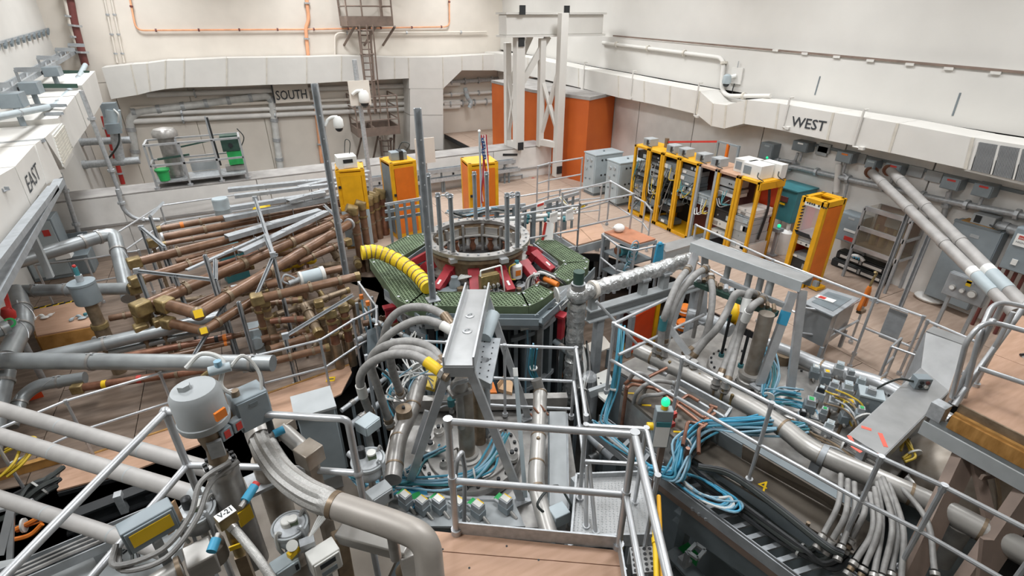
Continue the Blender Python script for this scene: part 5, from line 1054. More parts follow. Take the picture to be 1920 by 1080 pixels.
# upright tubes at the right end of the bundle
for i, (u, vt, vb, lb) in enumerate(((664, 402, 505, 'first'), (679, 392, 492, 'second'), (692, 384, 482, 'third'), (703, 378, 478, 'fourth'), (715, 372, 472, 'fifth'))):
    p = P(u, vt, 1.0-.0*i); p = at(p, 1.0); zb = topz(p, vb+25)
    t = T('coax_tube', lb+' upright brown tube from the left, with a brass elbow on top', 'tube', 'upright brown tubes by the walkway'); r = 7.5*mpp(p); t('tube', MB().cyl(at(p, LD), p, r, n=16), 'brown' if i < 4 else 'copper'); t('clamp_ring', MB().cyl(p-Z*.2, p-Z*.16, r*1.2, n=16), 'brass'); t('clamp_ring', MB().cyl(p-Z*.5, p-Z*.46, r*1.12, n=16), 'bronze')
    t('elbow', MB().tube([p, p+Z*r*1.2, p+V((-r*1.6, .0, r*2.0))], [r*1.15, r*1.25, r*1.1], 14), 'brass'); t.done()
# lower cluster under the railings
low = [(('lower cluster tube, topmost short copper one'), [(508, 602, .35), (573, 597, .35)], 12, 'copper'), ('lower cluster tube, long one ending in a bright elbow', [(508, 655, .2), (598, 626, .2)], 15, 'brown'), ('lower cluster tube crossing behind it', [(508, 634, .1), (575, 619, .1)], 12, 'brown'),
       ('lower cluster tube, lowest of the set', [(518, 676, .1), (612, 652, .1)], 14, 'brown'), ('slanting brown tube between the elbows', [(571, 572, .5), (596, 622, .3)], 17, 'bronze'), ('short dark tube behind the slanting one', [(505, 568, .5), (562, 562, .5)], 12, 'brown'), ('brown stub by the maroon valve', [(680, 607, .3), (728, 596, .3)], 12, 'brown'), ('second brown stub by the grey hoses', [(690, 625, .2), (742, 610, .2)], 13, 'brown')]
for lb, pts, w, mt in low: tubeline(lb, pts, w, mt, end='cap', nr=2, group='short tubes of the lower cluster')
for i, (u, vt, vb, lb, w) in enumerate(((619, 588, 645, 'bright brass elbow with copper upright, left of a pair', 17), (644, 578, 640, 'brass elbow upright, right of a pair', 15), (598, 570, 610, 'smaller brass elbow behind the pair', 13), (482, 560, 645, 'thick brown upright standing in the pale grey box', 17), (497, 568, 612, 'brass upright beside the thick brown one', 14))):
    p = P(u, vt, .7); r = w/2*mpp(p); zb = topz(p, vb); t = T('coax_tube', lb, 'tube', 'upright tubes of the lower cluster'); t('tube', MB().cyl(at(p, max(zb, LD)), p, r, n=16), 'brown' if i == 3 else ('copper' if i < 2 else 'bronze')); t('elbow', MB().obox(p+Z*r*.2, XA*r*1.3, YA*r*1.2, Z*r*1.1), 'brass', bev=r*.35)
    for k in (.25, .6): c = at(p, lerp(p.z, max(zb, LD), k)); t('clamp_ring', MB().cyl(c-Z*.02, c+Z*.02, r*1.25, n=16), 'brass')
    t('foot', MB().cyl(at(p, LD), at(p, max(zb, LD)+.02), r*1.1, n=12), 'bronze'); t.done()
rnd = random.Random(21)
for i in range(27):   # fittings among the tubes
    m, c, w = i % 3, i//3 % 3, i//9; u, v = rnd.uniform(500+64*c, 558+64*c), rnd.uniform(472+56*w, 520+56*w); z = rnd.uniform(-.2, .15); p = P(u, v, z); r = rnd.uniform(4, 8)*mpp(p); a = rnd.uniform(0, 3.1); d = V((math.cos(a), math.sin(a), rnd.choice((0, 0, 1))))*.22; mt = ('brass', 'bronze', 'brown')[m]
    t = T('tube_fitting', ('bright brass', 'dull bronze', 'dark brown')[m]+' tube fitting among the brown tubes, '+('far', 'middle', 'near')[w]+' row, '+('by the strut mast', 'under the front tube', 'toward the walkway')[c], 'fitting', 'tube fittings among the left tubes'); t('barrel', MB().cyl(p-d, p+d, r, n=12), mt); t('clamp_ring', MB().cyl(p-d*.15, p+d*.15, r*1.2, n=12), 'bronze'); t('pedestal', MB().cyl(at(p, LD), p, r*.6, n=8), 'bronze'); t.done()
# brass box junctions
for i, (u, v, z, w, lb) in enumerate(((268, 598, .55, 26, 'large brass junction box below the sixth tube'), (300, 572, .7, 22, 'brass junction where two capped tubes leave'), (266, 618, .45, 22, 'lowest brass junction above the silver pipe'), (300, 606, .5, 20, 'small brass junction between the capped tubes'), (252, 540, .7, 18, 'brass elbow column left of the strut frame'), (285, 455, .8, 14, 'brass elbow at the rear left of the bundle'))):
    p = P(u, v, z); r = w/2*mpp(p); t = T('brass_junction', lb, 'junction', 'brass junctions'); t('body', MB().obox(p, V((r, r*.3, 0)), V((-r*.3, r, 0)), Z*r*1.1), 'brass', bev=r*.25); t('flange', MB().cyl(p-Z*r*1.25, p-Z*r*.95, r*1.2, n=16), 'bronze'); t('flange', MB().cyl(p+V((r*.9, .3*r, 0)), p+V((r*1.25, .4*r, 0)), r*1.1, n=16), 'bronze'); t('pedestal', MB().cyl(at(p, LD), p-Z*r, r*.45, n=10), 'bronze'); t.done()
# ================================================================ silver ducts at the far left
SD = 'silver ducts at the far left'
def duct(label, pts, w, mt='galv', rings=(), seam=True, br=.0, group=SD, name='vacuum_duct'):
    q = Ps(pts); r = w/2*mpp(lerp(q[0], q[-1], .5)); t = T(name, label, 'duct', group)
    t('tube', MB().tube(bend(q, br or r*1.6, 4) if len(q) > 2 else q, r, 20), mt)
    for i, k in rings:
        a, b = q[i], q[i+1]; d = (b-a).normalized(); c = lerp(a, b, k); j = t('clamp_ring', MB().cyl(c-d*r*.16, c+d*r*.16, r*1.14, n=20), 'steel'); t('clamp_bolt', MB().cyl(c+Z*r*1.1-d*.05, c+Z*r*1.1+d*.05, r*.1, n=8), 'galv', j)
        e = min(b-c, a-c, key=lambda x: x.length); 
        if seam:
            o = d.cross(Z).normalized(); t('spiral_seam', MB().tube([c+d*(r*.3+r*2.2*s_/8)+(Z*math.cos(.2+s_*.2)+o*math.sin(.2+s_*.2)*-1)*r*1.01 for s_ in range(9)], r*.05, 5), 'alu')
    t.done(); return q, r
duct('large silver duct with a mitred elbow turning down beside the crate', [(28, 492, 1.0), (213, 436, 1.0), (242, 560, .2)], 26, 'ductgrey', ((0, .66), (0, .83), (1, .3)))
duct('silver duct running level behind the grey filter can', [(22, 546, .7), (244, 541, .7)], 23, 'ductgrey', ((0, .2), (0, .47)))
duct('silver duct dropping in two bends at the left edge', [(30, 546, .72), (42, 590, .6), (44, 610, .5), (12, 672, .5)], 32, 'ductgrey', ((0, .8), (2, .1)))
duct('longest silver duct, level across the left foreground', [(-30, 676, .75), (512, 681, .75)], 31, 'ductgrey', ((0, .06), (0, .378), (0, .93)))
duct('pale blue tinged silver duct rising behind the longest one', [(60, 676, .35), (215, 638, .4), (420, 592, .4)][::2], 25, 'ductgrey', ((0, .35),))
duct('lower silver duct with an elbow under the longest one', [(160, 708, .1), (70, 722, .1), (40, 745, .0), (20, 800, -.2)], 23, 'ductgrey', ((0, .55), (2, .2)))
duct('thin bright duct between the reddish tube and the big duct', [(205, 660, .15), (425, 612, .15)], 13, 'ductgrey', ((0, .5),), False)
duct('silver duct stub at the left edge with green valve', [(-30, 630, .8), (14, 612, .8)], 26, 'ductgrey', ((0, .7),), False)
duct('silver duct falling at the far left under the longest one', [(10, 695, .5), (-5, 760, .2), (-20, 850, 0)], 34, 'ductgrey', ((0, .3),), False)
duct('pale blue pipe stub below the front railing', [(455, 690, .2), (516, 676, .2)], 20, 'cablight', (), False)
t = T('filter_can', 'grey cylindrical filter can with teal handled valve on top', 'filter'); p = P(168, 566, .95); r = 21*mpp(p); h = topz(p, 528)-.95; t('can', MB().lathe(p, Z, [(r*.96, 0), (r, .02), (r, h*.88), (r*1.04, h*.9), (r*1.04, h), (r*.3, h*1.02)], 24), 'cabgrey'); t('outlet', MB().cyl(p+Z*h, p+Z*(h+.12), r*.28), 'galv'); t('valve_handle', MB().cyl(p+Z*(h+.12), p+Z*(h+.26), .035), 'teal'); t('knob', MB().sph(p+Z*(h+.28), .03, 8), 'redpipe'); t('neck', MB().cyl(p-Z*.45, p, r*.5), 'bronze'); t('neck_flange', MB().cyl(p-Z*.5, p-Z*.42, r*.68), 'brass'); t('pedestal', MB().cyl(at(p, LD), p-Z*.5, r*.6), 'bronze'); t.done()
t = T('timber_crate', 'plywood topped crate beside the silver ducts', 'crate'); q = Ps([(56, 583, -.05), (152, 565, -.05), (178, 612, -.05), (70, 632, -.05)]); t('lid', MB().prism(q, (0, 0, .03)), 'ply')
for a, b in zip(q, q[1:]+q[:1]): t('side_board', MB().prism([at(a, LD), at(b, LD), b, a], (a-b).cross(Z).normalized()*.03), 'woodblock')
for k in range(8): c = lerp(q[0], q[1], (k+.5)/8)+Z*.034; d = (q[1]-q[0]).normalized(); t('hazard_stripe', MB().obox(c, d*.06+V((.03, .02, 0)), V((-.01, .03, 0)), Z*.003), 'black' if k % 2 else 'labelyellow')
t('handle_ring', MB().cyl(q[2]-Z*.2-V((.05, .1, 0)), q[2]-Z*.2-V((.05, .14, 0)), .05), 'galv'); t.done()
for i, (u, v, lb, mt) in enumerate(((80, 597, 'clear plastic wrapper on the crate lid', 'paper'), (150, 598, 'white and blue wrapped tool roll on the crate lid', 'cablight'))):
    p = P(u, v, -.02); t = T('wrapper', lb, 'wrapper'); t('sheet', MB().tube(spl([p+V((-.15, -.05, .02)), p+V((-.05, .05, .05)), p+V((.08, .0, .03)), p+V((.18, .1, .03))]), [.02+.015*math.sin(k) for k in range(19)], 8), mt); t('fold', MB().sph(p+V((.05, -.04, .03)), .05, 8, (1.5, 1, .5)), mt); 
    if i: t('band', MB().sph(p+V((.1, .03, .06)), .04, 8), 'teal')
    t.done()
# objects behind the left ducts
t = T('control_cabinet', 'grey control cabinet behind the large silver duct under the east duct', 'cabinet'); N = P(66, 530, LD); t('body', MB().box(N, N+V((.8, .6, 1.5))), 'cabgrey', bev=.015); t('door', MB().box(N+V((.04, -.02, .1)), N+V((.76, 0, 1.45))), 'cablight'); t('sticker', MB().box(N+V((.55, -.03, 1.1)), N+V((.68, -.02, 1.25))), 'labelred'); t('handle', MB().box(N+V((.66, -.05, .7)), N+V((.7, -.02, .85))), 'black'); t.done()
t = T('floor_cabinet', 'open grey cabinet with papers behind the level silver duct', 'cabinet'); N = P(92, 528, LD); t('body', MB().box(N+V((0, .1, 0)), N+V((.9, .7, .5))), 'cabdark', bev=.01); t('paper_stack', MB().box(N+V((.3, .0, .5)), N+V((.6, .3, .62))), 'paper'); t('lid', MB().box(N+V((-.02, .66, .5)), N+V((.92, .7, .9))), 'cabdark'); t.done()
railpx('guard_rail', 'railing behind the large silver duct at the far left', [(65, 497), (160, 486), (260, 470)], LD+1.07, LD, mids=(.5,))
railpx('guard_rail', 'railing at the rear of the left deck by the shield wall', [(222, 435), (300, 386), (480, 360)], LD+1.3, LD, mids=(.35, .7))
# light-blue drum
t = T('barrel', 'pale blue upright drum behind the brown tubes', 'drum'); p = P(422, 410, LD+.9); h = topz(p, 373)-p.z; t('shell', MB().lathe(p, Z, [(.2, 0), (.2, h*.5), (.205, h*.52), (.2, h*.54), (.2, h)], 20), 'cablight'); t('lid', MB().cyl(p+Z*h, p+Z*(h+.02), .19), 'cablight'); t('stand', MB().cyl(at(p, LD), p, .12), 'strut'); t.done()
t = T('yellow_bag', 'yellow bag behind the grey channels', 'bag'); p = P(490, 392, .9); t('bag', MB().sph(p, .16, 12, (1.3, 1, .7)), 'yellowduct'); t('neck', MB().sph(p+V((.15, 0, .05)), .08, 8), 'yellowduct'); t('stand', MB().cyl(at(p, LD), p, .06), 'strut'); t.done()
t = T('yellow_bag', 'crumpled yellow sheeting under the brown tubes', 'bag'); p = P(560, 495, .3); rnd = random.Random(2)
for i in range(6): c = p+V((rnd.uniform(-.3, .3), rnd.uniform(-.15, .15), rnd.uniform(-.05, .1))); t('fold', MB().sph(c, rnd.uniform(.08, .15), 10, (1.3, 1, .8)), 'yellowduct')
t('pedestal', MB().cyl(at(p, LD), p, .08), 'bronze'); t.done()
t = T('teal_case', 'teal equipment case among the brown tubes', 'case'); q = Ps([(405, 468, .3), (448, 455, .3), (455, 462, .3), (412, 475, .3)]); t('lid', MB().prism(q, (0, 0, .04)), 'teal'); t('body', MB().prism([at(p, LD) for p in q], (0, 0, .3-LD)), 'teal'); t.done()
# slotted channels laid over the tube bundle
CG = 'grey slotted channels over the brown tubes'
for i, (a, b, w, lb) in enumerate((((428, 356), (690, 330), 10, 'rearmost grey channel over the tubes'), ((440, 368), (690, 338), 9, 'second grey channel from the back'), ((432, 390), (610, 362), 10, 'third grey channel from the back'), ((420, 410), (640, 368), 12, 'wide grey channel on the second tube'), ((425, 446), (600, 396), 14, 'wide grey channel over the fourth tube'), ((452, 474), (612, 398), 12, 'grey channel over the fifth tube'), ((350, 507), (500, 440), 6, 'thin grey channel crossing the front of the bundle'), ((560, 352), (692, 322), 9, 'short grey channel at the upper right end of the bundle'), ((540, 378), (650, 346), 9, 'short grey channel below the upper right one'))):
    z = 1.25 if i < 3 or i > 6 else 1.08; p, q = P(a[0], a[1], z), P(b[0], b[1], z); wd = w*1.35*mpp(p); t = T('cable_channel', lb, 'channel', CG); t('channel', MB().chan(p, q, wd, wd*.5, .012, -Z), 'strut')
    for k in (.25, .55, .85): c = lerp(p, q, k); t('hanger_rod', MB().cyl(c-Z*.25, c+Z*.06, .012, n=6), 'galv')
    t('splice_plate', MB().obox(lerp(p, q, .5)+Z*wd*.28, (q-p).normalized()*.12, (q-p).cross(Z).normalized()*wd*.4, Z*.006), 'galv'); t.done()
# strut frames over the tubes
def frame(label, segs, w=.055, mt='strut', foot=None):
    t = T('pipe_stand', label, 'frame', 'slotted strut frames over the left tubes')
    for a, b in segs:
        p, q = P(*a), (P(*b) if not isinstance(b, float) else at(P(*a), b)); t('strut', MB().chan(p, q, w, w, .011, V((-.4, -.9, .3))), mt)
    p = P(*segs[0][0]); t('corner_plate', MB().box(p-V((.05, .03, .05)), p+V((.05, .03, .05))), mt); t.done()
frame('strut frame in front of the bundle, level bar with two legs', [((257, 508, 1.15), (404, 525, 1.15)), ((258, 508, 1.15), -.5), ((404, 525, 1.15), -.5), ((404, 487, 1.35), (404, 525, 1.15)), ((328, 517, 1.15), -.5)])
frame('strut frame at the rear left with a slanting top bar', [((265, 427, 1.1), (308, 463, 1.1)), ((308, 463, 1.1), -.5), ((265, 427, 1.1), -.5), ((281, 405, 1.2), (306, 380, 1.2)), ((281, 405, 1.2), -.5)])
frame('tall strut mast with diagonal brace at the middle of the bundle', [((512, 478, 1.5), -.5), ((512, 482, 1.45), (478, 560, .9)), ((512, 478, 1.5), (497, 440, 1.5)), ((512, 478, 1.5), (520, 478, 1.5))])
frame('strut upright with a long diagonal brace to the front railing', [((440, 540, .9), (350, 690, .0)), ((447, 566, .8), -.5)])
frame('diagonal strut brace resting on the front railing posts', [((535, 630, .7), (662, 553, .9))])
frame('sagging strut hangers along the bundle middle', [((478, 372, 1.5), (492, 415, 1.3)), ((492, 415, 1.3), (512, 478, 1.2)), ((608, 385, 1.4), (640, 415, 1.2))])
for i, (u, vb, vt, lb) in enumerate(((275, 560, 320, 'conduit post under the east duct, right one'), (219, 440, 165, 'conduit post passing the duct corner'), (155, 450, 345, 'conduit post below the EAST duct'))):
    pass
for i, (pts, lb) in enumerate((([(152, 170, 3.2), (226, 365, 1.0)], 'long slanting grey conduit crossing the duct corner'), ([(112, 325, 1.9), (152, 450, 0)], 'slanting grey conduit under the lettered duct'), ([(220, 355, 1.2), (232, 395, .9), (255, 412, .8), (300, 412, .8)], 'conduit bending along the shield wall at left'))):
    ptube('conduit', [PY(u, v, 16.1-.2*i) for u, v, z in pts], .05, 'galv', lb, 'pipe', clips=2)
# steel support frame under the east duct
t = T('duct_support', 'grey steel bracing under the EAST lettered duct', 'frame')
for a, b, w in (((-40, 610), (112, 340), .12), ((-30, 520), (100, 352), .1)): t('beam', MB().bar(PX(a[0], a[1], -3.55), PX(b[0], b[1], -3.55), w, .16, XA), 'strut')
p = PX(40, 470, -3.6); t('brace', MB().bar(PX(60, 440, -3.6), PX(95, 520, -3.6), .1, .1, XA), 'paintgrey'); t.done()
# boxes and channels on top of the east duct
t = T('cable_ladder', 'cable ladder running along the east wall above the duct', 'ladder')
a0, a1, b0, b1 = PX(-40, 205, -4.6), PX(150, 92, -4.6), PX(-40, 188, -4.9), PX(147, 82, -4.9); t('side_rail', MB().bar(a0, a1, .05, .12), 'strut'); t('side_rail', MB().bar(b0, b1, .05, .12), 'strut')
for k in range(16): t('rung', MB().bar(lerp(a0, a1, (k+.5)/16), lerp(b0, b1, (k+.5)/16), .04, .03), 'strut')
t.done()
for i, (u0, v0, u1, v1, lb) in enumerate(((6, 172, 40, 204, 'nearest'), (44, 152, 72, 178, 'middle'), (86, 124, 110, 144, 'farthest'))):
    X = -4.3; a, b = PX(u0, v1, X), PX(u1, v0, X); t = T('switch_box', lb+' pale grey switch box above the east duct', 'box', 'switch boxes above the east duct'); w = max(.35, (b.y-a.y)*.5); s_ = .28; c = (a+b)/2
    hh = (PX((u0+u1)/2, v0, X).z-PX((u0+u1)/2, v1, X).z)/2; wx = (u1-u0)/2*mpp(c)
    t('body', MB().obox(c, V((wx, 0, 0)), V((0, .25, 0)), Z*hh), 'cabgrey', bev=.01); t('cover', MB().obox(c-V((0, .26, 0)), V((wx*.9, 0, 0)), V((0, .012, 0)), Z*hh*.9), 'cabgrey'); t('hinge', MB().obox(c-V((wx*1.05, .2, hh*.1)), V((wx*.1, 0, 0)), V((0, .05, 0)), Z*hh*.4), 'black'); t('conduit', MB().cyl(c-Z*hh, c-Z*(hh+.4), .06), 'cabgrey'); t.done()
for i, (a, b, lb, mt) in enumerate((((79, 161), (145, 161), 'near green strut across the east duct', 'greenstrut'), ((115, 135), (168, 136), 'far green strut across the east duct', 'greenstrut'), ((28, 131), (75, 130), 'second grey bracket from the left on the east wall', 'strut'), ((70, 108), (112, 109), 'third grey bracket on the east wall', 'strut'), ((104, 93), (140, 93), 'fourth grey bracket on the east wall', 'strut'), ((128, 84), (158, 85), 'farthest grey bracket on the east wall', 'strut'), ((-10, 160), (20, 159), 'nearest grey bracket on the east wall', 'strut'))):
    p = PX(a[0], a[1], -4.5); q = PY(b[0], b[1], p.y); t = T('strut_bracket', lb, 'bracket', 'struts above the east duct'); t('strut', MB().chan(p, q, .12, .1, .02), mt); t('foot', MB().bar(p-Z*.3, p, .05), 'strut'); t.done()
ptube('conduit', [PX(-20, 222, -4.0), PX(55, 208, -4.0), PX(105, 198, -4.0), PX(140, 160, -4.0), PX(160, 122, -4.0)], .07, 'cablight', 'pale grey conduit bending over the east duct', 'pipe', rings=3)
t = T('festoon_rail', 'festoon cable rail high on the east wall', 'rail'); p, q = PX(-30, 88, XE+.06), PX(112, 48, XE+.06); t('rail', MB().bar(p, q, .04, .06), 'strut')
for k in range(14): c = lerp(p, q, (k+.5)/14); t('trolley', MB().obox(c-Z*.07+XA*.03, XA*.03, V((0, .12, .06)), Z*.04), 'cabdark')
t.done()
# ================================================================ railings of the left deck
zt = LD+1.07
railpx('guard_rail', 'long aluminium railing along the edge of the left deck', [(-20, 812), (123, 752), (300, 700), (480, 667), (600, 638), (662, 600), (706, 578)], zt, LD, mids=(.5,))
railpx('guard_rail', 'short aluminium railing returning toward the green walkway', [(673, 530), (706, 575), (706, 610)], zt, LD, mids=(.5,))
# light plywood sheets at the deck edge
for i, (px, lb) in enumerate((([(440, 762), (655, 686), (660, 700), (640, 740), (575, 770), (500, 790)], 'light plywood sheet with a yellow floor label by the hoses'), ([(118, 872), (390, 782), (395, 828), (250, 885), (108, 922)], 'light plywood sheet between the white tubes and the valve'))):
    q = Ps([(u, v, LD+.05) for u, v in px]); t = T('plywood_offcut', lb, 'board'); t('sheet', MB().prism(q, (0, 0, .025)), 'ply'); t('edge_strip', MB().bar(q[0]+Z*.01, q[1]+Z*.01, .04, .05), 'plyedge')
    a, b = q[-1], q[-2] if i else q[-2]; t('kick_angle', MB().bar(q[-1]-Z*.12, q[-2]-Z*.12, .05, .22), 'black')
    if i == 0: c = P(620, 711, LD+.08); k = t('floor_label', MB().obox(c, V((.07, -.02, 0)), V((.02, .06, 0)), Z*.003), 'labelyellow'); t('label_print', MB().obox(c+Z*.004, V((.05, -.014, 0)), V((.004, .012, 0)), Z*.001), 'ink', k)
    t.done()
# tall strut feet of the left area
for i, (u, v, vt, lb) in enumerate(((445, 680, 478, 'slotted post in the tube bundle nearest the silver duct'), (556, 720, 630, 'slotted post by the front railing bend'))):
    B = P(u, v, LD); t = T('strut_post', lb, 'post'); t('channel', MB().chan(B, at(B, topz(B, vt)), .05, .05, .01, V((-.4, -.9, 0))), 'strut'); t('foot_plate', MB().box(B-V((.06, .06, 0)), B+V((.06, .06, .012))), 'strut'); t.done()
t = T('pedestal_box', 'pale grey pedestal box under the thick brown upright', 'box'); p = P(488, 665, LD); h = topz(p, 640)-LD; t('body', MB().box(p-V((.15, .1, 0)), p+V((.2, .25, .6))), 'cablight', bev=.01); t('port', MB().cyl(p+V((0, -.1, .35)), p+V((0, -.18, .35)), .12), 'cablight'); t.done()
# ================================================================ centre foreground: beam box with flange and A-frame
zd = .3
t = T('vessel_tank', 'large rectangular steel tank under the centre A-frame', 'tank')
q = Ps([(742, 772, .12), (1062, 765, .12), (1095, 990, .12), (690, 985, .12)]); t('lid_plate', MB().prism([at(p, .06) for p in q], (0, 0, .06)), 'steel'); t('body', MB().prism([at(lerp(p, sum(q, V((0,0,0)))/4, .03), ZP) for p in q], (0, 0, .06-ZP)), 'cabdark')
a, b = q[0], q[1]; t('rim_beam', MB().bar(a+Z*.14, b+Z*.14, .12, .2), 'steel'); t.done()
fc = P(880, 846, zd); FR = .66
t = T('flange_lid', 'round bolted steel flange lid beneath the A-frame', 'flange'); t('disc', MB().lathe(fc-Z*.14, Z, [(FR, 0), (FR, .1), (FR*.97, .14)], 48), 'steel'); t('raised_disc', MB().lathe(fc, Z, [(FR*.8, 0), (FR*.8, .03), (FR*.78, .04)], 40), 'steel')
for i in range(28): a = 6.283*i/28; c = fc+V((math.cos(a), math.sin(a), 0))*FR*.9; t('bolt', MB().cyl(c, c+Z*.03, .022, n=6), 'black')
for u, v, r in ((808, 842, .1), (823, 812, .07), (960, 860, .08), (832, 875, .05), (935, 805, .08)): c = P(u, v, zd+.04); k = t('port', MB().lathe(c, Z, [(r, 0), (r, .05), (r*.8, .06), (r*.5, .1)], 16), 'stainless'); t('port_cap', MB().cyl(c+Z*.08, c+Z*.13, r*.35), 'black', k)
for i, (u, v) in enumerate(((905, 815), (915, 830), (925, 845), (840, 862), (930, 870))): c = P(u, v, zd+.05); t('fitting', MB().tube(bend([c, c+Z*.12, c+V((.14, .02, .12)), c+V((.14, .02, 0))], .03), .014, 6), 'stainless')
t.done()
t = T('support_column', 'polished steel column rising from the flange lid', 'column'); p = P(877, 858, zd+.02); r = 15*mpp(p); t('column', MB().cyl(p, at(p, 1.55), r, n=24), 'warmsteel'); t('base_flange', MB().lathe(p, Z, [(r*1.75, 0), (r*1.75, .05), (r*1.4, .06), (r*1.4, .1)], 24), 'stainless'); p2 = P(900, 830, zd+.02); t('rear_column', MB().cyl(p2, at(p2, 1.2), r*.8, n=18), 'bronze'); t.done()
zb = 2.05
t = T('lifting_frame', 'aluminium A-frame with a channel beam and two round plates', 'frame')
q = Ps([(832, 688, zb), (888, 688, zb), (917, 545, zb), (874, 545, zb)]); bm = t('beam_web', MB().prism(q, (0, 0, .02)), 'brightsheet')
for a, b in ((q[0], q[3]), (q[1], q[2])): t('beam_flange', MB().bar(a+Z*.02, b+Z*.02, .02, .2), 'alu', bm)
t('beam_end', MB().bar(q[0]-Z*.06, q[1]-Z*.06, .02, .12), 'brightsheet', bm)
for u, v in ((881, 592), (876, 621)): c = P(u, v, zb+.02); k = t('round_plate', MB().lathe(c, Z, [(.055, 0), (.055, .008), (.03, .012)], 20), 'brightsheet', bm); t('eye', MB().tube([c+V((math.cos(x)*.03, 0, math.sin(x)*.03)) for x in [3.14*i/6 for i in range(7)]], .006, 5), 'galv', bm)
for a, b in (((842, 690, zb-.1), (764, 916, .15)), ((880, 690, zb-.1), (977, 935, .15)), ((912, 556, zb-.1), (990, 780, .15)), ((876, 556, zb-.1), (815, 745, .15))): t('leg', MB().bar(P(*a), P(*b), .09, .07, V((-.4, -.9, 0))), 'alu'); e = P(*b); t('foot_plate', MB().box(e-V((.12, .08, .03)), e+V((.12, .08, 0))), 'galv')
t('cross_tie', MB().bar(P(800, 770, 1.2), P(775, 850, .7), .05, .04, V((-.4, -.9, 0))), 'alu'); t.done()
t = T('trunnion_plate', 'grey perforated side plate hanging beside the A-frame beam', 'plate'); q = Ps([(900, 632, 1.6), (939, 634, 1.6), (921, 724, 1.6), (890, 708, 1.6)]); t('plate', MB().prism(q, (0, 0, -.04)), 'strut')
for i in range(7):
    for k in (.25, .7): c = lerp(lerp(q[0], q[3], (i+1)/8), lerp(q[1], q[2], (i+1)/8), k)+Z*.002; t('rivet', MB().cyl(c, c+Z*.008, .009, n=6), 'black')
t('drum', MB().cyl(P(925, 590, 1.75), P(908, 635, 1.65), .09), 'cablight'); t('lip', MB().bar(q[3], q[2], .03, .08), 'paintgrey'); t('stem', MB().cyl(lerp(q[0], q[2], .5), at(lerp(q[0], q[2], .5), .4), .05), 'strut'); t.done()
t = T('lever_bar', 'long pale flat bar leaning right of the A-frame', 'bar'); a, b = P(966, 690, 1.6), P(985, 932, .2); t('bar', MB().bar(a, b, .05, .03, V((-.4, -.9, 0))), 'cablight'); t('grip', MB().bar(a, lerp(a, b, .06), .055, .04, V((-.4, -.9, 0))), 'white'); t.done()
t = T('manifold', 'bundle of bent steel fittings under the A-frame beam end', 'fitting'); c = P(860, 712, 1.6); t('block', MB().lathe(c-Z*.12, Z, [(.1, 0), (.1, .06), (.07, .1)], 16), 'steel'); t('bent_tube', MB().tube(bend([c+V((-.12, -.1, 0)), c+V((-.1, -.16, .1)), c+V((.1, -.18, .1)), c+V((.1, -.1, .0))], .04), .022, 8), 'galv'); t('plate', MB().box(c-V((.12, .1, .16)), c+V((.12, .1, -.12))), 'steel'); t('neck', MB().cyl(at(c, .9), c-Z*.16, .05), 'steel'); t.done()
# thick grey hoses arching left from the beam
HG = 'thick grey hoses arching from the A-frame'
def hose(label, pts, r, mt='hose', ends=True, name='hose', group=HG, wrap=None, fit='bronze', n=6):
    q = spl(Ps(pts), n); t = T(name, label, 'hose', group); t('tube', MB().tube(q, r, 12), mt)
    for a, b in (((q[0], q[1]), (q[-1], q[-2])) if ends else ()):
        d = (a-b).normalized(); t('end_fitting', MB().cyl(a-d*r*1.2, a+d*r*2.2, r*1.15, n=12), fit); t('nut', MB().cyl(a+d*r*.2, a+d*r*1.2, r*1.45, n=6), 'steel')
    for i, mt2 in (wrap or ()): p = q[int(i*(len(q)-1))]; d = (q[min(int(i*(len(q)-1))+1, len(q)-1)]-p).normalized(); t('wrap', MB().cyl(p-d*r*2, p+d*r*2, r*1.2, n=12), mt2)
    return t.done()
rh = .05
hose('uppermost grey hose arching left of the beam', [(848, 612, 1.95), (830, 590, 2.0), (795, 576, 2.0), (756, 580, 1.9), (728, 605, 1.7), (716, 648, 1.3)], rh, wrap=((.12, 'bronze'),))
hose('second grey hose arching left of the beam', [(846, 620, 1.95), (818, 605, 2.0), (786, 600, 2.0), (750, 614, 1.9), (718, 640, 1.7), (700, 680, 1.2)], rh, wrap=((.05, 'whitebox'),))
hose('third grey hose arching left, dropping beside the capped pipe', [(830, 678, 1.95), (811, 656, 2.0), (780, 642, 2.0), (742, 643, 1.95), (708, 657, 1.8), (695, 682, 1.6), (708, 725, 1.2), (729, 790, .6)], rh)
hose('fourth grey hose arching left, ending at the middle fitting', [(828, 686, 1.95), (802, 665, 2.0), (766, 655, 2.0), (735, 660, 1.9), (735, 690, 1.5), (750, 735, .9)], rh)
hose('lowest grey hose with a yellow wrapped end', [(826, 697, 1.95), (799, 678, 2.0), (773, 666, 2.0), (732, 665, 1.95), (695, 681, 1.8), (676, 706, 1.6), (680, 738, 1.3), (694, 775, .9)], rh, wrap=((.09, 'labelyellow'), (.85, 'whitebox')))
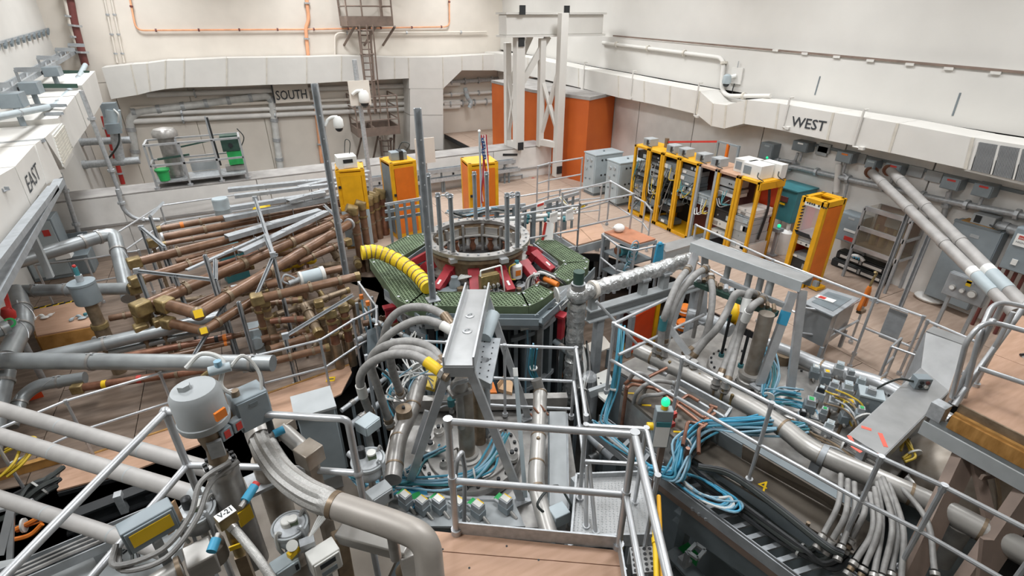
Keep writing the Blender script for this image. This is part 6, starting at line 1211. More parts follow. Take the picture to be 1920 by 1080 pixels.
# thick stainless pipes beside the flange lid
def thick(label, pts, w, mt='steel', rings=(), name='vacuum_pipe', br=.15, grp=None, ringmat='bronze', feet=None):
    q = Ps(pts); r = w/2*mpp(q[len(q)//2]); t = T(name, label, 'pipe', grp); c = bend(q, br, 4) if len(q) > 2 else q; t('pipe', MB().tube(c, r, 20), mt)
    for i, k in rings: a, b = q[i], q[i+1]; d = (b-a).normalized(); m = lerp(a, b, k); t('weld_ring', MB().cyl(m-d*r*.12, m+d*r*.12, r*1.05, n=20), ringmat)
    for k in feet or (): m = c[int(k*(len(c)-1))]; t('saddle', MB().bar(at(m, m.z-.7), m-Z*r*.9, .1, .06), 'strut'); 
    return t, q, r
t, q, r = thick('steel pipe with a round blank cap left of the flange lid', [(788, 712, .75), (770, 775, .7), (748, 818, .65), (736, 900, .6)], 31, 'steel', ((0, .8), (2, .05), (2, .7))); c = P(757, 768, .85); t('blank_cap', MB().cyl(c-Z*.12, c+Z*.02, .1, n=20), 'bronze'); t('cap_bolt', MB().cyl(c+Z*.02, c+Z*.05, .02), 'black'); t.done()
t, q, r = thick('steel pipe with a flanged joint right of the flange lid', [(1013, 735, .8), (1010, 815, .75), (1004, 910, .7), (1032, 1010, .6)], 31, 'stainless', ((0, .05), (1, .05), (1, .6), (2, .05))); c = q[0]
for i in range(6): a = 6.283*i/6; p = lerp(q[0], q[1], .55)+V((math.cos(a), 0, math.sin(a)))*r*1.05; t('clamp_bolt', MB().cyl(p-YA*.06, p+YA*.06, .015, n=6), 'copper')
t('top_port', MB().cyl(c+V((0, .0, .0)), c+V((-.02, .08, .16)), r*.8), 'steel'); t('lug', MB().sph(lerp(q[1], q[2], .2)+Z*r, .025, 8), 'bronze'); t.done()
t = T('cover_plate', 'long pale grey cover strip right of the steel pipe', 'plate'); q = Ps([(1030, 778, .45), (1061, 778, .45), (1063, 958, .45), (1030, 958, .45)]); t('strip', MB().prism(q, (0, 0, .06)), 'paintgrey'); t('edge', MB().bar(q[1]-Z*.05, q[2]-Z*.05, .05, .16), 'strut'); t('edge', MB().bar(q[0]-Z*.05, q[3]-Z*.05, .03, .16), 'cabdark'); t.done()
t = T('junction_box', 'small grey box with a black cable at the end of the cover strip', 'box'); p = P(1047, 975, .55); t('body', MB().box(p-V((.09, .08, 0)), p+V((.09, .08, .16))), 'cablight', bev=.008); t('cable', MB().tube(spl([p+V((-.1, .0, .1)), p+V((-.2, .1, .25)), p+V((.1, .2, .25)), p+V((.17, -.1, .05)), p+V((.2, -.3, -.05))]), .014, 6), 'blackcable'); t('post', MB().box(p-V((.06, .06, .4)), p+V((.06, .06, 0))), 'strut'); t.done()
railpx('guard_rail', 'far aluminium railing behind the centre A-frame', [(731, 637), (838, 642), (946, 648), (1080, 653)], 1.35, .15, mids=(.45, .85))
railpx('guard_rail', 'aluminium railing sloping from the foil pipe toward the tread plate', [(1080, 653), (1099, 780)], 1.45, .3, mids=(.45,))
# solenoid valves in a row
t = T('valve_plate', 'white mounting plate under the row of small valves', 'plate'); q = Ps([(760, 925, .2), (960, 935, .2), (985, 990, .2), (765, 990, .2)]); t('plate', MB().prism(q, (0, 0, .03)), 'paintgrey'); t('rail', MB().bar(P(765, 930, .25), P(960, 938, .25), .03), 'alu'); t.done()
for i, (u, v) in enumerate(((762, 948), (793, 958), (824, 956), (861, 960), (897, 966), (948, 956))):
    p = P(u, v, .25); s_ = .055; d = V((.9, .4, 0)).normalized(); e = V((-.4, .9, 0)).normalized(); lb = ('first', 'second', 'third', 'fourth', 'fifth', 'sixth')[i]; t = T('solenoid_valve', lb+' small grey valve from the left in the row below the flange lid', 'valve', 'row of small valves'); t('body', MB().obox(p+Z*.05, d*s_, e*s_*1.3, Z*.05), 'cabgrey', bev=.006); t('coil', MB().obox(p+Z*.14, d*s_*.9, e*s_*1.1, Z*.045), 'strut'); t('label', MB().obox(p+Z*.19, d*s_*.6, e*s_*.9, Z*.004), 'whitebox'); t('yellow_strip', MB().obox(p+Z*.188+d*s_*.75, d*s_*.12, e*s_*.9, Z*.004), 'labelyellow'); t('stem', MB().cyl(p+e*.07+Z*.05, p+e*.16+Z*.05, .018), 'galv'); t('stem', MB().cyl(p-e*.07+Z*.03, p-e*.16-Z*.02, .018), 'stainless')
    if i not in (3,): t('green_tag', MB().obox(p+e*.16+d*.07+Z*.03, d*.05, e*.035, Z*.003), 'brightgreen')
    t.done()
t = T('blue_bucket_lid', 'round blue plastic lid behind the small valves', 'lid'); p = P(778, 935, .22); t('disc', MB().lathe(p, Z, [(.15, 0), (.15, .03), (.12, .04)], 20), 'bluetape'); t('tag', MB().obox(p+V((.02, 0, .045)), V((.05, 0, 0)), V((0, .04, 0)), Z*.003), 'brightgreen'); t.done()
# blue cable bundles around the flange
BC = 'blue cable bundles'
cables('blue cables curving under the flange lid toward its right side', [(690, 905, .3), (760, 905, .28), (830, 905, .35), (890, 890, .4), (925, 855, .45), (945, 815, .5)], 12, .05, seed=2)
cables('blue cables looping at the left of the flange lid', [(650, 905, .4), (700, 910, .3), (760, 890, .3), (790, 865, .3), (830, 840, .42)], 7, .05, seed=3)
cables('loose blue cables under the left valve head', [(640, 900, .6), (660, 910, .5), (690, 935, .3), (730, 915, .3)], 10, .06, seed=4)
cables('white and blue leads below the arching hoses', [(790, 690, .9), (770, 705, .8), (755, 725, .7), (770, 745, .5)], 12, .08, .01, ('cablewhite', 'bluelight', 'cablewhite'), 5)
cables('white leads hanging behind the hoses', [(775, 635, 1.1), (765, 660, .9), (780, 690, .8), (800, 720, .6)], 9, .07, .01, ('cablewhite', 'cablewhite', 'paintgrey'), 6)
cables('pale blue cables hanging beside the coil drum', [(1003, 650, .9), (1000, 690, .5), (1010, 720, .2)], 9, .04, .014, seed=7)
t = T('teal_valve', 'small teal valve on a thin line behind the flange lid', 'valve'); p = P(846, 760, .35); t('body', MB().cyl(p, p+Z*.12, .05), 'teal'); t('arm', MB().cyl(p+Z*.08, p+V((.1, 0, .1)), .025), 'teal'); t('line', MB().tube(bend([p-V((.4, .05, -.02)), p-V((.1, .0, -.03)), p], .04), .012, 6), 'galv'); t.done()
for i, (px, z, mt, lb) in enumerate((([(905, 722), (925, 722), (932, 742), (907, 742)], .3, 'cableorange', 'orange cardboard piece behind the A-frame'), ([(935, 735), (950, 716), (962, 722), (960, 742)], .35, 'cardboard', 'folded cardboard behind the A-frame leg'), ([(800, 700), (822, 700), (815, 735), (798, 730)], .4, 'cableyellow', 'yellow wrapped fitting below the hoses'))):
    q = Ps([(u, v, z) for u, v in px]); t = T('carton', lb, 'carton'); t('panel', MB().prism(q, (0, 0, .06)), mt); t('flap', MB().prism([q[0], q[1], q[1]+V((0, .04, .12)), q[0]+V((0, .04, .12))], (0, .01, 0)), mt); t('stand', MB().cyl(at(sum(q, V((0,0,0)))/4, -.6), at(sum(q, V((0,0,0)))/4, z), .06), 'cabdark'); t.done()
# ================================================================ foreground platform
zp = 1.85
q = Ps([(798, 994, zp), (1158, 1032, zp), (1184, 1120, zp), (780, 1120, zp)]); m1, m2 = lerp(q[0], q[3], .32), lerp(q[1], q[2], .36); g = V((.0, .004, 0))
b = MB().prism([at(p, zp-.03) for p in q], (0, 0, -.14)); parts = [('plywood_sheet', MB().prism([at(p, zp-.03) for p in (q[0], q[1], m2+g, m1+g)], (0, 0, .03)), 'ply'), ('plywood_sheet', MB().prism([at(p, zp-.03) for p in (m1-g, m2-g, q[2], q[3])], (0, 0, .03)), 'ply')]
for u, v in ((950, 1024), (1010, 1050), (830, 1030), (880, 1065)): c = P(u, v, zp); parts.append(('screw', MB().cyl(c, c+Z*.002, .008, n=8), 'black'))
for c in (q[0], q[1]): parts.append(('leg', MB().bar(at(c, ZP), at(c, zp-.17), .12), 'strut'))
struct('floor_platform', b, 'alu', parts, 'plywood standing platform at the bottom of the picture')
h = 1.07; TL, TR = P(840, 790, zp+h), P(1190, 815, zp+h); T2 = P(1262, 1120, zp+h); r = .024
t = T('guard_rail', 'nearest aluminium railing around the plywood platform', 'railing')
t('top_rail', MB().tube(bend([TL, TR, T2], .03), r, 12), 'alu'); t('mid_rail', MB().tube([TL-Z*.53, TR-Z*.53, T2-Z*.53], r, 12), 'alu')
for p in (TL, TR): t('post', MB().cyl(at(p, zp), p, r, n=12), 'alu'); t('post_foot', MB().cyl(at(p, zp), at(p, zp+.05), r*1.6, n=12), 'alu'); t('fitting', MB().cyl(p-Z*.05, p+Z*.025, r*1.3, n=12), 'alu'); t('fitting', MB().cyl(p-Z*.57, p-Z*.49, r*1.3, n=12), 'alu')
t('toe_board', MB().bar(at(TL, zp+.06), at(TR, zp+.06), .012, .12), 'galv'); t('toe_board', MB().bar(at(TR, zp+.06), at(T2, zp+.06), .012, .12), 'galv'); t.done()
t = T('hand_rail', 'small bent aluminium hand rail rising in front of the column', 'railing'); p = P(868, 985, .9); q1 = P(858, 860, 1.75); t('rail', MB().tube(bend([P(852, 905, 1.45), q1, P(866, 846, 1.78), P(872, 880, 1.5), P(870, 990, .7)], .05), .022, 10), 'alu'); t('foot', MB().cyl(P(870, 990, .7)-Z*.3, P(870, 990, .7), .03), 'alu'); t.done()
# tread plate landing with its rails
zl2 = .85
t = T('tread_landing', 'diamond tread plate landing right of the plywood platform', 'platform'); q = Ps([(1080, 898, zl2), (1205, 893, zl2), (1228, 1010, zl2), (1070, 1015, zl2)]); t('tread_plate', MB().prism(q, (0, 0, .02)), 'brightsheet'); m = MB()
for i in range(26):
    for j in range(20):
        c = lerp(lerp(q[0], q[1], (j+.5)/20), lerp(q[3], q[2], (j+.5)/20), (i+.5)/26)+Z*.02; s_ = 1 if (i+j) % 2 else -1; d = V((.012, .012*s_, 0)); e = V((-.003*s_, .003, 0)); m.add([c-d, c+e, c+d, c-e, c+Z*.004], [(0, 1, 4), (1, 2, 4), (2, 3, 4), (3, 0, 4)])
t('tread_lugs', m, 'galv', 0, kind='stuff')
for a, b in zip(q, q[1:]+q[:1]): t('edge_plate', MB().bar(a, b, .02, .16), 'galv')
for p in q: t('leg', MB().bar(at(p, ZP), p, .08), 'strut')
t.done()
railpx('guard_rail', 'aluminium railing around the tread plate landing', [(1099, 798), (1212, 804), (1233, 893)], zl2+1.0, zl2, mids=(.45,))
t = T('hand_rail', 'pair of thin stair rails on the tread plate landing', 'railing'); t('rail', MB().tube(bend([P(1099, 990, zl2+.02), P(1100, 872, zl2+.5), P(1105, 870, zl2+.5), P(1117, 1000, zl2+.02)], .04), .02, 8), 'alu'); t('foot', MB().cyl(P(1117, 1000, zl2), P(1117, 1000, zl2)+Z*.04, .035), 'alu'); t('foot', MB().cyl(P(1099, 990, zl2), P(1099, 990, zl2)+Z*.04, .035), 'alu'); t.done()
t = T('perforated_step', 'perforated steel step below the tread plate landing', 'step'); q = Ps([(1180, 1030, .95), (1222, 1028, .95), (1230, 1075, .95), (1186, 1080, .95)]); t('step_plate', MB().prism(q, (0, 0, .03)), 'brightsheet')
for i in range(5):
    for j in range(4): c = lerp(lerp(q[0], q[1], (j+.5)/4), lerp(q[3], q[2], (j+.5)/4), (i+.5)/5)+Z*.031; t('perforation', MB().cyl(c, c+Z*.003, .016, n=8), 'black', 0)
t('riser', MB().bar(q[0]-Z*.1, q[1]-Z*.1, .02, .2), 'galv'); t.done()
t = T('yellow_pole', 'yellow painted safety pole at the pit edge', 'pole'); a = P(1228, 945, 1.3); t('pole', MB().cyl(P(1232, 1120, 1.3), P(1226, 950, 1.3), .022), 'labelyellow'); t('pole', MB().cyl(P(1243, 1120, 1.25), P(1235, 930, 1.25), .02), 'yellow'); t('clamp', MB().cyl(P(1229, 1010, 1.3), P(1230, 1020, 1.3), .035), 'labelyellow'); t.done()
# control pendant with green lamp
t = T('signal_box', 'grey control box with a glowing green lamp and yellow knob', 'box'); c = P(1240, 800, 1.5); w = .085; d = V((.85, -.5, 0)).normalized(); n = V((-.5, -.85, 0)).normalized()
t('body', MB().obox(c, d*w, n*.05, Z*.24), 'cabgrey', bev=.008); t('paper', MB().obox(c+n*.056-Z*.06, d*w*.85, n*.003, Z*.16), 'paper'); t('paper_band', MB().obox(c+n*.06+Z*.08, d*w*.85, n*.003, Z*.03), 'teal'); t('lamp_base', MB().cyl(c+Z*.24, c+Z*.29, .035), 'labelyellow'); t('lamp', MB().sph(c+Z*.32, .045, 12, (1, 1, 1.2)), 'greenlamp'); t('knob', MB().cyl(c-d*w, c-d*(w+.06), .04), 'labelyellow'); t('switch', MB().box(c+d*w+V((0, -.02, .12)), c+d*w+V((.05, .02, .18))), 'labelred'); t('switch', MB().box(c+d*w+V((0, -.02, .0)), c+d*w+V((.05, .02, .05))), 'labelred'); e = c+d*.06-n*.06; t('post', MB().bar(at(e, -.5), at(e, c.z+.1), .06, .06, n), 'ladderbrown'); t.done()
# ================================================================ right foreground
zk = .75
# brown-grey box girder marked 4, cover sheet, cable ladder
t = T('marked_girder', 'long brown-grey box girder marked with a yellow 4', 'girder'); q = Ps([(1300, 858, zk), (1345, 795, zk), (1640, 985, zk), (1600, 1038, zk)]); t('top_plate', MB().prism(q, (0, 0, -.03)), 'girder'); t('body', MB().prism([at(p, zk-1.2) for p in q], (0, 0, 1.17)), 'cabdark')
o = P(1419, 914, zk+.004); rt = (P(1436, 923, zk+.004)-o); up = (P(1425, 896, zk+.004)-o); tm, W = textmb('4', V((0, 0, 0)), XA, Z, 1, 0, 0)
for p in tm.v: p.xyz = o+rt*(p.x/W)+up*p.z
t('lettering', tm, 'labelyellow', 0)
for k in (.15, .35, .55, .75): c = lerp(q[0], q[3], k)+Z*.01; t('bolt', MB().cyl(c, c+Z*.04, .02, n=6), 'bronze')
t.done()
t = T('cover_sheet', 'dark grey sloping sheet along the back of the marked girder', 'sheet'); A, B, C_, D_ = Ps([(1335, 798, 1.0), (1612, 962, 1.0), (1605, 978, .77), (1333, 824, .77)]); f = lambda k: (lerp(A, B, k), lerp(D_, C_, k))
for k0, k1, mt in ((0, .24, 'cabdark'), (.245, 1, 'girder')): (a, d), (b, c) = f(k0), f(k1); t('sheet', MB().prism([a, b, c, d], V((-.01, -.01, -.01))), mt)
t('top_lip', MB().bar(A+V((.05, .06, 0)), B+V((.05, .06, 0)), .12, .015), 'cabdark'); t.done()
t = T('cable_ladder', 'steel cable ladder full of cables below the marked girder', 'ladder'); zq = .45; a0, a1, b0, b1 = P(1215, 880, zq), P(1560, 1140, zq), P(1276, 866, zq), P(1640, 1112, zq)
t('side_rail', MB().chan(a0, a1, .05, .14, .012), 'strut'); t('side_rail', MB().chan(b0, b1, .05, .14, .012), 'strut'); t('side_plate', MB().bar(a0-Z*.08, a1-Z*.08, .02, .2), 'ladderbrown')
for i in range(13): t('rung', MB().bar(lerp(a0, a1, (i+.5)/13), lerp(b0, b1, (i+.5)/13), .05, .03), 'strut')
for k in (.3, .34, .38): c = lerp(a0, a1, k)-Z*.05; t('bolt', MB().cyl(c+V((-.03, -.03, 0)), c, .02), 'galv')
t.done()
BK = ('blackcable', 'black')
cables('black power cables lying along the cable ladder', [(1290, 868, .62), (1330, 905, .6), (1420, 970, .56), (1500, 1030, .55), (1550, 1055, .57), (1590, 1030, .68)], 9, .045, .028, BK, 11, 'power_cables', 'black cable bundles')
cables('single thick black cable running over the marked girder', [(1310, 875, .85), (1370, 888, .84), (1450, 945, .82), (1545, 1020, .82), (1580, 1040, .8)], 2, .012, .03, BK, 12, 'power_cables', 'black cable bundles')
cables('bright blue cable coil hanging over the cable ladder', [(1440, 790, 1.0), (1370, 795, 1.0), (1320, 800, .98), (1285, 830, .95), (1275, 870, .85), (1262, 890, .75), (1225, 880, .7)], 22, .05, .014, ('bluetape', 'blue', 'bluelight', 'blue'), 13)
rnd = random.Random(8)
t = T('cable_coil', 'loose loops of blue cable spread on the cable ladder', 'cable', BC)
for i in range(12):
    k = i/11; w = 34+rnd.uniform(-6, 40*k); pts = []
    for j in range(11):
        s_ = j/10; u = 1262+s_*(70+w*.9)+rnd.uniform(-2, 2); v = 885+s_*(30+.42*w)+18*math.sin(s_*3.1)*(1 if i % 2 else -.6); pts.append((u, v, .66+.02*rnd.random()))
    e = pts[-1]; back = [(e[0]+6, e[1]+10+3*(i % 3), .66), (e[0]-10, e[1]+20, .64), (e[0]-50, e[1]+6, .63), (e[0]-90, e[1]-22, .63)]; t('cable', MB().tube(spl([P(*p) for p in pts+back], 4), .013, 6), ('bluetape', 'bluelight', 'blue', 'cablewhite')[i % 4])
t.done()
cables('blue cables lying beyond the marked girder', [(1310, 795, .95), (1400, 810, .9), (1470, 805, .9), (1510, 800, .9)], 10, .05, .014, seed=14)
cables('pale blue cables dropping right of the A-frame leg', [(1437, 650, .9), (1450, 700, .8), (1440, 745, .8), (1455, 735, .8), (1500, 740, .8)], 9, .05, .014, ('bluelight', 'blue', 'teal'), 15)
cables('blue cable on the post by the orange door', [(1165, 610, 1.5), (1160, 670, 1.2), (1150, 730, .8), (1135, 790, .5), (1160, 800, .5)], 5, .03, .014, seed=16)
# dark pit trays
for i, (a, b, z, lb) in enumerate((((1270, 960), (1480, 1120), -.6, 'dark steel beam down in the pit below the cable ladder'), ((1255, 1040), (1330, 1120), -.9, 'lowest dark beam in the pit beside the yellow pole'))):
    t = T('pit_beam', lb, 'beam'); p, q = P(*a, z), P(*b, z); t('web', MB().ibeam(p, q, .2, .2, .025), 'cabdark'); t('clip', MB().box(lerp(p, q, .35)-V((.06, .06, 0)), lerp(p, q, .35)+V((.06, .06, .2))), 'galv')
    for k in (.1, .9): t('leg', MB().bar(at(lerp(p, q, k), ZP), lerp(p, q, k), .12), 'cabdark')
    t.done()
t = T('pit_bracket', 'small square grey bracket over the dark pit', 'bracket'); q = Ps([(1290, 1035, -.35), (1305, 1020, -.35), (1322, 1032, -.35), (1308, 1048, -.35)]); 
for a, b in zip(q, q[1:]+q[:1]): t('bar', MB().bar(a, b, .04, .04), 'paintgrey')
t('leg', MB().bar(at(q[0], -.6), q[0], .05), 'strut'); t.done()
t = T('green_box', 'dim green box in the pit beside the yellow pole', 'box'); p = P(1283, 1062, -1.2); t('body', MB().box(p-V((.1, .1, .3)), p+V((.1, .1, .3))), 'brightgreen'); t('handle', MB().cyl(p+V((-.06, -.12, .1)), p+V((.06, -.12, .1)), .015), 'black'); t('stand', MB().cyl(at(p, ZP), p-Z*.3, .06), 'cabdark'); t.done()
# long stainless beam pipe and its branch
t, q, r = thick('long stainless pipe running diagonally beside the marked girder', [(1195, 655, .95), (1300, 706, .95), (1351, 732, .95), (1423, 771, .95), (1475, 806, .95), (1518, 842, .95), (1560, 862, .95), (1632, 893, .95), (1760, 950, .95), (1930, 1040, .95)], 38, 'stainless', ((0, .3), (1, .9), (3, .9), (5, .5), (7, .6), (8, .5)), br=.12, feet=(.3, .62))
p = lerp(q[5], q[6], .6); t('strap', MB().ring(p-(q[6]-q[5]).normalized()*.03, q[6]-q[5], r*1.0, r*1.1, .06, 20), 'strut'); t('strap_leg', MB().bar(at(p, zk), p-Z*r, .05), 'strut'); t.done()
t, q, r = thick('second stainless pipe behind the valve clutter on the right', [(1425, 640, .6), (1495, 668, .6), (1545, 690, .6), (1645, 717, .6), (1700, 745, .6), (1780, 790, .6)], 29, 'alu', ((1, .9), (3, .1)), feet=(.4,)); p = P(1470, 665, .6); t('branch', MB().cyl(p, p-Z*.5, r*.9, n=18), 'bronze'); t.done()
t, q, r = thick('stainless pipe rising from the lower right under the timber landing', [(1700, 900, .3), (1790, 960, .3), (1850, 1000, .3), (1960, 1060, .3)], 44, 'steel', ((0, .5), (2, .1))); p = P(1800, 985, .3); t('tee', MB().cyl(p, p-Z*.6, r*.95, n=18), 'steel'); t.done()
t, q, r = thick('pipe with blue-grey flange in front of the long pipe at left', [(1370, 620, .9), (1330, 600, .9), (1290, 590, .9)], 26, 'galv', ((0, .5),)); t.done()
# grey stands with bellows along the pipe (left end)
for i, (u, v) in enumerate(((1228, 668), (1243, 675), (1283, 690), (1298, 697), (1340, 728), (1357, 736))):
    p = P(u, v, 1.0); lb = ('first', 'second', 'third', 'fourth', 'fifth', 'sixth')[i]; t = T('bellows_fitting', lb+' brass-tailed hose fitting from the left on the long pipe', 'fitting', 'hose fittings on the long pipe'); t('bellows', MB().lathe(p, Z, [(.05, 0), (.06, .03), (.045, .06), (.06, .09), (.045, .12), (.05, .18)], 14), 'steel'); t('brass_tail', MB().box(p+V((-.015, -.14, -.14)), p+V((.015, -.11, .06))), 'brass'); t.done()
hs = [[(1288, 507, 2.0), (1270, 532, 2.0), (1250, 582, 1.75), (1242, 612, 1.5), (1238, 655, 1.15)], [(1320, 505, 2.0), (1302, 517, 2.02), (1275, 550, 1.85), (1257, 592, 1.6), (1246, 640, 1.2)], [(1332, 522, 1.9), (1336, 550, 1.8), (1331, 600, 1.5), (1318, 638, 1.2), (1293, 658, 1.1)],
      [(1402, 553, 1.9), (1380, 551, 2.0), (1365, 580, 1.8), (1345, 615, 1.6), (1320, 642, 1.35), (1300, 668, 1.15)], [(1418, 553, 1.9), (1405, 549, 2.0), (1394, 587, 1.75), (1380, 630, 1.45), (1353, 700, 1.1)], [(1428, 562, 1.9), (1410, 575, 1.95), (1396, 602, 1.7), (1383, 640, 1.4), (1364, 715, 1.1)]]
ls = ['outermost left grey hose of the right frame, with a teal band', 'second grey hose from the left on the right frame', 'grey hose hanging straight down from the right frame', 'grey hose crossing diagonally from the right frame', 'grey hose with white wrap, left of the pair', 'grey hose with white wrap, right of the pair']
for i, (h_, l_) in enumerate(zip(hs, ls)): hose(l_, h_, .047, group='thick grey hoses of the right frame', wrap=((.72, 'teal'),) if i == 0 else (((.42, 'white'),) if i > 3 else None))
# right A-frame
zf = 2.12
t = T('lifting_frame', 'grey steel A-frame with a wide flat beam on the right', 'frame'); q = Ps([(1295, 458, zf), (1504, 532, zf), (1524, 521, zf), (1314, 449, zf)]); t('beam_top', MB().prism(q, (0, 0, .02)), 'brightsheet'); t('beam_side', MB().bar(q[0]-Z*.05, q[1]-Z*.05, .02, .15), 'paintgrey'); t('beam_side', MB().bar(q[3]-Z*.05, q[2]-Z*.05, .02, .15), 'paintgrey')
for a, b in (((1487, 548, 2.0), (1424, 722, .8)), ((1505, 545, 2.0), (1482, 728, .7)), ((1303, 476, 2.0), (1243, 655, .9)), ((1322, 470, 2.0), (1318, 600, .9))): t('leg', MB().bar(P(*a), P(*b), .1, .07, V((-.6, -.8, 0))), 'alu'); e = P(*b); t('foot_plate', MB().box(e-V((.1, .08, .03)), e+V((.1, .08, 0))), 'galv')
t('diagonal', MB().bar(P(1254, 612, 1.35), P(1310, 690, 1.0), .08, .06, V((-.6, -.8, 0))), 'alu'); a, b = P(1487, 548, 2.0), P(1424, 722, .8); t('blue_tape', MB().bar(lerp(a, b, .2), lerp(a, b, .34), .106, .076, V((-.6, -.8, 0))), 'bluetape')
for u, v in ((1368, 490), (1408, 505), (1448, 522), (1430, 512)): p = P(u, v, zf-.1); t('hanger', MB().cyl(p, p-Z*.3, .045), 'paintgrey'); t('rod', MB().cyl(p-Z*.3+XA*.04, p-Z*.62+XA*.04, .018), 'black')
t('side_rail', MB().bar(P(1352, 524, 1.82), P(1470, 572, 1.82), .05, .07), 'alu'); t.done()
t = T('manifold_plank', 'dark green plank with a row of pipe fittings below the right beam', 'manifold'); a, b = P(1305, 530, 1.72), P(1456, 590, 1.72); t('plank', MB().bar(a, b, .12, .07), 'greenstrut'); d = (b-a).normalized(); rnd = random.Random(6)
for i in range(14): c = lerp(a, b, (i+.4)/14)+Z*.07; t('fitting', MB().cyl(c-V((.05, .05, 0))*rnd.random(), c+V((.06, .06, .03))*rnd.uniform(.5, 1), rnd.uniform(.025, .04), n=8), rnd.choice(('steel', 'galv', 'bronze')))
for k in (.1, .9): t('leg', MB().cyl(lerp(a, b, k)-Z*.9, lerp(a, b, k), .03), 'steel')
t.done()
t = T('support_column', 'bronze-tinted polished column under the right A-frame', 'column'); p = P(1405, 712, .72); r = 13*mpp(p); h = topz(p, 588); t('column', MB().cyl(p, at(p, h), r, n=24), 'warmsteel'); t('base_flange', MB().lathe(p-Z*.04, Z, [(r*1.7, 0), (r*1.7, .06), (r*1.5, .07), (r*1.5, .12), (r*1.7, .13), (r*1.7, .18)], 24), 'stainless'); t.done()
for i, (u, vt, vb) in enumerate(((1352, 590, 668), (1388, 620, 688), (1365, 540, 600))):
    p = P(u, vb, .95); t = T('threaded_rod', ('left', 'middle', 'rear')[i]+' black rod standing under the right A-frame', 'rod'); t('rod', MB().cyl(p, at(p, topz(p, vt)), .02), 'black'); t('nut', MB().cyl(p, p+Z*.05, .04, n=6), 'teal'); t.done()
# tank tops below the right frame
t = T('vessel_tank', 'long dark steel tank under the right A-frame and valve clutter', 'tank'); q = Ps([(1150, 690, .45), (1330, 600, .45), (1560, 700, .45), (1760, 800, .45), (1640, 940, .45), (1340, 800, .45)]); t('lid_plate', MB().prism(q, (0, 0, -.05)), 'steel'); t('body', MB().prism([at(p, ZP) for p in q], (0, 0, .38-ZP)), 'cabdark'); t.done()
for i, (u, v, R_, lb) in enumerate(((1500, 742, .62, 'round steel flange lid under the valve clutter on the right'), (1695, 790, .5, 'round pale flange lid behind the sheet-metal cover'), (1385, 690, .45, 'round flange lid at the foot of the bronze column'))):
    c = P(u, v, .5); t = T('flange_lid', lb, 'flange'); t('disc', MB().lathe(c-Z*.05, Z, [(R_, 0), (R_, .08), (R_*.96, .1)], 36), 'brightsheet' if i == 1 else 'steel')
    for j in range(20): a = 6.283*j/20; e = c+V((math.cos(a), math.sin(a), 0))*R_*.9+Z*.05; t('bolt', MB().cyl(e, e+Z*.025, .018, n=6), 'black')
    t.done()
rnd = random.Random(17)
VC = 'grey valve units on the right flange'
spots = [(1525, 705), (1545, 715), (1570, 700), (1590, 712), (1560, 735), (1585, 738), (1610, 728), (1535, 745), (1628, 748), (1605, 760), (1560, 762), (1515, 768), (1540, 785), (1580, 790), (1608, 785), (1625, 775), (1500, 790), (1550, 812), (1520, 800), (1588, 772)]
for i, (u, v) in enumerate(spots):
    p = P(u, v, .62+.12*(i % 3)); a = .6+rnd.uniform(-.2, .2); d = V((math.cos(a), math.sin(a), 0)); e = V((-d.y, d.x, 0)); s_ = rnd.uniform(.04, .065)
    t = T('valve_unit', 'grey valve unit in the clutter on the right flange, '+('upper end','by the green tag','top centre','near the second pipe','left of the light box','middle row','beside the light box','left middle','next to the cover sheet','below the light box','centre','left lower','lower centre','lower right','right lower','right edge','far left lower','bottom','bottom left','inner right')[i], 'valve', VC)
    t('body', MB().obox(p+Z*.05, d*s_*1.2, e*s_, Z*.06), rnd.choice(('cabgrey', 'strut', 'cabdark', 'galv')), bev=.006); t('coil', MB().obox(p+Z*.14, d*s_*.8, e*s_*.7, Z*.035), rnd.choice(('strut', 'cablight', 'black'))); t('stem', MB().cyl(p-d*s_*2, p+d*s_*2.2, .016, n=8), 'stainless'); t('stem', MB().cyl(p, at(p, .5), .02, n=8), 'bronze')
    t('label', MB().obox(p+Z*.178, d*s_*.5, e*s_*.4, Z*.003), rnd.choice(('labelyellow', 'whitebox', 'brightgreen', 'paintgrey', 'cablight'))); t.done()
t = T('terminal_box', 'pale grey terminal box with cables in the middle of the valve clutter', 'box'); p = P(1625, 760, .75); d = V((.8, .6, 0)); e = V((-.6, .8, 0)); t('lid', MB().obox(p+Z*.2, d*.12, e*.14, Z*.015), 'cablight', bev=.005); t('body', MB().obox(p+Z*.06, d*.11, e*.13, Z*.13), 'cabgrey')
for i in range(5): t('cable', MB().tube(spl([p+d*.1+e*(.1-.05*i)+Z*.1, p+d*.2+e*(.08-.05*i)+Z*.02, p+d*.18+e*(.05-.05*i)-Z*.2]), .012, 6), ('blackcable', 'cableyellow', 'teal')[i % 3])
t.done()
cables('yellow and grey tubes bending over the lower valve clutter', [(1565, 745, .95), (1600, 760, .95), (1617, 785, .9), (1620, 815, .7)], 6, .07, .012, ('cableyellow', 'bronze', 'cableyellow', 'galv'), 31, 'tube_bundle', 'thin tube bundles')
cables('copper and steel tubes along the front of the valve clutter', [(1495, 790, .85), (1530, 812, .85), (1580, 835, .85), (1650, 880, .85)], 8, .05, .013, ('steel', 'bronze', 'galv'), 32, 'tube_bundle', 'thin tube bundles')
cables('blue cables running into the valve clutter from the left', [(1450, 750, .8), (1490, 755, .7), (1520, 770, .7), (1510, 800, .7)], 7, .05, .013, seed=33)
cables('yellow hoses behind the sheet-metal cover', [(1690, 840, .7), (1700, 825, .75), (1715, 850, .7), (1700, 865, .65)], 4, .05, .014, ('cableyellow',), 34, 'tube_bundle', 'thin tube bundles')
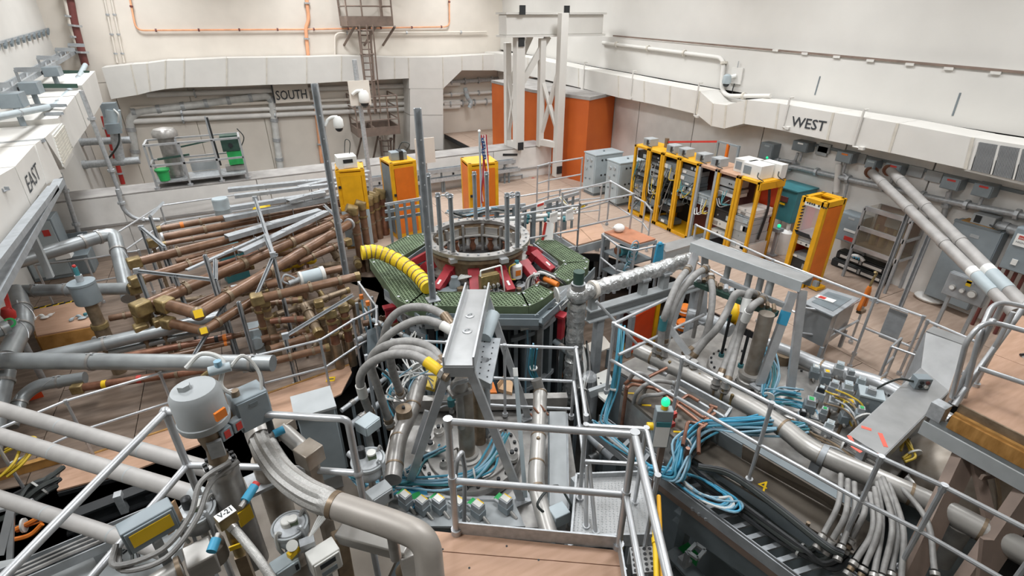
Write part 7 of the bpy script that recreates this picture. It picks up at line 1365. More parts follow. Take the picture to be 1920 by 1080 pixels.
# copper bus bars near the green lamp
t = T('bus_tubes', 'bent copper tubes in a steel tray beyond the signal box', 'pipe'); zc = 1.05
for i, pts in enumerate(([(1172, 720), (1180, 712), (1225, 720), (1300, 770), (1320, 785), (1335, 765)], [(1175, 728), (1185, 720), (1228, 728), (1300, 782), (1315, 795), (1340, 775)], [(1262, 770), (1270, 755), (1290, 740), (1310, 752)], [(1280, 835), (1290, 790), (1310, 795), (1322, 800)], [(1310, 850), (1310, 805), (1325, 795)], [(1250, 690), (1200, 715)], [(1330, 760), (1345, 765)])): t('copper_tube', MB().tube(bend(Ps([(u, v, zc) for u, v in pts]), .05) if len(pts) > 2 else Ps([(u, v, zc) for u, v in pts]), .022, 8), 'copper')
q = Ps([(1260, 728, 1.0), (1272, 715, 1.0), (1370, 768, 1.0), (1358, 786, 1.0)])
for a, b in zip(q, q[1:]+q[:1]): t('tray_side', MB().bar(a, b, .03, .08), 'galv')
q = Ps([(1215, 690, 1.0), (1250, 703, 1.0)]); t('tray_side', MB().bar(q[0], q[1], .04, .04), 'alu')
for u, v in ((1175, 725), (1265, 770), (1290, 840)): p = P(u, v, zc); t('riser', MB().cyl(at(p, .3), p, .025), 'copper')
t.done()
t = T('tank_flank', 'brown-grey steel flank with yellow tape below the copper tubes', 'panel'); q = Ps([(1165, 735, .85), (1190, 712, .85), (1340, 800, .85), (1300, 850, .85)]); t('top', MB().prism(q, (0, 0, -.04)), 'girder'); t('side', MB().prism([at(q[0], .0), at(q[3], .0), q[3]-Z*.04, q[0]-Z*.04], (.02, .02, 0)), 'steel')
for i in range(4): c = lerp(q[0], q[3], .15+.22*i)+Z*.002; t('yellow_tape', MB().obox(c+V((.1, .1, 0)), V((.05, -.03, 0)), V((.01, .01, 0)), Z*.002), 'labelyellow')
t.done()
t = T('white_bracket', 'pale perforated bracket plate left of the copper tubes', 'bracket'); q = Ps([(1118, 705, .6), (1140, 695, .6), (1152, 730, .6), (1145, 765, .6), (1122, 745, .6)]); t('plate', MB().prism(q, (0, 0, .04)), 'whitebox'); t('arm', MB().bar(P(1105, 738, .62), P(1150, 722, .7), .06, .12), 'paintgrey'); 
for i in range(5): c = lerp(q[0], q[3], .15+.17*i)+Z*.042; t('hole', MB().cyl(c, c+Z*.003, .015, n=8), 'black')
t('post', MB().cyl(at(q[0], -1), q[0], .05), 'strut'); t('coupler', MB().lathe(P(1105, 710, .62), Z, [(.1, 0), (.1, .06), (.06, .1)], 16), 'plastic'); t.done()
for i, (pts, lb) in enumerate((([(1173, 725, .9), (1190, 700, 1.2), (1215, 712, 1.1), (1195, 760, .6)], 'thin grey hose loop left of the signal box'), ([(1185, 770, .6), (1195, 735, 1.1), (1225, 715, 1.2), (1262, 718, 1.1)], 'grey hose arching behind the signal box'), ([(1195, 775, .6), (1205, 745, 1.0), (1235, 740, 1.1), (1255, 735, 1.05)], 'second grey hose arching behind the signal box'))): hose(lb, pts, .026, group='small hoses by the signal box', fit='galv')
# right hose cluster with steel couplings
HC = 'braided hoses with steel couplings, lower right'
ends = [(1545, 1000), (1562, 1010), (1580, 1020), (1598, 1008), (1605, 1050), (1622, 1060), (1640, 1072), (1655, 1075), (1672, 1070), (1690, 1085), (1752, 1068)]
starts = [(1577, 890), (1590, 900), (1602, 905), (1620, 925), (1632, 925), (1640, 915), (1645, 905), (1650, 900), (1655, 895), (1662, 895), (1668, 890)]
for i, (s_, e) in enumerate(zip(starts, ends)):
    m = ((s_[0]+e[0])/2+(6 if i < 4 else 14+1.5*(i-4))*1., (s_[1]+e[1])/2-6*(i > 9)); lb = ('first', 'second', 'third', 'fourth', 'fifth', 'sixth', 'seventh', 'eighth', 'ninth', 'tenth', 'last')[i]+' hose from the left of the cluster with steel couplings'
    qq = spl(Ps([(s_[0], s_[1], 1.0+.02*(i % 3)), (m[0]+rnd.uniform(-7, 7), m[1]+rnd.uniform(-8, 8), 1.0+.05*(i % 2)), (e[0], e[1], .84)]), 7); t = T('coupled_hose', lb, 'hose', HC); r = .026; t('tube', MB().tube(qq, r, 10), 'hose'); d = (qq[-1]-qq[-2]).normalized()
    for j in range(3): c = qq[-1]+d*(.02+.055*j); t('coupling', MB().cyl(c, c+d*.035, r*(1.5 if j % 2 == 0 else 1.15), n=10), ('stainless', 'bronze', 'steel')[j])
    t.done()
# railing in front of the girder
RP = [(1151, 607), (1280, 672), (1447, 757), (1652, 858), (1770, 912), (1960, 1010)]
railpx('guard_rail', 'long aluminium railing crossing the right foreground', RP, 1.85, .78, mids=(.5,))
t = T('guard_rail', 'aluminium railing from the foil pipe down to the orange door', 'railing'); t('top_rail', MB().tube([P(1118, 565, 1.7), P(1212, 664, .9)], .022, 8), 'alu'); t('mid_rail', MB().tube([P(1151, 607, 1.8), P(1300, 537, 1.8)], .022, 8), 'alu'); t('low_rail', MB().tube([P(1160, 665, 1.3), P(1320, 590, 1.3)], .022, 8), 'alu'); t.done()
# equipment box with danger sign and frame
t = T('equipment_box', 'grey sheet-metal box with a red and white sign on its lid', 'box'); zz = .95; q = Ps([(1505, 570, zz), (1550, 543, zz), (1612, 562, zz), (1562, 596, zz)]); t('lid', MB().prism(q, (0, 0, .03)), 'strut', bev=.006); qi = [lerp(p, sum(q, V((0,0,0)))/4, .12) for p in q]; t('body', MB().prism([at(p, .35) for p in qi], (0, 0, .6)), 'brightsheet'); c = P(1548, 560, zz+.045); d = (q[2]-q[1]).normalized(); e = (q[1]-q[0]).normalized(); k = t('sign', MB().obox(c, d*.14, e*.07, Z*.002), 'white'); t('sign_mark', MB().obox(c-d*.05+Z*.003, d*.05, e*.05, Z*.001), 'labelred', k); t('inner_lid', MB().prism([lerp(p, sum(q, V((0,0,0)))/4, .3)+Z*.03 for p in q], (0, 0, .008)), 'cabdark')
for p in qi: t('leg', MB().bar(at(p, 0), at(p, .35), .05), 'strut')
t.done()
railpx('guard_rail', 'low aluminium frame in front of the grey sheet-metal box', [(1510, 578), (1570, 585), (1626, 556)], .95, 0, mids=(.5,))
railpx('guard_rail', 'aluminium railing with a grey sign plate on the west deck', [(1640, 561), (1732, 594)], 1.1, 0, mids=(.5,))
railpx('guard_rail', 'aluminium railing leading to the sheet-metal cover', [(1740, 602), (1840, 645)], 1.1, 0, mids=(.5,))
railpx('guard_rail', 'thin aluminium railing from the racks to the orange tool', [(1305, 422), (1450, 488), (1640, 561)], 1.3, 0, mids=(.6,))
t = T('sign_plate', 'blank grey plate hanging on the west deck railing', 'plate'); q = Ps([(1668, 577, 1.0), (1702, 589, 1.0)]); t('plate', MB().prism([q[0], q[1], at(q[1], .45), at(q[0], .45)], V((-.01, -.01, 0))), 'strut'); t('clip', MB().cyl(q[0]+Z*.02, q[1]+Z*.02, .012), 'galv'); t.done()
t = T('step_ladder', 'short aluminium ladder frame between the railing and the cover', 'ladder')
for dx in (0, 18):
    a, b = P(1672+dx, 650-dx*.9, .8), P(1655+dx, 708-dx*.9, 0); t('side_rail', MB().cyl(a, at(a, 0), .02), 'alu')
for z in (.15, .45, .8): a, b = P(1672, 650, .8), P(1690, 634, .8); t('rung', MB().cyl(at(a, z), at(b, z), .018), 'alu')
a = P(1672, 650, .8); b = P(1722, 668, .8); t('rung', MB().cyl(a, b, .018), 'alu'); t('rung', MB().cyl(at(a, .2), at(b, .2), .018), 'alu'); t.done()
t = T('orange_tool', 'orange cable puller hanging on the railing corner', 'tool'); p = P(1628, 545, 1.2); t('upper_body', MB().lathe(p, Z, [(.04, -.05), (.045, 0), (.03, .08)], 12), 'cableorange'); t('leg', MB().bar(p-Z*.05+V((-.03, 0, 0)), p+V((-.09, .0, -.35)), .05, .05), 'cableorange'); t('leg', MB().bar(p-Z*.05+V((.03, 0, 0)), p+V((.05, 0, -.3)), .05, .05), 'cableorange'); t('hook', MB().tube(spl([p+Z*.08, p+V((.03, 0, .22)), p+V((.06, 0, .3)), p+V((.0, 0, .34))]), .02, 8), 'brass'); t('clamp', MB().box(p+V((-.06, -.04, -.42)), p+V((.08, .04, -.36))), 'bronze'); t.done()
t = T('warning_post', 'grey post with a small glowing green lamp beside the yellow cabinet', 'post'); p = P(1447, 478, 0); h = topz(p, 425); t('post', MB().bar(p, at(p, h-.1), .07), 'paintgrey'); t('head', MB().box(at(p, h-.12)-V((.1, .08, 0)), at(p, h)+V((.1, .08, -.04))), 'cabgrey'); t('lamp', MB().sph(at(p, h+.02), .045, 10), 'greenlamp'); t('base', MB().box(p-V((.1, .1, 0)), p+V((.1, .1, .02))), 'strut'); t.done()
t = T('gas_cylinder', 'white wrapped cylinder standing beside the warning post', 'cylinder'); p = P(1452, 478, 0)+V((.25, .0, 0)); t('body', MB().lathe(p, Z, [(.13, 0), (.14, .03), (.14, .55), (.06, .62)], 16), 'white'); t('valve', MB().cyl(p+Z*.62, p+Z*.7, .03), 'brass'); t.done()
t = T('foot_block', 'small yellow wedge with a black clamp at the foot of the yellow cabinet', 'clamp'); p = P(1530, 540, .02); t('wedge', MB().prism([p+V((-.12, -.1, 0)), p+V((.15, -.1, 0)), p+V((.15, .1, 0)), p+V((-.12, .1, 0))], (0, 0, .06)), 'yellow'); t('clamp', MB().cyl(p+Z*.06, p+Z*.13, .05), 'black'); t('grey_cap', MB().box(p+V((-.1, -.05, .06)), p+V((-.02, .05, .18))), 'cabgrey'); t.done()
# sheet metal cover
t = T('metal_cover', 'long bent sheet-metal cover with pink corner tape', 'cover'); zc = 1.0
q = Ps([(1590, 818, zc), (1655, 858, zc), (1778, 735, zc), (1726, 692, zc)]); t('flat_sheet', MB().prism(q, (0, 0, .02)), 'brightsheet'); hi = [P(1790, 668, 1.25), P(1738, 645, 1.25)]; t('slope_sheet', MB().prism([q[3], q[2], P(1806, 650, 1.35), P(1735, 625, 1.35)], (0, 0, .02)), 'brightsheet'); t('side_skirt', MB().bar(q[1]-Z*.06, q[2]-Z*.06, .015, .14), 'galv'); t('side_skirt', MB().bar(q[0]-Z*.06, q[3]-Z*.06, .015, .14), 'galv'); t('top_ledge', MB().prism(Ps([(1735, 624, 1.35), (1806, 650, 1.35), (1816, 640, 1.35), (1748, 615, 1.35)]), (0, 0, .03)), 'brightsheet'); t('end_panel', MB().prism([at(q[3], .2), q[3], P(1735, 625, 1.35), at(P(1735, 625, 1.35), .2)], (.015, .015, 0)), 'strut')
for p in (lerp(q[0], q[1], .5), lerp(q[2], q[3], .5)): t('leg', MB().bar(at(p, .45), p, .08), 'strut')
def tp(a, b): p, e = P(a[0], a[1], zc+.021), P(b[0], b[1], zc+.021); t('pink_tape', MB().bar(p, e, .045, .004), 'pinktape')
for a, b in (((1592, 817), (1601, 834)), ((1650, 812), (1661, 838)), ((1615, 800), (1634, 806)), ((1597, 836), (1615, 848)), ((1632, 848), (1648, 853))): tp(a, b)
t.done()
t = T('control_pendant', 'small grey control box with four buttons on the sheet-metal cover', 'box'); p = P(1722, 725, zc+.02); d = V((.85, -.5, 0)).normalized(); n = V((-.5, -.85, 0)).normalized(); t('body', MB().obox(p+Z*.08, d*.09, n*.06, Z*.08), 'cabgrey', bev=.006)
for i in range(4): c = p+n*.06+d*(-.035+.07*(i % 2))+Z*(.05+.06*(i//2)); t('button', MB().cyl(c, c+n*.015, .024, n=12), ('black', 'whitebox', 'black', 'maroon')[i])
t('cable', MB().tube(spl([p-d*.09+Z*.08, p-d*.3+Z*.1, p-d*.55-Z*.1, p-d*.7-Z*.3]), .014, 6), 'blackcable'); t.done()
# dome tank
t = T('dome_tank', 'large domed steel tank under the timber landing at right', 'tank'); c = P(1800, 900, .35); R_ = .62; t('dome', MB().sph(c, R_, 28, (1, 1, .95)), 'warmsteel'); t('girth_weld', MB().ring(c, V((.8, -.6, .1)), R_*.985, R_*1.015, .03, 40), 'bronze'); t('skirt', MB().cyl(at(c, ZP), at(c, .1), R_*.7, n=24), 'cabdark'); t.done()
# timber landing at the right
zt = 1.75
q = Ps([(1800, 760, zt), (1912, 590, zt), (2080, 640, zt), (2080, 900, zt)]); b = MB().prism([at(p, zt-.04) for p in q], (0, 0, -.2)); e1 = (q[3]-q[0]).normalized(); n1 = V((e1.y, -e1.x, 0)); n1 = n1 if n1.dot(q[1]-q[0]) < 0 else -n1
mm1, mm2 = lerp(q[0], q[1], .5), lerp(q[3], q[2], .5); g = (q[1]-q[0]).normalized()*.004
parts = [('plywood_sheet', MB().prism([at(p, zt-.04) for p in (q[0], mm1-g, mm2-g, q[3])], (0, 0, .04)), 'ply'), ('plywood_sheet', MB().prism([at(p, zt-.04) for p in (mm1+g, q[1], q[2], mm2+g)], (0, 0, .04)), 'ply')]
parts.append(('edge_strip', MB().bar(q[0]+n1*.012-Z*.03, q[3]+n1*.012-Z*.03, .02, .1), 'bronze')); parts.append(('timber', MB().bar(q[0]+n1*.05-Z*.17, q[3]+n1*.05-Z*.17, .09, .15), 'woodblock')); parts.append(('timber', MB().bar(q[0]+n1*.03-Z*.085, q[3]+n1*.03-Z*.085, .07, .03), 'plyedge')); parts.append(('edge_beam', MB().chan(q[0]+n1*.13-e1*.15-Z*.3, q[3]+n1*.13-Z*.3, .2, .16, .02), 'paintgrey')); parts.append(('bracket', MB().box(q[0]-e1*.1+n1*.05-V((.08, .05, .22)), q[0]-e1*.1+n1*.05+V((.05, .08, -.04))), 'galv'))
struct('floor_landing', b, 'plyedge', parts, 'plywood landing on timber edge and steel beam at the right')
t = T('trestle_leg', 'brown-grey angled steel legs carrying the timber landing', 'frame'); a = P(1800, 845, zt-.42)
for s_, e, w in (((1812, 850), (1690, 1110), .2), ((1828, 860), (1866, 1020), .1), ((1935, 920), (1800, 1120), .22), ((1840, 895), (1940, 880), .05), ((1850, 1010), (1838, 1120), .08)): t('leg', MB().bar(P(s_[0], s_[1], zt-.42), P(e[0], e[1], zt-1.2 if w > .1 else zt-.9), w, w*.5, V((-.5, -.8, .2))), 'ladderbrown')
t.done()
# stair rails at the right edge
t = T('stair_railing', 'silver tubular stair railing with rounded corners at the right edge', 'railing'); zr2 = zt+1.0; tp_ = [(1785, 745, zt+.05), (1812, 640, zt+.75), (1835, 612, zt+.9), (1860, 603, zt+.9), (1990, 640, zt+.9)]
t('top_rail', MB().tube(bend(Ps(tp_), .1), .024, 10), 'alu'); t('mid_rail', MB().tube(Ps([(1835, 690, zt+.42), (2000, 745, zt+.42)]), .024, 10), 'alu'); t('far_rail', MB().tube(bend(Ps([(1808, 745, zt+.05), (1838, 622, zt+.8), (1858, 575, zt+.9), (1880, 566, zt+.9), (1990, 590, zt+.9)]), .1), .024, 10), 'alu'); t('stringer', MB().tube(Ps([(1960, 520, zt+1.0), (1830, 700, zt+.3), (1790, 760, zt)]), .028, 10), 'alu')
for u, v, zz in ((1860, 605, zt+.9), (1900, 585, zt+.9), (1880, 568, zt+.9)): p = P(u, v, zz); t('post', MB().cyl(at(p, zt), p, .022), 'alu'); t('post_foot', MB().cyl(at(p, zt), at(p, zt+.04), .04), 'alu')
t('fitting', MB().sph(P(1860, 604, zt+.9), .04, 10), 'alu'); t.done()
t = T('hand_tool', 'black-handled tool in a plastic bag on the right plywood landing', 'tool'); p = P(1912, 668, zt); t('handle', MB().cyl(p+Z*.02, p+V((.14, -.06, .03)), .016), 'black'); t('bag', MB().sph(p+V((.06, -.06, .01)), .07, 10, (1.4, 1, .25)), 'plastic'); t.done()
# ================================================================ left foreground
WG = 'long pale tubes in the left foreground'
for i, (a, b, z, w, lb) in enumerate((((-40, 755), (410, 886), 1.35, 28, 'uppermost of three long pale tubes at lower left'), ((-40, 805), (372, 930), 1.45, 30, 'middle of three long pale tubes at lower left'), ((-40, 921), (322, 1040), 1.2, 28, 'lowest of three long pale tubes at lower left'))):
    p, q = P(*a, z), P(*b, z); r = w/2*mpp(lerp(p, q, .6)); d = (q-p).normalized(); t = T('beam_tube', lb, 'tube', WG); t('tube', MB().cyl(p, q, r, n=20), 'tubewhite')
    for k in (.38, .72): c = lerp(p, q, k); t('seam_ring', MB().cyl(c-d*.008, c+d*.008, r*1.015, n=20), 'paintgrey')
    t('end_sleeve', MB().cyl(q-d*.06, q+d*.08, r*1.08, n=20), 'paintgrey')
    if i == 0: t('orange_band', MB().cyl(q+d*.08, q+d*.12, r*1.05, n=20), 'cableorange')
    t.done()
zh = 2.92
t = T('guard_rail', 'near aluminium railing with a corner at lower left', 'railing'); A, B = P(310, 772, zh), P(-60, 1150, zh); C_ = P(490, 776, zh); D_ = P(652, 786, zh); r = .024
t('top_rail', MB().tube([B, A], r, 12), 'alu'); t('top_rail', MB().tube(bend([A, C_, D_, at(D_, zh-.5)], .05), r, 12), 'alu'); t('mid_rail', MB().tube([P(140, 1120, zh-.48), at(A, zh-.48)], r, 12), 'alu'); t('mid_rail', MB().tube(bend([at(A, zh-.48), at(C_, zh-.48), at(D_, zh-.48)], .04), r, 12), 'alu'); t('post', MB().cyl(at(A, 1.0), A, r, n=12), 'alu'); t('post', MB().cyl(at(D_, 1.2), at(D_, zh-.4), r, n=12), 'alu')
for p in (A, at(A, zh-.48), at(D_, zh-.48)): t('fitting', MB().sph(p, r*1.5, 10), 'alu')
t.done()
# tall can valve
B = P(385, 792, 3.05); rc = 43*mpp(B)
t = T('vacuum_valve', 'grey domed can actuator on a flanged steel valve column', 'valve'); h = topz(B, 728)-B.z
t('can', MB().lathe(B, Z, [(rc*1.0, 0), (rc*1.04, .02), (rc*1.04, .045), (rc, .05), (rc, h*.86), (rc*.85, h), (rc*.3, h*1.04)], 28), 'paintgrey'); c = B+Z*(h*1.04); t('top_nut', MB().cyl(c+V((-.04, 0, -.01)), c+V((-.04, 0, .03)), .035, n=6), 'paintgrey'); t('top_cover', MB().lathe(c+V((.05, -.02, -.02)), Z, [(.05, 0), (.05, .01)], 14), 'conc'); t('sticker', MB().obox(B+V((.11, -.14, h*.5)), V((.027, .02, 0)), V((.005, -.007, 0)), Z*.028), 'cableorange')
t('neck', MB().lathe(B-Z*.3, Z, [(rc*.42, 0), (rc*.35, .1), (rc*.5, .2), (rc*.42, .3)], 18), 'bronze'); t('clamp_plate', MB().box(B+V((-.02, -rc*.6, -.22)), B+V((.06, -rc*.4, -.1))), 'galv'); fb = B-Z*.34; rf = 27*mpp(fb)*1.05; k = t('flange', MB().lathe(fb-Z*.07, Z, [(rf, 0), (rf, .03), (rf*.96, .04), (rf, .05), (rf, .08)], 28), 'steel')
for i in range(12): a = 6.283*i/12; p = fb+V((math.cos(a), math.sin(a), 0))*rf*.85+Z*.01; t('bolt', MB().cyl(p, p+Z*.025, .013, n=6), 'black', k)
t('body', MB().cyl(fb-Z*.95, fb-Z*.07, rf*.95, n=28), 'steel'); c = fb+V((rf*.5, -rf*.82, -.42)); t('yellow_label', MB().obox(c, V((.04, .025, 0)), V((.003, -.006, 0)), Z*.06), 'labelyellow'); t.done()
t = T('limit_switch', 'pair of small grey boxes with red labels below the can actuator', 'switch'); p = P(432, 803, 2.95); d = V((.8, .55, 0)).normalized(); n = V((.55, -.8, 0)).normalized()
for s_ in (-1, 1): k = t('housing', MB().obox(p+d*.04*s_, d*.036, n*.028, Z*.04), 'cabgrey', bev=.005); t('red_label', MB().obox(p+d*.04*s_+n*.03, d*.018, n*.002, Z*.026), 'labelred', k)
t('bracket', MB().bar(p-n*.03, B-Z*.1, .03, .05), 'galv'); t('gland', MB().cyl(p+d*.1, p+d*.14-Z*.03, .014), 'brass'); t.done()
t = T('junction_box', 'large grey junction box on a black post beside the can actuator', 'box'); p = P(478, 790, 2.85); d = V((.88, .3, 0)).normalized(); n = V((.3, -.88, 0)).normalized(); t('body', MB().obox(p+Z*.13, d*.1, n*.08, Z*.12), 'cabgrey', bev=.008); t('door', MB().obox(p+Z*.13+n*.084, d*.092, n*.006, Z*.11), 'cabgrey', bev=.004); t('nameplate', MB().obox(p+Z*.2+n*.092, d*.025, n*.002, Z*.012), 'cabdark'); t('post', MB().cyl(p+d*.08-Z*.5, p+d*.08, .022), 'black'); c = p+Z*.25-d*.06; t('conduit', MB().tube(spl([c, c+V((-.06, 0, .1)), c+V((-.02, .08, .22)), c+V((-.12, .12, .28)), c+V((-.22, .1, .22))]), .014, 8), 'cablewhite'); t('gland', MB().cyl(c-Z*.02, c+Z*.04, .025), 'bronze'); t('tag', MB().obox(p+V((-.14, .0, .12)), V((.025, .015, .015)), V((0, .003, 0)), V((-.015, 0, .045))), 'cardboard'); t.done()
t = T('air_valve', 'pale blue air valve on top of the can actuator', 'valve'); p = P(412, 692, 3.3); t('body', MB().cyl(p-XA*.06, p+XA*.06, .03), 'cablight'); t('knob', MB().cyl(p+XA*.0, p+V((0, 0, .06)), .022), 'bluelight'); t('stem', MB().tube(bend([p-XA*.06, p+V((-.1, 0, -.02)), p+V((-.12, -.02, -.12))], .03), .014, 8), 'brass'); t('line', MB().tube(spl([p+XA*.06, p+V((.14, .02, .04)), p+V((.2, .0, -.1)), p+V((.18, -.05, -.25))]), .011, 6), 'cablewhite'); t.done()
# braided bellows and steel elbow pipe
zz = 2.65
t = T('bellows_pipe', 'braided flexible bellows joining a big steel elbow pipe', 'pipe'); c = spl(Ps([(487, 815, zz), (500, 845, zz), (532, 890, zz), (578, 925, zz), (632, 948, zz)]), 8); r0 = 22*mpp(c[10]); m = MB(); n = 40; k = len(c)
m.tube(c, r0*1.0, n)
for i in range(k):
    for j in range(n): v = m.v[i*n+j]; e = (v-c[i]); v += e*(.075*math.cos(j*math.pi/2)*(1 if 1 < i < k-3 else 0))
t('braid', m, 'braid'); q = bend(Ps([(628, 947, zz), (742, 985, zz), (800, 1010, zz-.02), (812, 1130, zz-.35)]), .3, 8); rp = 25*mpp(q[0]); t('elbow_pipe', MB().tube(q, rp, 28), 'mattepipe'); d = (q[1]-q[0]).normalized(); t('weld_ring', MB().cyl(q[0]-d*.015, q[0]+d*.02, rp*1.05, n=28), 'bronze'); dd = (c[0]-c[1]).normalized(); t('collar', MB().cyl(c[0]-dd*.06, c[0]+dd*.05, r0*1.12, n=28), 'stainless'); p = P(735, 1000, zz-.1); t('stub', MB().cyl(p-Z*.22, p, rp*.42), 'stainless'); t.done()
t = T('gate_valve', 'bronze-tinted steel valve body below the braided bellows', 'valve'); p = P(490, 835, 2.5); t('upper', MB().lathe(p-Z*.12, Z, [(r0*.95, 0), (r0*.95, .12), (r0*.8, .14)], 20), 'warmsteel'); t('deck_plate', MB().obox(P(495, 900, 2.2), V((.11, .02, 0)), V((-.02, .1, 0)), Z*.015), 'galv'); t('body', MB().cyl(p-Z*1.0, p-Z*.12, r0*1.25, n=22), 'warmsteel'); t.done()
t = T('needle_valve', 'short blue handled needle valve beside the bellows collar', 'valve'); a, b = P(505, 818, 2.8), P(532, 805, 2.8); t('grip', MB().cyl(lerp(a, b, .3), b, .026), 'bluetape'); t('stem', MB().cyl(a, lerp(a, b, .3), .015), 'stainless'); t('nut', MB().cyl(lerp(a, b, .2), lerp(a, b, .3), .022, n=6), 'steel'); t.done()
t = T('shield_box', 'square bronze box joined to a silver sleeve behind the bellows', 'box'); p = P(580, 852, 2.6); d = V((.85, .5, 0)).normalized(); n = V((-.5, .85, 0)).normalized(); t('box', MB().obox(p, d*.07, n*.07, Z*.065), 'warmsteel', bev=.006); t('sleeve', MB().cyl(p, P(530, 806, 2.65), .055), 'stainless'); p2 = P(528, 800, 2.65); t('rear_box', MB().obox(p2, d*.075, n*.065, Z*.05), 'warmsteel', bev=.006); t('stand', MB().obox(p-Z*.5, d*.04, n*.03, Z*.42), 'warmsteel'); t.done()
t = T('electrical_cabinet', 'grey electrical cabinet with a yellow label strip behind the railing end', 'cabinet'); N = P(598, 905, 1.1); d = V((.9, .0, 0)); t('body', MB().box(N+V((-.05, 0, 0)), N+V((.28, .3, .85))), 'cabgrey', bev=.01); t('lid', MB().box(N+V((-.07, -.02, .85)), N+V((.3, .32, .875))), 'paintgrey'); t('door', MB().box(N+V((.28, .02, .05)), N+V((.3, .28, .82))), 'cabdark'); t('label_strip', MB().box(N+V((.3, .1, .6)), N+V((.304, .2, .66))), 'labelyellow'); t('plinth', MB().box(N+V((0, .04, -.6)), N+V((.22, .26, 0))), 'strut'); t.done()
# round actuators
def actuator(label, u, v, z, w, cap='black', box=True, seed=1):
    p = P(u, v, z); r = w/2*mpp(p); t = T('round_actuator', label, 'actuator', 'round pneumatic actuators'); t('bowl', MB().lathe(p-Z*r*1.25, Z, [(r*.5, 0), (r*.85, r*.15), (r, r*.5), (r, r*1.15), (r*.88, r*1.33), (r*.4, r*1.42)], 26), 'galv'); t('rim', MB().ring(p-Z*r*.1, Z, r*.95, r*1.07, r*.15, 26), 'paintgrey')
    t('cap', MB().lathe(p+V((-r*.3, r*.3, r*.1)), Z, [(r*.26, 0), (r*.28, r*.15), (r*.26, r*.75), (r*.12, r*.85)], 16), cap) if cap == 'black' else t('cap', MB().lathe(p+V((-r*.1, 0, r*.1)), Z, [(r*.35, 0), (r*.35, r*.4), (r*.3, r*.45)], 16), cap)
    t('regulator', MB().box(p+V((0, -r*.3, r*.1)), p+V((r*.5, r*.1, r*.5))), 'green'); t('regulator_cap', MB().cyl(p+V((r*.25, -r*.1, r*.5)), p+V((r*.25, -r*.1, r*.62)), r*.28), 'whitebox')
    for i, (dx, dy) in enumerate(((-.5, -.4), (.4, -.5), (.6, .3))): t('tube', MB().tube(spl([p+V((dx*r, dy*r, 0)), p+V((dx*r*1.5, dy*r*1.5, r*.35)), p+V((dx*r*1.7, dy*r*1.7, -r*.6)), p+V((dx*r*1.4, dy*r*1.4, -r*1.6))]), .012, 6), ('cablewhite', 'galv', 'hose')[i])
    for dx in (-.45, .45): t('yoke_leg', MB().bar(p+V((dx*r, 0, -r*.8)), p+V((dx*r*1.3, 0, -r*2.6)), r*.18, r*.12, YA), 'strut')
    t('stem', MB().cyl(p-Z*r*2.8, p-Z*r*.8, r*.22), 'stainless')
    t('base_body', MB().lathe(p-Z*r*4.2, Z, [(r*.8, 0), (r*.8, r*1.2), (r*.5, r*1.5)], 18), 'warmsteel')
    t.done(); return p, r
actuator('round grey actuator with black cap left of the flange lid', 690, 862, 1.35, 60)
actuator('round grey actuator with green regulator at the bottom centre', 543, 985, 2.25, 62, 'whitebox')
actuator('round grey actuator with black cap behind the yellow-labelled box', 366, 958, 2.45, 66)
# boxes around the actuators
def gbox(name, label, u, v, z, sx, sy, sz, mt='cablight', ang=.5, extra=None, down=.5):
    p = P(u, v, z); d = V((math.cos(ang), math.sin(ang), 0)); e = V((-d.y, d.x, 0)); t = T(name, label, 'box'); t('body', MB().obox(p, d*sx, e*sy, Z*sz), mt, bev=.006); t('cover', MB().obox(p-e*(sy+.006), d*sx*.9, e*.006, Z*sz*.88), mt, bev=.003); t('gland', MB().cyl(p-Z*sz, p-Z*(sz+.05), .016), 'galv'); t('mount', MB().bar(p-Z*(sz+down), p-Z*sz+e*sy*.5, .05), 'strut')
    if extra: extra(t, p, d, e)
    t.done()
gbox('junction_box', 'pale grey box above the left round actuator', 690, 795, 1.5, .1, .08, .06)
gbox('position_box', 'pale grey double box with black mark under the left round actuator', 712, 928, 1.1, .11, .07, .08, 'paintgrey', .3, lambda t, p, d, e: t('mark', MB().obox(p-e*.085+d*.07, d*.012, e*.002, Z*.03), 'black'))
gbox('position_box', 'pale box with black mark at the bottom edge below the green regulator', 535, 1060, 2.1, .075, .05, .05, 'cablight', .3, lambda t, p, d, e: t('mark', MB().obox(p-e*.064+d*.05, d*.01, e*.002, Z*.025), 'black'))
gbox('position_box', 'white box with printed label beside the square steel frame', 608, 1048, 2.1, .09, .06, .085, 'whitebox', .25, lambda t, p, d, e: (t('label', MB().obox(p-e*.074+Z*.04, d*.05, e*.002, Z*.02), 'ink'), t('label', MB().obox(p-e*.074-Z*.035, d*.05, e*.002, Z*.02), 'cabgrey')))
def yl(t, p, d, e): t('yellow_label', MB().obox(p-e*.063+Z*.01, d*.1, e*.003, Z*.045), 'labelyellow'); t('conduit', MB().tube(spl([p-d*.16, p-d*.2-e*.08-Z*.06, p-e*.14-Z*.08, p+d*.18-e*.1, p+d*.3+Z*.1, p+d*.48+Z*.13]), .016, 8), 'hose'); t('conduit', MB().tube(spl([p-d*.16-Z*.04, p-d*.18-e*.1-Z*.1, p-e*.17-Z*.12, p+d*.2-e*.12-Z*.03, p+d*.34+Z*.05, p+d*.52+Z*.1]), .016, 8), 'hose')
gbox('terminal_box', 'grey terminal box with a large yellow label and looping conduits', 280, 985, 2.65, .13, .05, .085, 'cabgrey', .35, yl, .8)
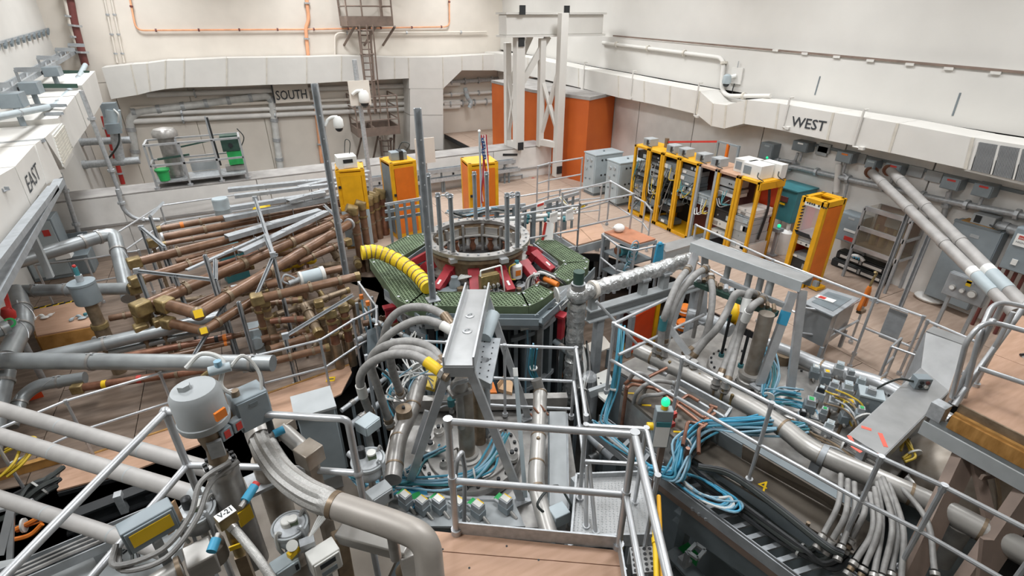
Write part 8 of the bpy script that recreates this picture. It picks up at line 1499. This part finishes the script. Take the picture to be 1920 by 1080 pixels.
t = T('cardboard_tag', 'brown cardboard flap on the yellow-labelled box', 'tag'); p = P(322, 970, 2.62); t('flap', MB().obox(p, V((.015, .008, 0)), V((.02, .04, 0)), Z*.08), 'cardboard'); t('tie', MB().cyl(p+Z*.08, p+Z*.11, .004), 'cablewhite'); t.done()
# blue handled valve block with lettering
t = T('ball_valve_block', 'white lettered valve block with two bright blue handles', 'valve'); p = P(425, 972, 2.75); d = V((.9, .42, 0)).normalized(); e = V((-d.y, d.x, 0)); t('block', MB().obox(p, d*.05, e*.03, Z*.04), 'brass', bev=.004); t('label', MB().obox(p-e*.005+Z*.042, d*.048, e*.03, Z*.002), 'white')
tm, W = textmb('V-21', V((0, 0, 0)), XA, Z, 1, 0, .02)
for v_ in tm.v: v_.xyz = p-d*.035-e*.02+Z*.046+d*.07*(v_.x/W)+e*.04*v_.z
t('lettering', tm, 'ink')
for a, b, l in ((p+d*.08+Z*.01, p+d*.2+e*.06+Z*.03, 1), (p-d*.07-e*.04-Z*.02, p-d*.14-e*.1-Z*.04, 0)): t('stem', MB().cyl(a, lerp(a, b, .35), .014), 'stainless'); k = t('blue_handle', MB().cyl(lerp(a, b, .3), b, .026), 'bluetape'); (t('red_end', MB().cyl(b, b+(b-a)*.15, .022), 'labelred', k) if l else None)
t('body', MB().cyl(p-Z*.3, p-Z*.05, .03), 'brass'); t('yellow_tag', MB().box(p+V((-.03, -.05, -.2)), p+V((.03, -.04, -.17))), 'labelyellow'); t('stand', MB().bar(p-Z*.75, p-Z*.3, .06), 'bronze'); t.done()
hose('thin braided steel hose leaving the lettered valve block', [(432, 985, 2.7), (455, 1010, 2.65), (490, 1055, 2.6), (525, 1110, 2.5)], .024, 'braid', True, 'braided_hose', None, None, 'stainless')
t = T('steel_chamber', 'square bright steel chamber with a ribbed bellows at the bottom left', 'chamber'); p = P(378, 1050, 2.3); d = V((.95, .2, 0)).normalized(); e = V((-d.y, d.x, 0)); t('chamber', MB().obox(p, d*.075, e*.085, Z*.08), 'stainless', bev=.008); a, b = p-d*.1, p-d*.4-e*.05; t('sleeve', MB().cyl(a, lerp(a, b, .6), .08, n=20), 'stainless'); t('collar', MB().cyl(a, a-d*.025, .09, n=20), 'bronze')
for i in range(7): c = lerp(a, b, .6+.06*i); t('bellows_ring', MB().cyl(c, c-d*.012, .085, n=20), 'galv')
t('stand', MB().bar(p-Z*.7, p-Z*.09, .08), 'strut'); t.done()
t = T('steel_trestle', 'bright square steel tube frame under the elbow pipe', 'frame'); pts = Ps([(640, 1000, 2.1), (700, 1010, 1.85), (745, 1038, 1.85)]); t('cross_tube', MB().bar(P(635, 1000, 2.1), P(765, 1035, 2.1), .1, .09), 'stainless', bev=.01); p = P(765, 1035, 2.1); t('end_tube', MB().bar(p, p+V((.0, -.12, -.4)), .12, .1, YA), 'stainless', bev=.01); p = P(635, 1000, 2.1); t('end_tube', MB().bar(p, p+V((-.02, -.1, -.5)), .1, .1, YA), 'bronze', bev=.01); t('elbow', MB().cyl(P(755, 1075, 1.6), P(770, 1055, 1.7), .06), 'bronze'); t.done()
t = T('white_screen', 'white panel edge beside the elbow pipe at the bottom', 'panel'); q = Ps([(765, 1040, 1.5), (778, 1032, 1.5), (800, 1120, 1.5), (745, 1120, 1.5)]); t('panel', MB().prism(q, (0, 0, -.05)), 'white'); t('rim', MB().bar(q[0], q[3], .02, .08), 'galv'); t.done()
t = T('gas_manifold', 'small brass and steel manifold with white lines at the bottom centre', 'manifold'); p = P(575, 1020, 2.2); t('block', MB().box(p-V((.04, .03, .03)), p+V((.05, .03, .03))), 'galv'); t('yellow_tag', MB().obox(P(550, 1035, 2.2), V((.03, .02, 0)), V((-.01, .015, 0)), Z*.02), 'labelyellow')
for i in range(4): a = p+V((.02, .02, .02)); t('line', MB().tube(spl([a, a+V((.1+.02*i, .1, .06)), a+V((.22, .2+.02*i, .02)), a+V((.3, .32, -.1))]), .009, 6), 'cablewhite')
t('gauge', MB().cyl(p+V((-.08, 0, .03)), p+V((-.08, -.02, .06)), .035), 'whitebox'); t('stand', MB().cyl(p-Z*.6, p-Z*.03, .03), 'strut'); t.done()
# tank and pit floor items at lower left
t = T('vessel_tank', 'steel tank and deck plates below the left foreground valves', 'tank'); q = Ps([(390, 900, .9), (640, 880, .9), (760, 1010, .9), (700, 1140, .9), (300, 1140, .9)]); t('top_plate', MB().prism(q, (0, 0, -.06)), 'girder'); t('body', MB().prism([at(p, ZP) for p in q], (0, 0, .84-ZP)), 'cabdark'); t.done()
t = T('vessel_tank', 'pale steel tank top in the lower left corner', 'tank'); q = Ps([(-40, 1060, .5), (330, 990, .5), (420, 1140, .5), (-40, 1160, .5)]); t('top_plate', MB().prism(q, (0, 0, -.06)), 'paintgrey'); t('body', MB().prism([at(p, ZP) for p in q], (0, 0, .44-ZP)), 'cabdark'); t.done()
t = T('cable_tray', 'narrow grey cable tray at lower left below the pale tubes', 'tray'); a, b = P(-40, 1110, .75), P(300, 965, .75); t('tray', MB().chan(a, b, .25, .1, .012), 'strut')
for i in range(5): o = V((.02*i-.04, .03*i-.06, .02)); t('cable', MB().tube([a+o, lerp(a, b, .5)+o+Z*.02, b+o], .02, 6), BK[i % 2] if i % 2 else 'hose')
t('support', MB().bar(at(lerp(a, b, .6), .5), lerp(a, b, .6), .08), 'strut'); t.done()
t = T('black_beam', 'black painted beam under the light plywood sheet', 'beam'); a, b = P(120, 985, -.2), P(300, 915, -.2); t('beam', MB().ibeam(a, b, .16, .24, .03), 'black'); t('bracket', MB().box(lerp(a, b, .6)-V((.04, .1, .1)), lerp(a, b, .6)+V((.04, 0, .2))), 'galv')
for k in (.1, .9): t('leg', MB().bar(at(lerp(a, b, k), ZP), lerp(a, b, k), .12), 'black')
t.done()
cables('black cables drooping at the left edge between the pale tubes', [(-20, 960, .3), (40, 945, .3), (75, 915, .35), (110, 895, .3)], 9, .07, .03, BK, 41, 'power_cables', 'black cable bundles')
cables('orange and black leads below the lowest pale tube', [(10, 995, .2), (45, 985, .2), (75, 970, .25)], 5, .05, .025, ('cableorange', 'blackcable'), 42, 'power_cables', 'black cable bundles')
cables('yellow hoses looping at the left edge', [(-10, 905, .0), (20, 880, .1), (45, 845, .2), (40, 830, .2), (0, 850, .0)], 3, .06, .018, ('cableyellow',), 43, 'tube_bundle', 'thin tube bundles')
cables('black cable loops under the yellow-labelled box', [(225, 1040, .75), (245, 1030, .75), (252, 1055, .75), (225, 1072, .75), (218, 1055, .75)], 2, .02, .014, BK, 44, 'power_cables', 'black cable bundles')
t = T('timber_edge', 'yellowish timber edge board along the left deck', 'board'); a, b = P(-20, 905, LD), P(118, 865, LD); t('board', MB().bar(a+Z*.06, b+Z*.06, .06, .14), 'woodblock'); t('cap_strip', MB().bar(a+Z*.14, b+Z*.14, .08, .02), 'plyedge'); t.done()
t = T('aluminium_stand', 'aluminium trestle leg at the far left edge', 'stand'); t('leg', MB().bar(P(22, 950, .6), P(0, 1040, .2), .07, .05, YA), 'alu'); t('leg', MB().bar(P(22, 950, .6), P(18, 1070, 0), .05, .05, YA), 'alu'); t('plate', MB().bar(P(-20, 960, .55), P(60, 940, .6), .06, .03), 'galv'); t.done()
t = T('orange_pad', 'orange-red block under the silver duct at the left edge', 'block'); q = Ps([(40, 737, LD+.1), (72, 728, LD+.1), (78, 735, LD+.1), (46, 744, LD+.1)]); t('block', MB().prism([at(p, LD) for p in q], (0, 0, .12)), 'orangered'); t('strap', MB().bar(q[0]+Z*.03, q[2]+Z*.03, .05, .02), 'black'); t.done()
t = T('red_valve', 'red hose valve with green handle at the left edge', 'valve'); p = P(14, 585, .9); t('body', MB().lathe(p-Z*.12, Z, [(.08, 0), (.1, .1), (.06, .2)], 14), 'redpipe'); t('wheel', MB().ring(P(18, 605, .85), V((.3, -.9, .3)), .05, .08, .025, 14), 'brightgreen'); t('strap', MB().bar(P(8, 545, 1.0), P(18, 580, .95), .06, .05), 'redpipe'); t('stand', MB().cyl(at(p, LD), p-Z*.12, .05), 'galv'); t.done()
# ================================================================ frames and lines down in the pit
PG = 'lines and frames in the pit'
for i, (a, b, r, mt, lb) in enumerate((((640, 770, -.4), (735, 700, -.4), .04, 'galv', 'thin grey pipe in the pit under the arching hoses'), ((655, 800, -.6), (760, 720, -.6), .06, 'strut', 'thicker grey pipe in the pit left of the capped pipe'),
        ((665, 640, .1), (745, 600, .1), .05, 'galv', 'grey pipe below the left side of the walkway'), ((700, 600, .5), (780, 640, .5), .04, 'cabgrey', 'grey strut below the front left of the walkway'), ((1085, 800, -.2), (1150, 860, -.2), .06, 'strut', 'grey pipe in the pit beside the tread plate'), ((1105, 860, -.5), (1190, 820, -.5), .05, 'galv', 'grey pipe crossing the pit beside the tread plate'),
        ((1040, 640, .3), (1110, 700, .2), .05, 'cabdark', 'dark pipe beside the foil-wrapped upright'), ((655, 850, -.2), (740, 920, -.2), .05, 'galv', 'grey pipe under the left round actuator'))):
    p, q = P(*a), P(*b); d = (q-p).normalized(); t = T('pit_pipe', lb, 'pipe', PG); t('pipe', MB().cyl(p, q, r, n=12), mt)
    for k in (.2, .7): c = lerp(p, q, k); t('coupling', MB().cyl(c-d*.04, c+d*.04, r*1.25, n=12), 'steel'); t('hanger_leg', MB().bar(at(c, ZP), c-Z*r, .05), 'cabdark')
    t.done()
t = T('service_trestle', 'grey strut frame with a slanted plate beside the green walkway', 'stand')
q = Ps([(688, 622, .35), (715, 612, .35), (722, 668, -.1), (690, 690, -.1)]); t('slanted_plate', MB().prism(q, (0, 0, .03)), 'cabdark')
for u, v in ((672, 590), (700, 578), (690, 690)): p = P(u, v, .3); t('upright', MB().bar(at(p, LD-.5), at(p, .55), .05), 'strut')
for z in (-.2, .25): t('crossbar', MB().bar(at(P(672, 590, .3), z), at(P(700, 578, .3), z), .04), 'strut')
for u, v in ((678, 560), (690, 572)): p = P(u, v, .7); t('connector', MB().cyl(p, p+Z*.08, .035), 'cableorange'); t('stem', MB().bar(at(p, 0), p, .03), 'bluelight')
t.done()
t = T('cable_ladder', 'small steel cable ladder left of the signal box', 'ladder'); a0, a1, b0, b1 = P(1098, 800, .35), P(1225, 905, .35), P(1125, 782, .35), P(1245, 872, .35)
t('side_rail', MB().chan(a0, a1, .05, .1, .012), 'strut'); t('side_rail', MB().chan(b0, b1, .05, .1, .012), 'strut')
for i in range(7): t('rung', MB().bar(lerp(a0, a1, (i+.5)/7), lerp(b0, b1, (i+.5)/7), .05, .03), 'galv')
t.done()
cables('blue and grey cables on the small ladder left of the signal box', [(1112, 792, .45), (1150, 825, .45), (1200, 865, .45), (1235, 890, .45)], 7, .04, .014, ('blue', 'hose', 'bluelight'), 51)
cables('coloured leads hanging between hoses and coil drum', [(720, 690, .4), (735, 715, .2), (725, 745, 0), (740, 770, -.2)], 8, .09, .013, ('cablewhite', 'hose', 'blue', 'blackcable'), 52)
cables('grey and white leads beside the foil-wrapped upright', [(1095, 640, .6), (1100, 690, .3), (1092, 730, .1), (1100, 780, -.1)], 6, .05, .014, ('cablewhite', 'hose', 'blackcable'), 53)
cables('mixed leads inside the walkway frame on its right', [(1020, 590, .9), (1045, 575, .95), (1070, 550, 1.0)], 6, .05, .013, ('cableorange', 'blackcable', 'cablewhite'), 54)
t = T('red_duct', 'dark red bracket behind the foil-wrapped upright', 'bracket'); p = P(1052, 612, .6); t('plate', MB().obox(p, V((.05, .03, 0)), V((-.02, .04, 0)), Z*.22), 'red'); t('flange', MB().obox(p+Z*.22, V((.08, .05, 0)), V((-.04, .07, 0)), Z*.02), 'red'); t.done()
t = T('red_duct', 'dark red bracket under the left side of the walkway', 'bracket'); p = P(733, 590, .55); t('plate', MB().obox(p, V((.09, .0, 0)), V((0, .04, 0)), Z*.16), 'red'); t('flange', MB().obox(p+Z*.16, V((.12, 0, 0)), V((0, .07, 0)), Z*.02), 'red'); t.done()
